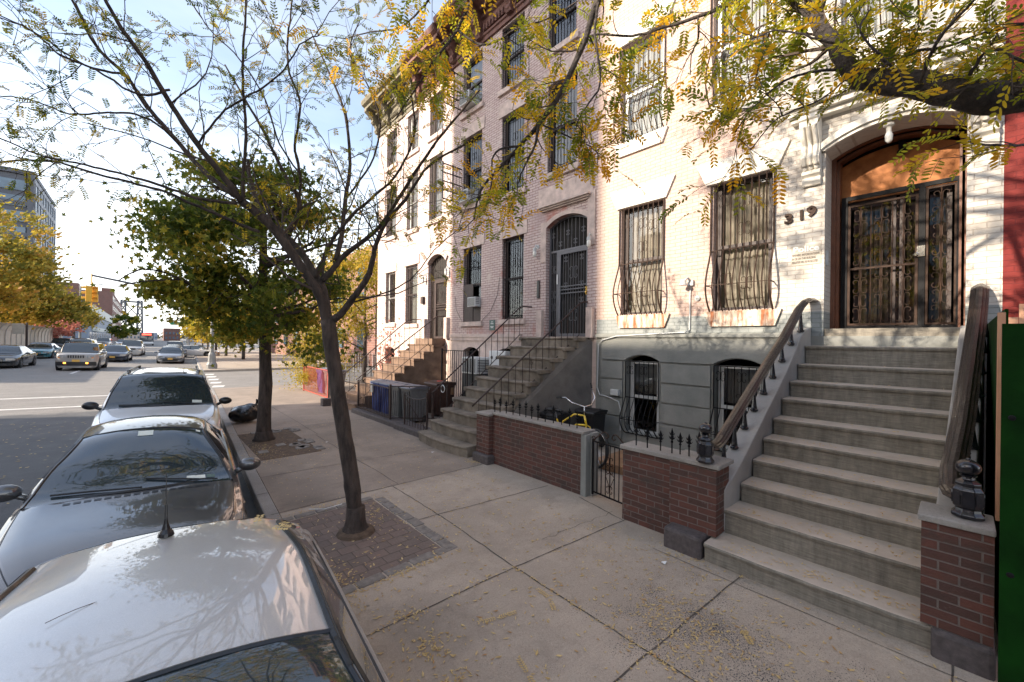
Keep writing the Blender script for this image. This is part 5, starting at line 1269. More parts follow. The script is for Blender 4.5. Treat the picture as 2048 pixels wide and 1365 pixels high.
    if 'bumper' in F: a = F['bumper']; fbox('bumper', F.get('bmat', paintm), 0.0, -W * .93, W * .93, a[0], a[1], .05)
    if 'grille' in F:
        a = F['grille']; g = fbox('grille', 'black_trim', 0, -a[0], a[0], a[1], a[2], .02)
        if 'slots' in F:
            for k in range(-3, 4): fbox('grille_slot', 'black_trim', 0, k * .105 - .03, k * .105 + .03, a[1] + .03, a[2] - .03, .035, g)
            g.data.materials[0] = M[paintm]
        else:
            for k in range(3): z = lerp(a[1], a[2], (k + .5) / 3); fbox('grille_bar', 'chrome', 0, -a[0] * .95, a[0] * .95, z - .008, z + .008, .028, g)
    if 'intake' in F: a = F['intake']; fbox('lower_intake', 'black_trim', 0, -a[0], a[0], a[1], a[2], .056)
    fbox('number_plate', F.get('pmat', 'plate'), 0, -.16, .16, F.get('pz', .42), F.get('pz', .42) + .13, .075)
    if 'lights' in F:
        a = F['lights']
        for s in (1, -1):
            hl = fbox('headlight', 'lens', 0, s * a[0], s * a[1], a[2], a[3], .03)
            fbox('indicator', 'amber_lens' if F.get('amber') else 'lens', 0, s * (a[1] - .09), s * a[1], a[2], a[2] + .06, .04, hl)
    if 'fog' in F:
        for s in (1, -1): fbox('fog_lamp', 'lamp_amber', 0, s * .42, s * .53, F['fog'], F['fog'] + .09, .07)
    if S.get('rails'):
        for s in (1, -1):
            q = MB(); p = [W_(rf + .25, s * (wr - .05), H - .05), W_(rf + .36, s * (wr - .05), H + .01), W_(re - .3, s * (wr - .07), H + .01), W_(re - .2, s * (wr - .07), H - .05)]
            q.tube(p, .017, 6); a = q.build('roof_rail', 'black_trim', t)
            q = MB(); 
            for k in (0, 1): q.tube([p[1 + k] - Vector((0, 0, .05)), p[1 + k] + Vector((0, 0, .005))], .03, 6)
            q.build('rail_foot', 'black_trim', a)
    t['_x'] = 0; del t['_x']
    return t, W_, section, body
def shape(**k):
    L_ = k['L']; H = k['H']; hood = k.get('hood', .88); cow = k['cowl']; rf = k['rf']; re = k['re']; rd = k['rd']; deck = k.get('deck', 1.0); W = k['W'] / 2; nz = k.get('nosez', .62)
    k.setdefault('top', [(0, nz - .06), (.10, nz + .05), (.45, lerp(nz + .1, hood, .45)), (cow, hood), (lerp(cow, rf, .55), lerp(hood, H, .62)), (rf, H - .025), ((rf + re) / 2, H), (re, H - .04), (rd, deck), (L_ - .25, deck - .02), (L_ - .04, deck - .10), (L_, deck - .25)])
    k.setdefault('belt', [(0, nz - .14), (.12, nz - .02), (.5, nz + .05), (cow, hood - .06), ((cow + rd) / 2, hood - .02), (rd, min(deck - .04, hood + .04)), (L_, deck - .32)])
    k.setdefault('plan', [(0, W * .66), (.08, W * .80), (.25, W * .92), (.7, W * .985), (L_ / 2, W), (L_ - .6, W * .97), (L_ - .12, W * .88), (L_, W * .74)])
    return k
compact = shape(L=3.90, W=1.68, H=1.33, cowl=1.0, rf=1.64, re=2.86, rd=3.40, hood=.84, deck=.98, fw=.78, rw=3.15, roofw=.50, crown=.06, wr=.30, nosez=.60, bow=.14, mir=.35)
coupe = shape(L=4.45, W=1.64, H=1.34, cowl=1.22, rf=1.95, re=3.0, rd=3.85, hood=.86, deck=.96, fw=.85, rw=3.5, roofw=.47, crown=.06, nosez=.62, mir=.42, bow=.16, regions={'headlight': (.20, .62, 4, 6)}, pillars=[3.0],
              front=dict(grille=(.35, .50, .58), intake=(.55, .24, .36), pz=.38, pmat='sticker'))
wagon = shape(L=4.75, W=1.80, H=1.60, cowl=1.15, rf=1.78, re=4.15, rd=4.6, hood=1.0, deck=1.04, fw=.9, rw=3.65, roofw=.60, crown=.05, nosez=.74, mir=.34, bow=.12, rails=True, mirmat='black_trim', cpil=0, pillars=[2.5, 3.5], front=dict(grille=(.4, .55, .7), lights=(.5, .82, .56, .70), intake=(.5, .25, .38)))
suv = shape(L=4.5, W=1.86, H=1.72, cowl=1.15, rf=1.55, re=4.2, rd=4.42, hood=1.10, deck=1.14, fw=.85, rw=3.5, roofw=.70, crown=.04, nosez=1.02, wr=.36, cpil=0, pillars=[2.35, 3.3], mir=.3, front=dict(bumper=(.32, .56), bmat='black_trim', grille=(.42, .76, .98), slots=1, lights=(.46, .76, .78, .96), fog=.44, amber=1, pz=.56))
jeep = suv
sedan = shape(L=4.6, W=1.80, H=1.42, cowl=1.2, rf=1.85, re=3.2, rd=3.9, hood=.90, deck=1.0, fw=.9, rw=3.65, roofw=.56, nosez=.66, pillars=[2.55], front=dict(grille=(.35, .46, .60), lights=(.45, .80, .52, .66), intake=(.5, .22, .34), pz=.36))
suv2 = shape(L=4.8, W=1.92, H=1.75, cowl=1.15, rf=1.65, re=4.4, rd=4.7, hood=1.08, deck=1.1, fw=.9, rw=3.8, roofw=.68, crown=.04, nosez=.90, wr=.36, cpil=0, pillars=[2.4, 3.5], front=dict(grille=(.45, .66, .88), lights=(.5, .84, .70, .86), bumper=(.35, .58), pz=.42))
HA = -R(4.2)
t1, W1_, s1, body1 = car('parked_car', 'pale silver hatchback parked nearest the camera, seen from above with a stub roof antenna', 'car', -.13, -.02, -R(5.2), compact, 'p_silver', fine=True)
# antenna and roof ditch mouldings on the near car
p = W1_(2.72, -.02, 1.325); q = MB(); q.lathe([(.034, -.012), (.030, .004), (.018, .022), (.010, .05), (.0065, .075)], p, 14); q.tube([p + Vector((0, 0, .06)), p + Vector((0, .012, .14))], [.0062, .005], 7); q.tube([p + Vector((0, .012, .13)), p + Vector((0, .035, .30))], .0020, 5); q.build('antenna', 'black_trim', t1)
for s in (1, -1):
    q = MB(); q.tube([W1_(u, s * (s1(u)[9][0] + .003), s1(u)[9][1] + .004) for u in [1.5 + .1 * k for k in range(14)]], .012, 5); q.build('roof_moulding', 'black_trim', t1)
q = MB(); q.tube([W1_(2.10 + .02 * k, -.30 + .035 * k, 1.322 + .004 * math.sin(k)) for k in range(6)], .0012, 4); tag(q.build('fallen_twig', 'twig'), 'thin brown leaf stalk lying on the roof of the nearest silver car', 'twig')
for s in (1, -1):
    q = MB(); pts = [W1_(u, s * (W_s[0] + .004), W_s[1]) for u in (1.62,) for W_s in s1(u)[1:6]]; q.tube(pts, .004, 4); q.build('door_seam', 'black_trim', body1)
q = MB(); q.tube([W1_(1.62 + .2 * k, s1(1.62)[8][0] + .045, s1(2)[8][1] - .24 + 0 * k) for k in range(2)], .01, 6); q.build('door_handle', 'chrome', t1)
# twig and leaves are added with the fallen leaves
t2, W2_, s2, body2 = car('parked_car', 'dark grey coupe parked second in the kerbside row with small stickers behind its windscreen', 'car', -.10, 3.98, HA, coupe, 'p_dark', fine=True)
def on_glass(W_, sec, cow, rf, u, w, lift=.004):
    s_ = sec(u); n = 9; ws = [s_[k][0] for k in range(9, 13)][::-1]; zs = [s_[k][1] for k in range(9, 13)][::-1]; a = abs(w)
    z = zs[-1]
    for i in range(len(ws) - 1):
        if ws[i] <= a <= ws[i + 1]: z = lerp(zs[i], zs[i + 1], (a - ws[i]) / (ws[i + 1] - ws[i]))
    return W_(u, w, z + lift)
ws2 = [o for o in bpy.data.objects if o.parent == t2 and o.name.startswith('windshield')][0]
def sticker(W_, sec, S, u0, u1, w0, w1, par, mt='sticker'):
    q = MB(); q.quad(*[on_glass(W_, sec, S['cowl'], S['rf'], u, w, .006) for u, w in ((u0, w0), (u1, w0), (u1, w1), (u0, w1))]); return q.build('sticker', mt, par)
sticker(W2_, s2, coupe, 1.80, 1.88, -.06, .06, ws2); sticker(W2_, s2, coupe, 1.28, 1.33, .35, .50, ws2); sticker(W2_, s2, coupe, 1.29, 1.33, .51, .58, ws2, 'plaque_green'); sticker(W2_, s2, coupe, 1.86, 1.90, .42, .46, ws2)
q = MB()
for (a, b) in (((1.24, -.45), (1.32, .10)), ((1.235, .60), (1.34, .02)), ): pass
q.tube([on_glass(W2_, s2, 0, 0, 1.235 + .10 * k / 8, .60 - .56 * k / 8, .018) for k in range(9)], .009, 5)
q.tube([on_glass(W2_, s2, 0, 0, 1.235 + .07 * k / 8, .02 - .60 * k / 8, .018) for k in range(9)], .009, 5)
q.build('wiper', 'black_rubber', t2)
q = MB()
for k in range(16):
    w = -.48 + .064 * k; q.quad(*[on_glass(W2_, s2, 0, 0, u, ww, .003) for u, ww in ((1.13, w), (1.165, w), (1.165, w + .045), (1.13, w + .045))])
q.build('cowl_vent', 'black_trim', body2)
t3, W3_, s3, body3 = car('parked_car', 'white station wagon with black roof rails parked third at the kerb', 'car', .20, 9.0, HA, wagon, 'p_white', fine=True)
ws3 = [o for o in bpy.data.objects if o.parent == t3 and o.name.startswith('windshield')][0]
sticker(W3_, s3, wagon, 1.22, 1.27, .45, .6, ws3)
q = MB(); q.tube([on_glass(W3_, s3, 0, 0, 1.17 + .06 * k / 8, .62 - .6 * k / 8, .018) for k in range(9)], .009, 5); q.tube([on_glass(W3_, s3, 0, 0, 1.17 + .05 * k / 8, .0 - .6 * k / 8, .018) for k in range(9)], .009, 5); q.build('wiper', 'black_rubber', t3)
q = MB(); q.quad(*[W3_(u, w, s3(u)[11][1] + .012) for u, w in ((2.0, -.36), (2.7, -.36), (2.7, .36), (2.0, .36))]); q.build('sunroof', 'car_glass', body3)
GM = 'cars driving toward the camera'; GP = 'cars parked beyond the side street'
car('car', 'black car cut off by the left edge of the photo', 'car', -6.6, 39.0, HA, sedan, 'p_black', GM)
car('car', 'bright teal sedan by the tan curved fence', 'car', -6.9, 54, HA, sedan, 'p_teal', GM)
car('car', 'taupe boxy off-roader with glowing fog lamps leading the traffic', 'car', -3.0, 36.3, HA, jeep, 'p_taupe', GM)
car('car', 'dark navy low sedan following just right of the boxy off-roader', 'car', -1.85, 47.5, HA, sedan, 'p_navy', GM)
car('car', 'silver pickup-like off-roader with one amber lamp, rightmost of the moving traffic', 'car', -1.0, 62, HA, suv2, 'p_silver', GM)
car('car', 'pale silver off-roader right behind the taupe boxy one', 'car', -4.7, 58, HA, suv2, 'p_white', GM)
car('car', 'grey off-roader behind the teal sedan', 'car', -7.6, 74, HA, suv2, 'p_grey', GM)
car('car', 'dull red car farther back beside the tan fence', 'car', -7.4, 92, HA, suv, 'p_red', GM)
car('car', 'small dark far car in front of the blue-grey building', 'car', -5.2, 100, HA, suv, 'p_grey', GM)
car('car', 'tiny far silver sedan left of the bus', 'car', -3.3, 118, HA, sedan, 'p_silver', GM)
car('parked_car', 'silver sedan first in the row parked past the side street', 'car', 1.75, 45, HA, sedan, 'p_grey', GP)
car('parked_car', 'dark blue-grey sedan second in the row parked past the side street', 'car', 2.15, 51.5, HA, sedan, 'p_navy', GP)
car('parked_car', 'white sedan third in the row parked past the side street', 'car', 2.55, 58, HA, sedan, 'p_white', GP)
car('parked_car', 'pale van-like car fourth in the row parked past the side street', 'car', 2.95, 65, HA, suv2, 'p_silver', GP)
car('parked_car', 'grey car fifth in the row parked past the side street', 'car', 3.4, 73, HA, suv, 'p_grey', GP)
car('parked_car', 'white car parked crosswise by the white lamp post', 'car', 6.8, 60, R(70), sedan, 'p_white', GP)
# bus
bz = zr(.8, 134); t = thing('bus', (.8, 134, bz), 'dark city bus with a red destination display far down the street', 'bus')
q = MB(); q.box(-.5, 2.05, 134, 146, bz + .35, bz + 3.1); q.build('body', 'bus_dark', t, bevel=.12)
q = MB(); q.box(-.35, 1.9, 133.96, 134, bz + 1.3, bz + 2.45); q.build('windshield', 'car_glass', t)
q = MB(); q.box(-.1, 1.65, 133.95, 134, bz + 2.58, bz + 2.9); q.build('destination_display', 'lamp_red', t)
q = MB(); q.box(-.45, 2.0, 133.94, 134, bz + .5, bz + .95); q.build('bumper', 'p_white', t)
for xx in (-.2, 1.75): q = MB(); q.box(xx - .12, xx + .12, 133.92, 133.99, bz + .98, bz + 1.15); q.build('headlight', 'lens', t)
for xx in (-.4, 1.95):
    for yy in (136, 143): q = MB(); q.lathe([(.48, -.12), (.48, .12)], (xx, yy, bz + .48), 16, 'x'); q.build('wheel', 'tyre', t)
# ------------------------------------------------------------------ trees
rnd = random.random; U = random.uniform
def smooth_path(P, n=4):
    P = [Vector(p) for p in P]; out = []
    for i in range(len(P) - 1):
        p0 = P[max(i - 1, 0)]; p1 = P[i]; p2 = P[i + 1]; p3 = P[min(i + 2, len(P) - 1)]
        for k in range(n):
            t = k / n; out.append(.5 * ((2 * p1) + (p2 - p0) * t + (2 * p0 - 5 * p1 + 4 * p2 - p3) * t * t + (3 * p1 - p0 - 3 * p2 + p3) * t ** 3))
    out.append(P[-1]); return out
def limb(mb, P, r0, r1, n=7, sm=4, jit=0., gn=0):
    path = smooth_path(P, sm); m = len(path)
    if jit: path = [p + Vector((U(-jit, jit), U(-jit, jit), U(-jit, jit))) if 0 < i < m - 1 else p for i, p in enumerate(path)]
    mb.tube(path, [lerp(r0, r1, i / (m - 1)) * (1 + (U(-gn, gn) if gn else 0)) for i in range(m)], n, cap=True); return path
def rot_dir(d, ang):
    a = Vector((U(-1, 1), U(-1, 1), U(-1, 1))); a = (a - d * a.dot(d))
    if a.length < 1e-4: a = Vector((1, 0, 0))
    a.normalize(); return (d * math.cos(ang) + a * math.sin(ang)).normalized()
def twig(mb, p, d, ln, r, up=.1, wig=.25, seg=6, n=4):
    pts = [Vector(p)]; d = Vector(d).normalized()
    for i in range(seg):
        d = (d + Vector((U(-wig, wig), U(-wig, wig), U(-wig, wig) + up * .5))).normalized(); pts.append(pts[-1] + d * ln / seg)
    mb.tube(pts, [lerp(r, r * .3, i / seg) for i in range(seg + 1)], n, cap=False); return pts, d
def pinnate(mb, p, d, ln=.20, pairs=8, lf=.034, wd=.0065, droop=.22, tint=None, stem=None):
    """locust leaf: a drooping rachis with paired oval leaflets"""
    d = Vector(d).normalized(); side = d.cross(Vector((0, 0, 1)))
    if side.length < .1: side = Vector((1, 0, 0))
    side.normalize(); side = (side + Vector((U(-.5, .5), U(-.5, .5), U(-.5, .5)))).normalized()
    side = (side - d * side.dot(d)).normalized()
    t0 = rnd() if tint is None else tint; q = Vector(p); pts = [q.copy()]
    for i in range(pairs):
        d = (d + Vector((0, 0, -droop / pairs))).normalized(); q = q + d * ln / pairs; pts.append(q.copy())
        nrm = side.cross(d)
        for s in (1, -1):
            if rnd() < .08: continue
            a = (side * s + d * .45 + nrm * U(-.25, .25)).normalized(); l = lf * (1 - .35 * abs(i / pairs - .45)) * U(.85, 1.1); w = d * wd * U(.8, 1.2); tt = min(1, max(0, t0 + U(-.1, .1)))
            b = q + a * l * .12
            mb.add([q, q + a * l * .35 + w, q + a * l * .8 + w * .8, q + a * l, q + a * l * .75 - w * .9, q + a * l * .3 - w], [(0, 1, 2, 3, 4, 5)], tt)
    if stem is not None: stem.tube(pts[::2] if len(pts) % 2 else pts, .0014, 3, cap=False)
# ---- honey locust on the brick paved pit
random.seed(21)
TA = thing('honey_locust_tree', (1.81, 4.62, 0), 'young honey locust with a leaning trunk and thin yellowing leaves in the brick paved pit', 'tree')
tk = MB(); tw = MB(); lf = MB(); st_ = MB()
LIMBS = [([(1.821, 4.613, 0.018), (1.791, 4.639, 0.456), (1.736, 4.689, 0.939), (1.629, 4.759, 1.736), (1.549, 4.805, 2.414)], 0.098, 0.088),
 ([(1.554, 4.8, 2.302), (1.464, 4.815, 2.662), (1.364, 4.837, 2.849), (1.205, 4.914, 3.113), (1.017, 4.95, 3.383), (0.818, 4.995, 3.561), (0.743, 4.996, 3.606)], 0.06, 0.045),
 ([(0.743, 4.996, 3.606), (0.556, 4.963, 3.842), (0.378, 4.989, 4.065), (0.188, 4.959, 4.341), (0.011, 4.917, 4.634), (-0.151, 4.862, 4.832), (-0.273, 4.837, 5.047), (-0.433, 4.847, 5.284)], 0.036, 0.012),
 ([(0.693, 5.041, 3.662), (0.473, 5.376, 3.941), (0.278, 5.62, 4.251), (0.037, 5.838, 4.621), (-0.162, 5.951, 4.959), (-0.39, 6.023, 5.201), (-0.533, 6.018, 5.529), (-0.669, 6.006, 5.789)], 0.032, 0.01),
 ([(0.751, 4.989, 3.606), (0.747, 4.925, 3.86), (0.753, 4.852, 4.242), (0.722, 4.813, 4.615), (0.706, 4.76, 4.977), (0.714, 4.684, 5.379), (0.688, 4.641, 5.721)], 0.02, 0.009),
 ([(1.55, 4.804, 2.358), (1.52, 4.858, 2.698), (1.477, 4.937, 2.872), (1.358, 5.113, 3.165), (1.232, 5.362, 3.419), (1.1, 5.617, 3.622), (0.983, 5.858, 4.017), (0.953, 6.02, 4.428)], 0.062, 0.02),
 ([(1.254, 5.342, 3.39), (1.313, 5.222, 3.582), (1.323, 5.145, 3.799), (1.222, 5.236, 4.028), (1.091, 5.355, 4.372), (0.982, 5.454, 4.658), (0.86, 5.632, 4.974), (0.691, 5.853, 5.412)], 0.034, 0.01),
 ([(1.323, 5.145, 3.799), (1.314, 5.085, 4.067), (1.255, 5.071, 4.385), (1.265, 4.927, 4.78), (1.133, 4.912, 5.153), (1.122, 4.787, 5.561), (1.131, 4.644, 5.844)], 0.02, 0.008),
 ([(0.925, 5.1, 3.341), (0.712, 5.159, 3.417), (0.422, 5.22, 3.523), (0.151, 5.263, 3.618), (-0.102, 5.357, 3.675), (-0.377, 5.471, 3.725), (-0.637, 5.572, 3.785), (-0.933, 5.639, 3.703), (-1.111, 5.732, 3.657)], 0.02, 0.007),
 ([(0.713, 5.023, 3.58), (0.406, 5.032, 3.559), (0.145, 5.066, 3.612), (-0.131, 5.114, 3.666), (-0.39, 5.213, 3.711), (-0.666, 5.329, 3.75), (-0.958, 5.458, 3.876)], 0.018, 0.006),
 ([(0.278, 5.62, 4.251), (0.036, 5.502, 4.381), (-0.215, 5.459, 4.343), (-0.433, 5.523, 4.261), (-0.54, 5.484, 4.227), (-0.755, 5.544, 4.279), (-0.989, 5.621, 4.252)], 0.013, 0.005),
 ([(0.169, 4.976, 4.504), (-0.037, 5.028, 4.394), (-0.323, 5.018, 4.486), (-0.531, 5.071, 4.542), (-0.698, 5.087, 4.673), (-0.91, 5.145, 4.712)], 0.013, 0.005),
 ([(-0.162, 5.951, 4.959), (-0.454, 5.946, 4.927), (-0.699, 6.033, 5.077), (-0.896, 6.077, 5.169), (-1.116, 6.141, 5.229)], 0.014, 0.005),
 ([(1.566, 4.79, 2.415), (1.632, 4.729, 2.45), (1.713, 4.589, 2.611), (1.834, 4.411, 2.884), (1.857, 4.323, 3.069), (1.858, 4.254, 3.221), (1.926, 4.126, 3.478), (2.039, 3.956, 3.677), (2.179, 3.694, 4.006), (2.386, 3.371, 4.169)], 0.05, 0.01),
 ([(1.499, 4.85, 2.865), (1.582, 4.775, 2.979), (1.685, 4.682, 3.151), (1.83, 4.482, 3.31), (1.972, 4.287, 3.522), (2.203, 3.942, 4.091), (2.383, 3.644, 4.474), (2.553, 3.354, 4.785)], 0.042, 0.009),
 ([(1.436, 4.907, 2.892), (1.517, 4.834, 3.148), (1.572, 4.649, 3.349), (1.668, 4.427, 3.542), (1.765, 4.204, 3.672), (1.95, 3.901, 3.951), (2.012, 3.71, 4.313), (1.923, 3.656, 4.654)], 0.028, 0.008),
 ([(1.61, 4.75, 3.093), (1.689, 4.813, 3.401), (1.752, 4.891, 3.84), (1.829, 4.956, 4.295), (1.816, 5.103, 4.951), (1.708, 5.335, 5.504), (1.548, 5.616, 6.14)], 0.036, 0.009),
 ([(1.314, 5.085, 4.067), (1.13, 5.185, 4.383), (0.978, 5.188, 4.831), (0.753, 5.257, 5.201), (0.498, 5.353, 5.445), (0.331, 5.369, 5.676)], 0.012, 0.005),
 ([(1.752, 4.891, 3.84), (1.966, 4.696, 4.255), (2.007, 4.525, 4.675), (1.877, 4.508, 5.016), (1.706, 4.663, 5.409), (1.747, 4.49, 5.727)], 0.014, 0.006),
 ([(1.733, 4.57, 2.611), (1.981, 4.413, 2.704), (2.231, 4.187, 2.877), (2.437, 4.0, 3.219), (2.627, 3.693, 3.477)], 0.012, 0.004),
 ([(0.378, 4.989, 4.065), (0.516, 4.661, 4.276), (0.703, 4.357, 4.407), (0.879, 4.063, 4.527), (0.979, 3.837, 4.722), (1.09, 3.669, 4.773)], 0.012, 0.005)]
allp = []
for P, r0, r1 in LIMBS:
    pth = limb(tk, P, r0 * .88, r1 * .88, 10 if r0 > .05 else 7, 5, .004 if r0 > .03 else .006, .06)
    allp.append((pth, r0, r1))
fl = MB(); fl.lathe([(.20, 0), (.16, .035), (.125, .08), (.108, .16), (.10, .3)], (1.81, 4.60, 0), 12); tk.add(fl.v, fl.f)
def dress(allp, tw, lf, st_, skip=1, per=1., leafy=1., zmin=0, ll=.20, seedtint=None, tl=(.5, 1.1), lfs=.034, wds=.0065, tb=(0., 1.)):
    for pth, r0, r1 in allp[skip:]:
        m = len(pth)
        L_ = sum((pth[i + 1] - pth[i]).length for i in range(m - 1)); cnt = int(L_ * 4.2 * per)
        for c in range(cnt):
            f = U(.18, 1); i = min(m - 2, int(f * (m - 1))); p = pth[i].lerp(pth[i + 1], rnd()); d0 = (pth[i + 1] - pth[i]).normalized()
            pts, d = twig(tw, p, rot_dir(d0, U(.5, 1.1)), U(*tl) * (1.1 - .4 * f), max(.004, lerp(r0, r1, f) * .32), .12)
            for k in range(1, len(pts)):
                if rnd() < .5:
                    q2, dd = twig(tw, pts[k], rot_dir((pts[k] - pts[k - 1]).normalized(), U(.5, 1.2)), U(.14, .4), .003, .0, .3, 4, 3)
                    for e in range(1, len(q2)):
                        if rnd() < .62 * leafy: pinnate(lf, q2[e], rot_dir((q2[e] - q2[e - 1]).normalized(), U(.4, 1.1)) + Vector((0, 0, -.05)), U(.7, 1.1) * ll, random.choice((6, 7, 8)), lfs, wds, U(.3, 1), U(*tb), st_)
                if rnd() < .45 * leafy: pinnate(lf, pts[k], rot_dir((pts[k] - pts[k - 1]).normalized(), U(.5, 1.2)), U(.7, 1.1) * ll, random.choice((6, 7, 8)), lfs, wds, U(.3, 1), U(*tb), st_)
dress(allp, tw, lf, st_, per=1.1, leafy=.85, ll=.13, lfs=.031, wds=.0062)
trunk = tk.build('trunk', 'bark', TA, smooth=True); o = lf.build('crown', 'leaf_locust_green', TA, extra=[(tw, 'twig'), (st_, 'twig')])
# ---- big locust leaning over from the right, its trunk behind the camera
random.seed(8)
TB = thing('honey_locust_tree', (2.0, -2.2, 0), 'old honey locust with a thick dark limb and golden leaves arching over the top right', 'tree')
tk = MB(); tw = MB(); lf = MB(); st_ = MB(); allp = []
LB = [([(2.0, -2.2, 0.0), (2.05, -2.1, 1.4), (2.3, -1.8, 2.6), (2.7, -1.3, 3.2), (3.05, -0.75, 3.45)], 0.2, 0.095),
 ([(3.05, -0.75, 3.45), (3.433, -0.211, 3.532), (3.297, -0.02, 3.56), (3.259, 0.15, 3.669), (3.226, 0.315, 3.751), (3.172, 0.431, 3.802)], 0.092, 0.055),
 ([(3.259, 0.15, 3.632), (3.338, -0.057, 3.533), (3.358, -0.21, 3.463)], 0.04, 0.025),
 ([(3.192, 0.412, 3.796), (3.182, 0.49, 3.929), (3.189, 0.551, 4.097), (3.184, 0.623, 4.219), (3.2, 0.675, 4.443), (3.263, 0.753, 4.83), (3.332, 0.894, 5.434)], 0.052, 0.03),
 ([(3.184, 0.623, 4.242), (3.148, 0.723, 4.377), (3.145, 0.793, 4.49), (3.146, 0.927, 4.703), (3.127, 1.079, 4.755)], 0.02, 0.012),
 ([(3.146, 0.927, 4.703), (3.136, 1.071, 4.648), (3.171, 1.175, 4.695), (3.108, 1.366, 4.684), (3.023, 1.579, 4.682), (2.914, 1.812, 4.684), (2.749, 2.097, 4.755), (2.634, 2.336, 4.663)], 0.018, 0.006),
 ([(3.108, 1.366, 4.684), (3.112, 1.363, 4.528), (3.074, 1.397, 4.394), (3.067, 1.404, 4.242)], 0.01, 0.004),
 ([(3.332, 0.894, 5.434), (3.012, 1.318, 5.318), (2.721, 1.717, 5.111), (2.628, 1.936, 4.888), (2.598, 2.031, 4.63), (2.492, 2.195, 4.219), (2.42, 2.328, 4.022), (2.319, 2.487, 3.83), (2.23, 2.703, 3.647), (2.166, 2.828, 3.492), (2.16, 2.901, 3.267)], 0.035, 0.007),
 ([(2.398, 2.347, 4.001), (2.34, 2.333, 3.791), (2.282, 2.386, 3.628), (2.238, 2.425, 3.466)], 0.012, 0.005),
 ([(2.628, 1.936, 4.888), (2.569, 1.922, 4.614), (2.544, 1.877, 4.385), (2.561, 1.863, 4.157), (2.464, 1.951, 3.947), (2.462, 2.02, 3.839)], 0.012, 0.004),
 ([(2.42, 2.328, 3.981), (2.519, 2.17, 3.875), (2.66, 1.976, 3.733), (2.634, 1.931, 3.592)], 0.008, 0.003),
 ([(2.721, 1.717, 5.111), (2.416, 2.264, 5.331), (2.182, 2.611, 5.296), (2.073, 2.845, 5.127), (2.008, 2.971, 4.906), (1.892, 3.144, 4.676), (1.812, 3.351, 4.47), (1.726, 3.565, 4.25)], 0.022, 0.005),
 ([(2.008, 2.971, 4.906), (2.124, 2.798, 4.741), (2.251, 2.683, 4.786), (2.312, 2.56, 4.835), (2.464, 2.356, 4.884), (2.548, 2.211, 4.928)], 0.01, 0.004),
 ([(2.182, 2.611, 5.296), (1.928, 2.977, 5.382), (1.822, 3.208, 5.161), (1.706, 3.447, 5.036), (1.546, 3.728, 5.063), (1.445, 3.954, 5.088)], 0.013, 0.004),
 ([(2.319, 2.487, 3.83), (2.195, 2.599, 3.794), (2.181, 2.679, 3.732), (2.199, 2.73, 3.497), (2.073, 2.845, 3.409)], 0.01, 0.004),
 ([(3.237, 0.44, 3.89), (3.137, 0.598, 3.918), (3.041, 0.753, 3.895), (2.953, 0.899, 3.772), (2.896, 1.019, 3.601)], 0.01, 0.004),
 ([(3.137, 0.463, 3.825), (2.943, 0.571, 3.643), (2.769, 0.729, 3.537), (2.695, 0.863, 3.367)], 0.006, 0.003),
 ([(3.247, 0.295, 3.766), (3.194, 0.208, 3.843), (3.215, 0.055, 3.828), (3.24, -0.103, 3.834), (3.249, -0.246, 3.808)], 0.01, 0.005),
 ([(3.154, 0.245, 3.715), (2.935, 0.308, 3.77), (2.854, 0.382, 3.903), (2.893, 0.346, 4.012)], 0.009, 0.004),
 ([(3.097, 0.162, 3.624), (2.868, 0.099, 3.679), (2.81, 0.017, 3.747), (2.775, -0.087, 3.8)], 0.01, 0.005),
 ([(3.236, 0.441, 4.013), (3.062, 0.598, 4.071), (2.995, 0.794, 4.207), (2.964, 0.957, 4.215)], 0.008, 0.004),
 ([(3.949, -0.341, 3.409), (3.796, -0.202, 3.386), (3.687, -0.103, 3.39), (3.545, 0.025, 3.405)], 0.008, 0.005),
 ([(3.147, -0.018, 3.601), (3.068, -0.082, 3.658), (3.019, -0.173, 3.54), (2.959, -0.253, 3.405)], 0.009, 0.005)]
for P, r0, r1 in LB:
    pth = limb(tk, P, r0, r1, 12 if r0 > .05 else 6, 5, .005 if r0 > .04 else .004, .06); allp.append((pth, r0, r1))
dress(allp[2:], tw, lf, st_, skip=0, per=1.15, leafy=1.0, ll=.20, lfs=.047, wds=.0095, tl=(.25, .55))
for pth, r0, r1 in (allp[1], allp[3], allp[1]):
    for i in range(15):
        k = int(U(.1, .95) * (len(pth) - 1)); pts, d = twig(tw, pth[k], rot_dir(Vector((-.3, .3, .5)).normalized(), U(.2, 1.4)), U(.22, .5), .004, .15)
        for e in range(1, len(pts)):
            for _ in range(2):
                if rnd() < .62: pinnate(lf, pts[e], rot_dir(d, U(.4, 1.3)), U(.12, .2), 8, .036, .0075, U(.3, 1), U(0, .75), st_)
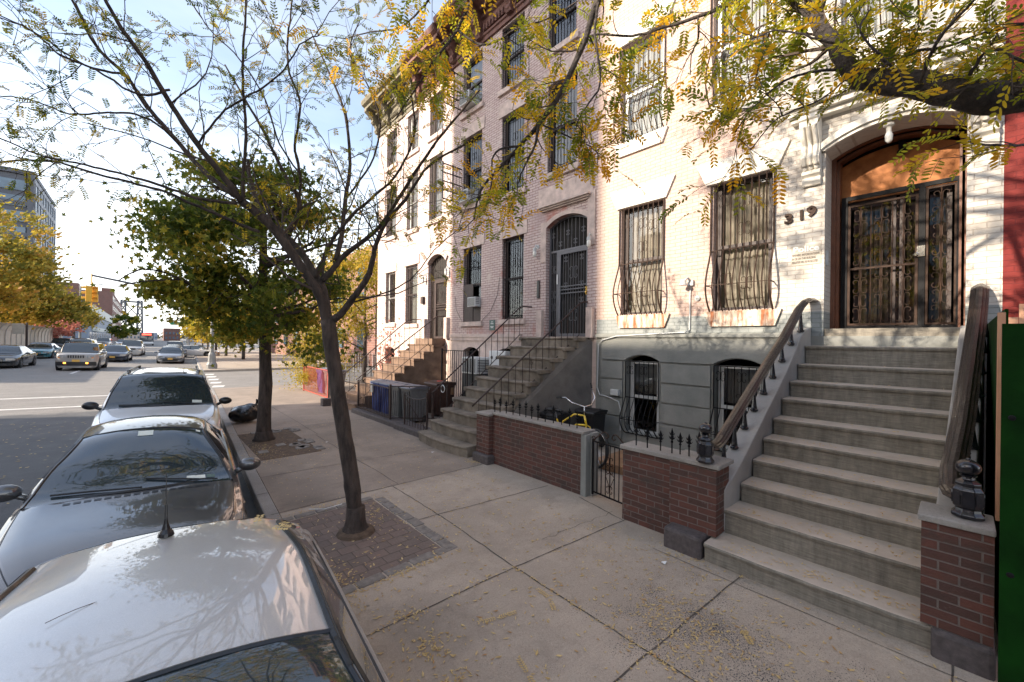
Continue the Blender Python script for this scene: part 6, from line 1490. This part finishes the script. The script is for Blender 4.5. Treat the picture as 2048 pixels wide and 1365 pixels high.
# upper crown out of the frame; it throws the dappled shade on the white facade
for i in range(9):
    a = -.9 + .42 * i; p0 = Vector((1.6, -.6, 5.6)); e = Vector((.9 + 2.6 * math.cos(a), 2.2 + 2.6 * math.sin(a) * .9, U(6.6, 8.6)))
    limb(tk, [p0, p0.lerp(e, .5) + Vector((0, 0, .5)), e], .045, .012, 6, 4, .02)
limb(tk, [(2.0, -2.2, 0.), (1.9, -1.8, 2.8), (1.7, -1.0, 4.6), (1.6, -.6, 5.7)], .19, .08, 10, 4, .01)
for i in range(430):
    a = U(0, 2 * PI); rr = 2.5 * math.sqrt(rnd()); p = Vector((.9 + rr * math.cos(a), 2.2 + rr * math.sin(a), U(6.3, 8.8) + (rr / 2.5) * .3))
    pts, d = twig(tw, p, Vector((math.cos(a), math.sin(a), .4)), U(.5, 1.0), .008, .1)
    for k in range(1, len(pts)):
        for _ in range(2): pinnate(lf, pts[k], rot_dir(d, U(.5, 1.2)), U(.16, .24), 7, .04, .008, U(.3, 1), None, None)
tk.build('trunk', 'bark_dark', TB, smooth=True); lf.build('crown', 'leaf_locust', TB, extra=[(tw, 'twig'), (st_, 'twig')])
# ---- generic crown builder
def star(mb, p, s, nrm=None):
    n = Vector((U(-1, 1), U(-1, 1), U(-.3, 1))).normalized(); a = n.orthogonal().normalized(); b = n.cross(a); r0 = U(0, 6.28); vs = []
    for k in range(10):
        t = r0 + 2 * PI * k / 10; rr = s * ((1 if k % 2 == 0 else .42) * (1 if k < 8 else .7)); vs.append(p + (a * math.cos(t) + b * math.sin(t)) * rr + n * (.12 * s * math.cos(k)))
    return vs
def clumps(mb, blobs, count, size, kind='star', tintf=None, sh=.55, spread=.32):
    for (c, r) in blobs:
        cs = []
        for i in range(max(6, int(7 * r[0] * r[1]))):
            while True:
                v = Vector((U(-1, 1), U(-1, 1), U(-1, 1)))
                if sh < v.length < 1.08: break
            cs.append((Vector(c) + Vector((v.x * r[0], v.y * r[1], v.z * r[2])), U(.5, 1.2), rnd()))
        for i in range(count):
            cc, k, tb = random.choice(cs); p = cc + Vector((random.gauss(0, 1) * spread * k, random.gauss(0, 1) * spread * k, random.gauss(0, 1) * spread * .62 * k)); t = min(1, max(0, tb * .55 + U(0, .45)))
            if tintf: t = tintf(p, t)
            s = size * U(.65, 1.2)
            if kind == 'star': mb.add(star(mb, p, s), [tuple(range(10))], t)
            else:
                n = Vector((U(-1, 1), U(-1, 1), U(-.2, 1))).normalized(); a = n.orthogonal().normalized() * s; b = n.cross(a.normalized()) * s * .55
                mb.add([p - a, p + b, p + a, p - b], [(0, 1, 2, 3)], t)
def branches(mb, base, top, r, n, reach, z0, z1, up=.5):
    base = Vector(base); top = Vector(top)
    limb(mb, [base, base.lerp(top, .3) + Vector((.05, .03, 0)), base.lerp(top, .65), top], r, r * .35, 9, 4, r * .08, .05)
    for i in range(n):
        f = U(z0, z1); p = base.lerp(top, f); a = 2.4 * i + U(-.4, .4); d = Vector((math.cos(a), math.sin(a), up)).normalized()
        l = reach * U(.6, 1) * (1.2 - f * .6); e = p + d * l; mid = p + d * l * .5 + Vector((0, 0, -.04 * l))
        pth = limb(mb, [p, mid, e], r * .4, r * .1, 5, 3, .02)
        for k in range(3):
            q = pth[int(len(pth) * U(.4, .9))]; limb(mb, [q, q + rot_dir(d, .7) * l * .3, q + rot_dir(d, .8) * l * .5], r * .14, r * .05, 4, 2)
# ---- dark green street tree in the second pit
random.seed(4)
T = thing('maple_tree', (1.96, 10.1, 0), 'dense dark green street tree with star shaped leaves in the second tree pit', 'tree')
q = MB(); branches(q, (1.96, 10.1, 0), (1.9, 10.2, 5.6), .15, 22, 2.3, .38, .95, .35); q.lathe([(.23, 0), (.19, .05), (.155, .2)], (1.96, 10.1, 0), 12); q.build('trunk', 'bark', T, smooth=True)
q = MB(); clumps(q, [((2.05, 10.3, 4.1), (1.75, 1.9, 1.7)), ((.85, 10.2, 3.25), (.75, .8, .42)), ((1.0, 10.2, 4.4), (.8, .8, .5)), ((2.2, 9.9, 2.7), (1.5, 1.3, .85)), ((1.7, 10.6, 5.2), (1.2, 1.3, .75))], 3000, .070, 'star', spread=.30)
clumps(q, [((1.9, 10.2, 3.9), (1.7, 1.6, 1.6))], 2000, .070, 'star', sh=.0, spread=.5)
q.build('crown', 'leaf_maple', T)
def tree(label, base, h, tr, blobs, count, size, leaf, cat='tree', name='street_tree', kind='q', bark='bark_dark', spread=.4, lean=(0, 0), nb=10, reach=1.8, group=None):
    T = thing(name, base, label, cat, group); q = MB(); b = Vector(base); branches(q, b, b + Vector((lean[0], lean[1], h * .85)), tr, nb, reach, .3, .95); q.build('trunk', bark, T, smooth=True)
    q = MB(); clumps(q, blobs, count, size, kind, spread=spread); q.build('crown', leaf, T); return T
tree('yellow-green leafy tree filling the corner lot behind the sunlit house', (8.4, 20.5, 0), 6.4, .13, [((8.0, 20.3, 4.6), (2.3, 2.4, 1.9)), ((7.0, 19.6, 2.8), (1.6, 1.6, 1.3)), ((7.6, 19.2, 5.2), (1.2, 1.4, 1.2))], 3400, .07, 'leaf_yellow', kind='star')
tree('low yellow shrub hanging over the red corner fence', (5.9, 19.3, 0), 2.2, .05, [((5.7, 19.2, 1.3), (1.2, 1.3, .95)), ((5.3, 18.6, .8), (.5, .7, .55))], 2600, .045, 'leaf_yellow', 'shrub', 'shrub', kind='star', reach=.8)
tree('golden green tree beyond the side street, right of the white lamp post', (7.4, 38, 0), 7, .15, [((7.2, 38, 4.8), (3.0, 2.6, 2.6)), ((5.6, 37.4, 3.4), (1.8, 1.6, 1.4))], 3600, .12, 'leaf_yellow', kind='star')
GT = 'yellow-green trees lining the next block'
for i, (x, y, h, s) in enumerate(((7.6, 49, 7, .15), (7.4, 59, 7.5, .17), (7.6, 70, 8, .2), (8.4, 88, 8, .25), (9.6, 110, 9, .3))):
    lb = ['bright yellow-green tree, nearest of the next block kerbside row', 'yellow-green tree, second of the next block kerbside row', 'yellow-green tree, third of the next block kerbside row', 'yellow tree far down the right pavement', 'last small yellow tree at the right of the street end'][i]
    tree(lb, (x, y, 0), h, .16, [((x - .3, y, h * .6), (2.8, 2.8, h * .36)), ((x - 1.5, y, h * .45), (1.6, 2, 1.5))], 2400, s, 'leaf_yellow', group=GT)
tree('small dark green round tree at the far end of the street', (-3.9, 150, 0), 6, .15, [((-3.9, 150, 5.0), (3.2, 3, 3.2))], 1400, .4, 'leaf_maple')
GL = 'golden trees behind the tan fence'
def zl(y): return .1
tree('tall golden orange tree at the left edge above the tan fence', (-10.8, 55, 0), 14, .3, [((-10.8, 55, 9.8), (4.6, 4.2, 4.6)), ((-8.6, 53.5, 7.4), (2.8, 3, 2.6)), ((-12.5, 53, 6), (3, 3, 2.5))], 5200, .20, 'leaf_orange', group=GL, nb=16, reach=4, spread=.55)
tree('wide olive gold tree leaning over the traffic beyond the tan fence', (-10.5, 78, 0), 12, .35, [((-11.6, 78, 7.4), (4.4, 4.5, 3.2)), ((-8.0, 77, 5.6), (2.2, 3.0, 1.7)), ((-12, 74, 6), (3.5, 4, 3))], 4600, .24, 'leaf_orange', group=GL, nb=16, reach=4.5, spread=.6)
tree('thin golden tree next to the grey lamp post and blue-grey building', (-9.0, 104, 0), 11, .3, [((-9.4, 104, 5.9), (3.2, 4.0, 2.2))], 2600, .28, 'leaf_orange', group=GL, nb=14, reach=4, spread=.7)
tree('pinkish red shrub above the tan fence', (-10.6, 92, 0), 5, .1, [((-10.2, 92, 3.8), (3.0, 5, 1.8))], 1600, .25, 'leaf_pink', 'shrub', 'shrub')
# small dark climber on the sunlit wall
q = MB(); T = thing('climbing_plant', (7.3, 16.2, 0), 'sparse reddish climber spreading over the lower sunlit corner wall', 'climbing plant')
random.seed(12)
for i in range(520):
    z = abs(random.gauss(0, 1.1)) + .3; y = 15.9 + random.gauss(0, .75)
    if z < 3.8 and 14.2 < y < 16.9 and not (13.5 < y < 14.5): q.add(star(q, Vector((7.5 - U(.02, .1), y, z)), .06), [tuple(range(10))], rnd())
q.build('leaves', 'leaf_pink', T); q = MB()
for i in range(8): twig(q, (7.46, 15.2 + .2 * i, 0), (0, U(-.2, .2), 1), U(1.5, 3), .008, .3, .15); 
q.build('stems', 'twig', T)
# ------------------------------------------------------------------ fallen leaves (uncountable litter)
random.seed(31); q = MB()
def leaflet(x, y, z=.006, s=1.):
    a = U(0, 2 * PI); l = .017 * s * U(.7, 1.2); w = .0055 * s * U(.8, 1.2); c, n = math.cos(a), math.sin(a); k = U(0, .008)
    q.add([(x - c * l, y - n * l, z + k), (x - c * l * .2 - n * w, y - n * l * .2 + c * w, z), (x + c * l, y + n * l, z + k * U(.2, 1)), (x + c * l * .2 + n * w, y + n * l * .2 - c * w, z + .001)], [(0, 1, 2, 3)], rnd())
def patch(cx, cy, sx, sy, n, z=.006, s=1.):
    for _ in range(n): leaflet(cx + random.gauss(0, sx), cy + random.gauss(0, sy), z, s)
for _ in range(1500):
    x = U(1.2, 4.2); y = U(-.6, 5.6)
    leaflet(x, y, .006, random.choice((.8, 1, 1.2, 1.6)))
for _ in range(500): leaflet(U(1.5, 4.5), U(5.6, 12), .006, 1.2)
for (cx, cy, sx, sy, n) in ((3.15, 1.45, .22, .28, 320), (2.95, .9, .3, .3, 160), (1.55, 2.55, .08, .08, 110), (1.6, 2.95, .07, .06, 50), (1.35, 3.7, .10, .22, 200), (1.9, 3.52, .3, .03, 130), (1.35, 1.75, .12, .15, 140), (1.5, 2.2, .08, .05, 60), (4.45, 5.95, .08, .08, 90), (4.1, 1.9, .15, .2, 70), (2.2, 4.9, .1, .2, 60), (1.75, 5.6, .25, .08, 90), (3.7, 2.5, .4, .3, 90), (1.8, 8.3, .2, .1, 70), (1.75, 9.2, .15, .3, 160)): patch(cx, cy, sx, sy, n)
for i in range(90):
    f = rnd(); leaflet(lerp(2.66, 2.70, f) + random.gauss(0, .015), lerp(1.0, 2.9, f)) 
    leaflet(lerp(1.0, 2.7, f), lerp(2.95, 2.9, f) + random.gauss(0, .02)) if i % 2 else leaflet(lerp(1.2, 4.3, f), lerp(1.55, 1.38, f) + random.gauss(0, .015))
for i, (x, z) in enumerate(NX):
    for _ in range((120, 90, 60, 40, 30, 22, 18, 16, 8, 6)[i]): leaflet(x + U(.03, .28), U(.1, 1.6), z + .006)
    patch(x + .12, U(.2, 1.5), .03, .06, (14, 14, 12, 8, 6, 5, 8, 14, 0, 0)[i], z + .006)
# a few whole sprigs
for (x, y) in ((1.9, 1.9), (2.6, 2.35), (2.2, .9), (1.45, 2.0), (2.1, 2.45), (1.75, 1.3), (3.3, 1.0), (2.9, .65)):
    for _ in range(2):
        a = U(0, 6.28); d = Vector((math.cos(a), math.sin(a), .02)); m0 = len(q.v)
        pinnate(q, (x, y, .02), d, .15, 8, .030, .006, 0, .3)
        q.v[m0:] = [(p[0], p[1], .008 + .25 * abs(p[2] - .02)) for p in q.v[m0:]]
# leaves on the road
for _ in range(500):
    x = U(-4, .2); y = U(3, 16)
    if abs(x) < 1.1 and y < 14: continue
    leaflet(x, y, zr(x, y) + .006, 2.4)
q.build('fallen_leaves', 'leaf_fallen', kind='stuff')
q = MB(); m0 = 0
for (u, w, s) in ((2.62, .36, 1), (2.52, .42, 1), (2.56, .46, 1.)):
    p = W1_(u, w, 1.33); a = U(0, 6.28); pinnate(q, p + Vector((0, 0, .0)), Vector((math.cos(a), math.sin(a), 0)), .09, 6, .028, .007, 0, .4)
o = q.build('fallen_leaves', 'leaf_fallen', kind='stuff')
# litter: a few flecks of paper, a bent white straw, a concrete speckle field
q = MB(); q.tube([(1.60, 5.60, .012), (1.75, 5.48, .012), (1.98, 5.50, .012)], .006, 5); tag(q.build('drinking_straw', 'paper'), 'bent white plastic strip lying on the kerb side of the brick tree pit', 'litter')
for i, (x, y) in enumerate(((3.85, 1.95), (2.9, 9.0), (4.2, 6.9))):
    q = MB(); q.add([(x, y, .008), (x + .05, y + .01, .02), (x + .04, y + .05, .008), (x - .01, y + .04, .018)], [(0, 1, 2, 3)])
    tag(q.build('paper_scrap', 'paper'), ('small white paper scrap near the dark granite block of the short wall', 'white paper scrap on the old pavement past the first tree', 'white paper scrap near the foot of the worn stoop')[i], 'paper scrap', 'paper scraps on the pavement')
# ------------------------------------------------------------------ background
# glass and steel tower
def quadbox(q, x0, x1, y0, y1, z0, z1): q.box(x0, x1, y0, y1, z0, z1)
t = thing('office_tower', (-24, 144, 0), 'grey steel and glass tower block rising behind the golden trees at the left edge', 'tower')
q = MB(); q.box(-45, -17.2, 130.3, 157.7, 0, 35.2); q.build('core', 'tower_frame', t)
q = MB()
for x in (-45, -38.5, -31.5, -24.3, -17.9): q.box(x, x + .9, 129.8, 130.3, 0, 36.2)
for k in range(6): z = 35.3 - 6.4 * k; q.box(-45, -17.0, 129.85, 130.3, z, z + .8)
q.box(-45, -17.0, 129.9, 158, 35.4, 36.2); q.build('frame', 'tower_frame', t)
for xa in (-23.2, -30.3):
    for k in range(10):
        z = 31.9 - 3.2 * k
        q = MB(); q.box(xa, xa + 5.1, 130.0, 130.28, z, z + 2.1); w_ = q.build('window', 'tower_glass', t)
q = MB()
for k in range(11): z = 34.0 - 3.2 * k; q.box(-17.2, -16.95, 130.3, 158, z, z + .9)
for k in range(9): y = 131 + 3.3 * k; q.box(-17.2, -16.9, y, y + .5, 0, 35)
q.build('cladding', 'tower_light', t)
for k in range(8):
    for j in range(8):
        z = 31.7 - 3.2 * k; y = 131.6 + 3.3 * j; q = MB(); q.box(-17.19, -17.05, y, y + 2.6, z + .05, z + 2.2); q.build('window', 'tower_glass', t)
# blue grey commercial building
t = thing('commercial_building', (-12, 170, 0), 'low blue-grey shop building with a pale band along its top', 'building')
q = MB(); q.box(-25, -9, 131, 220, 0, 9.8); q.build('wall', 'blue_grey', t); q = MB(); q.box(-25.1, -8.9, 130.8, 131, 5, 10); q.box(-25.1, -9, 130.7, 131.5, 7.6, 10.3); q.build('end_wall', 'dark_blue', t)
q = MB(); q.box(-9, -8.7, 131, 220, 7.2, 9.7); q.build('parapet', 'pale_band', t); q = MB(); q.box(-9, -8.8, 140, 218, 3.4, 4.4); q.build('shop_band', 'pale_band', t)
for k in range(11): q = MB(); q.box(-9, -8.97, 134 + 7.6 * k, 139.6 + 7.6 * k, .3, 3.1); q.build('shop_window', 'tower_glass', t)
t = thing('brick_building', (-15, 260, 0), 'tall dark red brick building beyond the blue-grey shops', 'building')
q = MB(); q.box(-30, -8.8, 222, 315, 0, 19.5); q.box(-24, -18, 223, 228, 19.5, 22); q.box(-12, -8.8, 225, 240, 19.5, 21); q.build('wall', 'far_brick', t)
for k in range(5):
    for j in range(9): q = MB(); q.box(-8.8, -8.77, 226 + 9.6 * j, 229.5 + 9.6 * j, 2 + 3.5 * k, 4 + 3.5 * k); q.build('window', 'tower_glass', t)
t = thing('brick_building', (18, 50, 0), 'red brick building half hidden behind the next block trees', 'building')
q = MB(); q.box(14, 30, 32, 75, 0, 10); q.build('wall', 'far_brick', t)
for k in range(3):
    for j in range(8): q = MB(); q.box(13.85, 14, 34 + 5 * j, 35.4 + 5 * j, 1.4 + 3 * k, 3.2 + 3 * k); q.build('window', 'tower_glass', t)
# suspension bridge tower
t = thing('bridge_tower', (-6, 400, 0), 'pale steel lattice tower of a suspension bridge at the end of the street', 'bridge tower')
q = MB()
for cx, sg in ((-10.3, 1), (-1.6, -1)):
    zs = [0, 5, 10, 15, 20, 25, 28]
    for a, b in ((-1.1, 0), (1.1, 0)):
        q.tube([(cx + a * 1.5, 400, 0), (cx + a, 400, 28)], .7, 4)
    for i in range(6):
        s0 = lerp(1.65, 1.1, zs[i] / 28); s1_ = lerp(1.65, 1.1, zs[i + 1] / 28)
        q.tube([(cx - s0, 400, zs[i]), (cx + s1_, 400, zs[i + 1])], .45, 4); q.tube([(cx + s0, 400, zs[i]), (cx - s1_, 400, zs[i + 1])], .45, 4); q.tube([(cx - s1_, 400, zs[i + 1]), (cx + s1_, 400, zs[i + 1])], .45, 4)
q.build('leg', 'bridge_steel', t)
q = MB()
for z in (16, 27): q.tube([(-10.3, 400, z), (-1.6, 400, z)], .8, 4)
for a, b in ((4, 15), (17, 26)): q.tube([(-9.4, 400, a), (-2.6, 400, b)], .4, 4); q.tube([(-2.6, 400, a), (-9.4, 400, b)], .4, 4)
q.build('cross_brace', 'bridge_steel', t)
# tan curved pedestrian fence along the trench
tf = thing('curved_fence', (-9.6, 4, 0), 'near run of tan barrier fence across the street, outside the photo', 'fence')
q = MB(); prof = [(0, 0.5), (0, 1.9), (.05, 2.4), (.22, 2.85), (.5, 3.1)]
q.add([(-9.9 + a, y, b + .2) for y in (-14, 14) for a, b in prof], [(k, k + 1, 6 + k, 5 + k) for k in range(4)]); q.build('mesh_panel', 'fence_tan', tf); q = MB(); q.box(-10.1, -9.7, -14, 14, -.2, .75); q.build('base_wall', 'pale_wall', tf)
t = thing('curved_fence', (-9.6, 60, 0), 'tan mesh barrier fence curving inward at its top along the left side of the street', 'fence')
zg = lambda y: zr(-9.6, y)
q = MB(); prof = [(0, 0.5), (0, 1.9), (.05, 2.4), (.22, 2.85), (.5, 3.1)]
n = 60; vs = []
for i in range(n + 1):
    y = 30 + 70 * i / n
    for a, b in prof: vs.append((-9.9 + a, y, b + .2))
m_ = len(prof); q.add(vs, [(i * m_ + k, i * m_ + k + 1, (i + 1) * m_ + k + 1, (i + 1) * m_ + k) for i in range(n) for k in range(m_ - 1)]); q.build('mesh_panel', 'fence_tan', t)
for i in range(30): y = 31 + 2.4 * i; q = MB(); q.tube([(-9.85 + a, y, b + .22) for a, b in prof], .05, 4); q.build('post', 'pale_wall', t)
q = MB(); q.box(-10.1, -9.7, 30, 100, -.2, .75); q.build('base_wall', 'pale_wall', t)
# posts and lamps
def lamp(name, label, x, y, h, mat, arm=None, r=.09):
    t = thing(name, (x, y, 0), label, 'street lamp'); q = MB(); q.tube([(x, y, 0), (x, y, h)], [r, r * .6], 10); q.build('pole', mat, t)
    if arm: q = MB(); q.tube([(x, y, h - .2), (x + arm * .5, y, h + .5), (x + arm, y, h + .6)], .05, 6); q.build('arm', mat, t); q = MB(); q.sph((x + arm, y, h + .55), .4, .18, .1); q.build('lamp_head', 'ac_grey', t)
    return t
lamp('street_lamp', 'pale lamp post at the kerb beyond the side street trees', 4.7, 74, 9.3, 'white_metal', -2.5, .16)
lamp('street_lamp', 'thin grey lamp post in front of the golden trees at the left', -8.2, 105, 11, 'pole_grey', 2.5, .2)
t = thing('street_sign', (-8.2, 60, 0), 'brown sign post by the tan fence with a small pale sign', 'sign'); q = MB(); q.tube([(-8.2, 60, 0), (-8.2, 60, 3.4)], .09, 6); q.build('post', 'dark_wood', t); q = MB(); q.box(-9.1, -8.35, 59.97, 60.03, 2.3, 3.3); q.build('sign_panel', 'pale_wall', t)
SX, SY = 3.62, 35.3
t = thing('traffic_signal', (SX, SY, 0), 'traffic signal mast on an eight sided grey base with a long arm over the street', 'traffic light')
q = MB(); q.lathe([(.32, 0), (.32, .3), (.24, .45), (.21, 1.0), (.15, 1.15)], (SX, SY, 0), 8); q.build('base', 'pole_grey', t)
q = MB(); q.tube([(SX, SY, 1.1), (SX, SY, 5.6)], [.12, .09], 10); q.build('pole', 'pole_grey', t)
q = MB(); q.tube([(SX, SY, 5.25), (1.6, SY, 5.3), (-.3, SY, 5.5), (-2.3, SY, 5.86)], [.09, .075, .065, .055], 8); q.build('arm', 'pole_dark', t)
q = MB(); q.tube([(-2.3, SY, 5.95), (-2.3, SY, 3.95)], .035, 6); hd = q.build('hanger', 'signal_yellow', t)
for a in (0, 1):
    q = MB(); cx = -2.3 + (.14 if a else -.12); cy = SY + (.22 if a else -.02)
    q.box(cx - .13, cx + .13, cy - .10, cy + .10, 4.25, 5.2); hs = q.build('signal_head', 'signal_yellow', t, bevel=.02)
    for k in range(3):
        z = 4.42 + .31 * k; q = MB(); n = 10; vs = []
        for i in range(n + 1):
            th = PI * i / n
            for d in (0, .18): vs.append(((cx - .12 * math.cos(th)) if a else (cx - .13 - d), (cy - .10 - d) if a else (cy - .12 * math.cos(th)), z + .12 * math.sin(th)))
        q.add(vs, [(2 * i, 2 * i + 1, 2 * i + 3, 2 * i + 2) for i in range(n)]); q.build('visor', 'signal_yellow', hs)
q = MB(); q.box(4.6, 6.6, 120, 120.1, 4.9, 5.6); gs = thing('street_sign', (5.6, 120, 0), 'green street name sign hanging far away over the end of the street', 'sign'); q.build('sign_panel', 'sign_green', gs); q = MB(); q.tube([(8, 120, 0), (8, 120, 6), (4.5, 120, 6)], .1, 6); q.build('post', 'pole_grey', gs)
# unseen blocks added across the street, sized to shade the houses and pavement
def block(label, x0, x1, y0, y1, z, mat='far_brick'):
    t = thing('shade_building', ((x0 + x1) / 2, (y0 + y1) / 2, 0), label, 'building', 'unseen shade blocks added across the street')
    q = MB(); q.box(x0, x1, y0, y1, 0, z); q.build('wall', mat, t)
    for k in range(int(z / 3.2)):
        for j in range(int((y1 - y0) / 3)):
            q = MB(); q.box(x1, x1 + .05, y0 + .8 + 3 * j, y0 + 2.2 + 3 * j, 1.2 + 3.2 * k, 3.0 + 3.2 * k); q.build('window', 'tower_glass', t)
block('unseen tall brick slab added across the street to shade the pink house', -28, -25, 16.0, 21.05, 34)
block('unseen brick row added across the street to shade the pavement', -45, -25, -30, 15.9, 16.6)
block('unseen lower brick row added across the street to shade the far pavement', -45, -25, 21.1, 23.6, 13.8, 'blue_grey')


random.seed(77)
q = MB()
for i in range(60):
    x = -40 + i * 3.2 + U(-1, 1); y = U(430, 470); r = U(2.5, 4.5)
    for _ in range(26):
        n = Vector((U(-1, 1), U(-1, 1), U(-.2, 1))).normalized(); a = n.orthogonal().normalized() * 1.1; b = n.cross(a.normalized()) * .8; p = Vector((x + random.gauss(0, r * .5), y, abs(random.gauss(0, r * .5)) + 1)); q.add([p - a, p + b, p + a, p - b], [(0, 1, 2, 3)], rnd())
q.build('distant_trees', 'leaf_far', kind='stuff')
for i, (x0, x1, y, z, m_, lb) in enumerate(((-7.5, -1, 330, 6.5, 'pale_wall', 'pale far building at the foot of the bridge tower'), (9, 16, 300, 7, 'far_brick', 'far brick block right of the bus'), (18, 30, 260, 9, 'pale_wall', 'pale far block right of the bus behind the trees'), (1.5, 8, 390, 5.0, 'blue_grey', 'small grey-blue far building in the gap of the street end'))):
    t = thing('far_building', ((x0 + x1) / 2, y, 0), lb, 'building'); q = MB(); q.box(x0, x1, y, y + 20, 0, z); q.build('wall', m_, t)
    for k in range(int((x1 - x0) / 1.6)):
        for j in range(int(z / 2.6)): q = MB(); q.box(x0 + .5 + 1.6 * k, x0 + 1.3 + 1.6 * k, y - .05, y, 1 + 2.6 * j, 2.3 + 2.6 * j); q.build('window', 'tower_glass', t)
# ------------------------------------------------------------------ camera, sun, sky
cam = bpy.data.cameras.new('camera'); co = bpy.data.objects.new('camera', cam); col.objects.link(co); scene.camera = co
cam.sensor_width = 36; cam.lens = 815 / 2048 * 36; cam.clip_start = .05; cam.clip_end = 3000
co.location = (0, 0, 2.2)
yaw, roll = R(42.2), R(.7)
f = Vector((math.sin(yaw), math.cos(yaw), 0)); r = Vector((math.cos(yaw), -math.sin(yaw), 0)); u = Vector((0, 0, 1))
r2 = r * math.cos(roll) - u * (-math.sin(roll)); u2 = u * math.cos(roll) + r * (-math.sin(roll))
rot = Matrix((r2, u2, -f)).transposed(); co.rotation_euler = rot.to_euler()
SEL = R(23); SD = Vector((.958, -.287, 0)).normalized() * math.cos(SEL) + Vector((0, 0, -math.sin(SEL)))   # direction light travels
sun = bpy.data.lights.new('sun', 'SUN'); sun.energy = 3.3; sun.angle = R(.55); sun.color = (1, .87, .71)
so = bpy.data.objects.new('sun', sun); col.objects.link(so); so.rotation_euler = SD.to_track_quat('-Z', 'Y').to_euler(); so.location = (-20, 10, 30)
w = bpy.data.worlds.new('World'); scene.world = w; w.use_nodes = True; nt = w.node_tree; bg = nt.nodes['Background']
sky = nt.nodes.new('ShaderNodeTexSky'); sky.sky_type = 'NISHITA'; sky.sun_disc = False; sky.sun_elevation = SEL
sky.sun_rotation = math.atan2(-SD.x, -SD.y); sky.air_density = 1.0; sky.dust_density = 1.5; sky.ozone_density = 1.5
# thin high cloud, whitening toward the horizon
tc = nt.nodes.new('ShaderNodeTexCoord'); mp = nt.nodes.new('ShaderNodeMapping'); mp.inputs['Scale'].default_value = (1, 1, 3.2); L(nt, tc.outputs['Generated'], mp.inputs['Vector'])
nz = nt.nodes.new('ShaderNodeTexNoise'); nz.inputs['Scale'].default_value = 2.2; nz.inputs['Detail'].default_value = 7; L(nt, mp.outputs[0], nz.inputs['Vector'])
sp = nt.nodes.new('ShaderNodeSeparateXYZ'); L(nt, tc.outputs['Generated'], sp.inputs[0])
mr = nt.nodes.new('ShaderNodeMapRange'); mr.inputs[1].default_value = .0; mr.inputs[2].default_value = .42; mr.inputs[3].default_value = .85; mr.inputs[4].default_value = .12; L(nt, sp.outputs[2], mr.inputs[0])
ad = nt.nodes.new('ShaderNodeMath'); ad.operation = 'MULTIPLY_ADD'; L(nt, nz.outputs['Fac'], ad.inputs[0]); ad.inputs[1].default_value = .5; ad.inputs[2].default_value = -.22
a2 = nt.nodes.new('ShaderNodeMath'); a2.operation = 'ADD'; a2.use_clamp = True; L(nt, ad.outputs[0], a2.inputs[0]); L(nt, mr.outputs[0], a2.inputs[1])
mx = nt.nodes.new('ShaderNodeMix'); mx.data_type = 'RGBA'; L(nt, a2.outputs[0], mx.inputs[0]); L(nt, sky.outputs[0], mx.inputs[6]); mx.inputs[7].default_value = (6.3, 6.2, 6.1, 1)
L(nt, mx.outputs[2], bg.inputs['Color']); bg.inputs['Strength'].default_value = .118
vs = scene.view_settings; vs.view_transform = 'Standard'; vs.look = 'None'; vs.gamma = 1; vs.exposure = 1.68
scene.cycles.max_bounces = 8; scene.cycles.transparent_max_bounces = 12
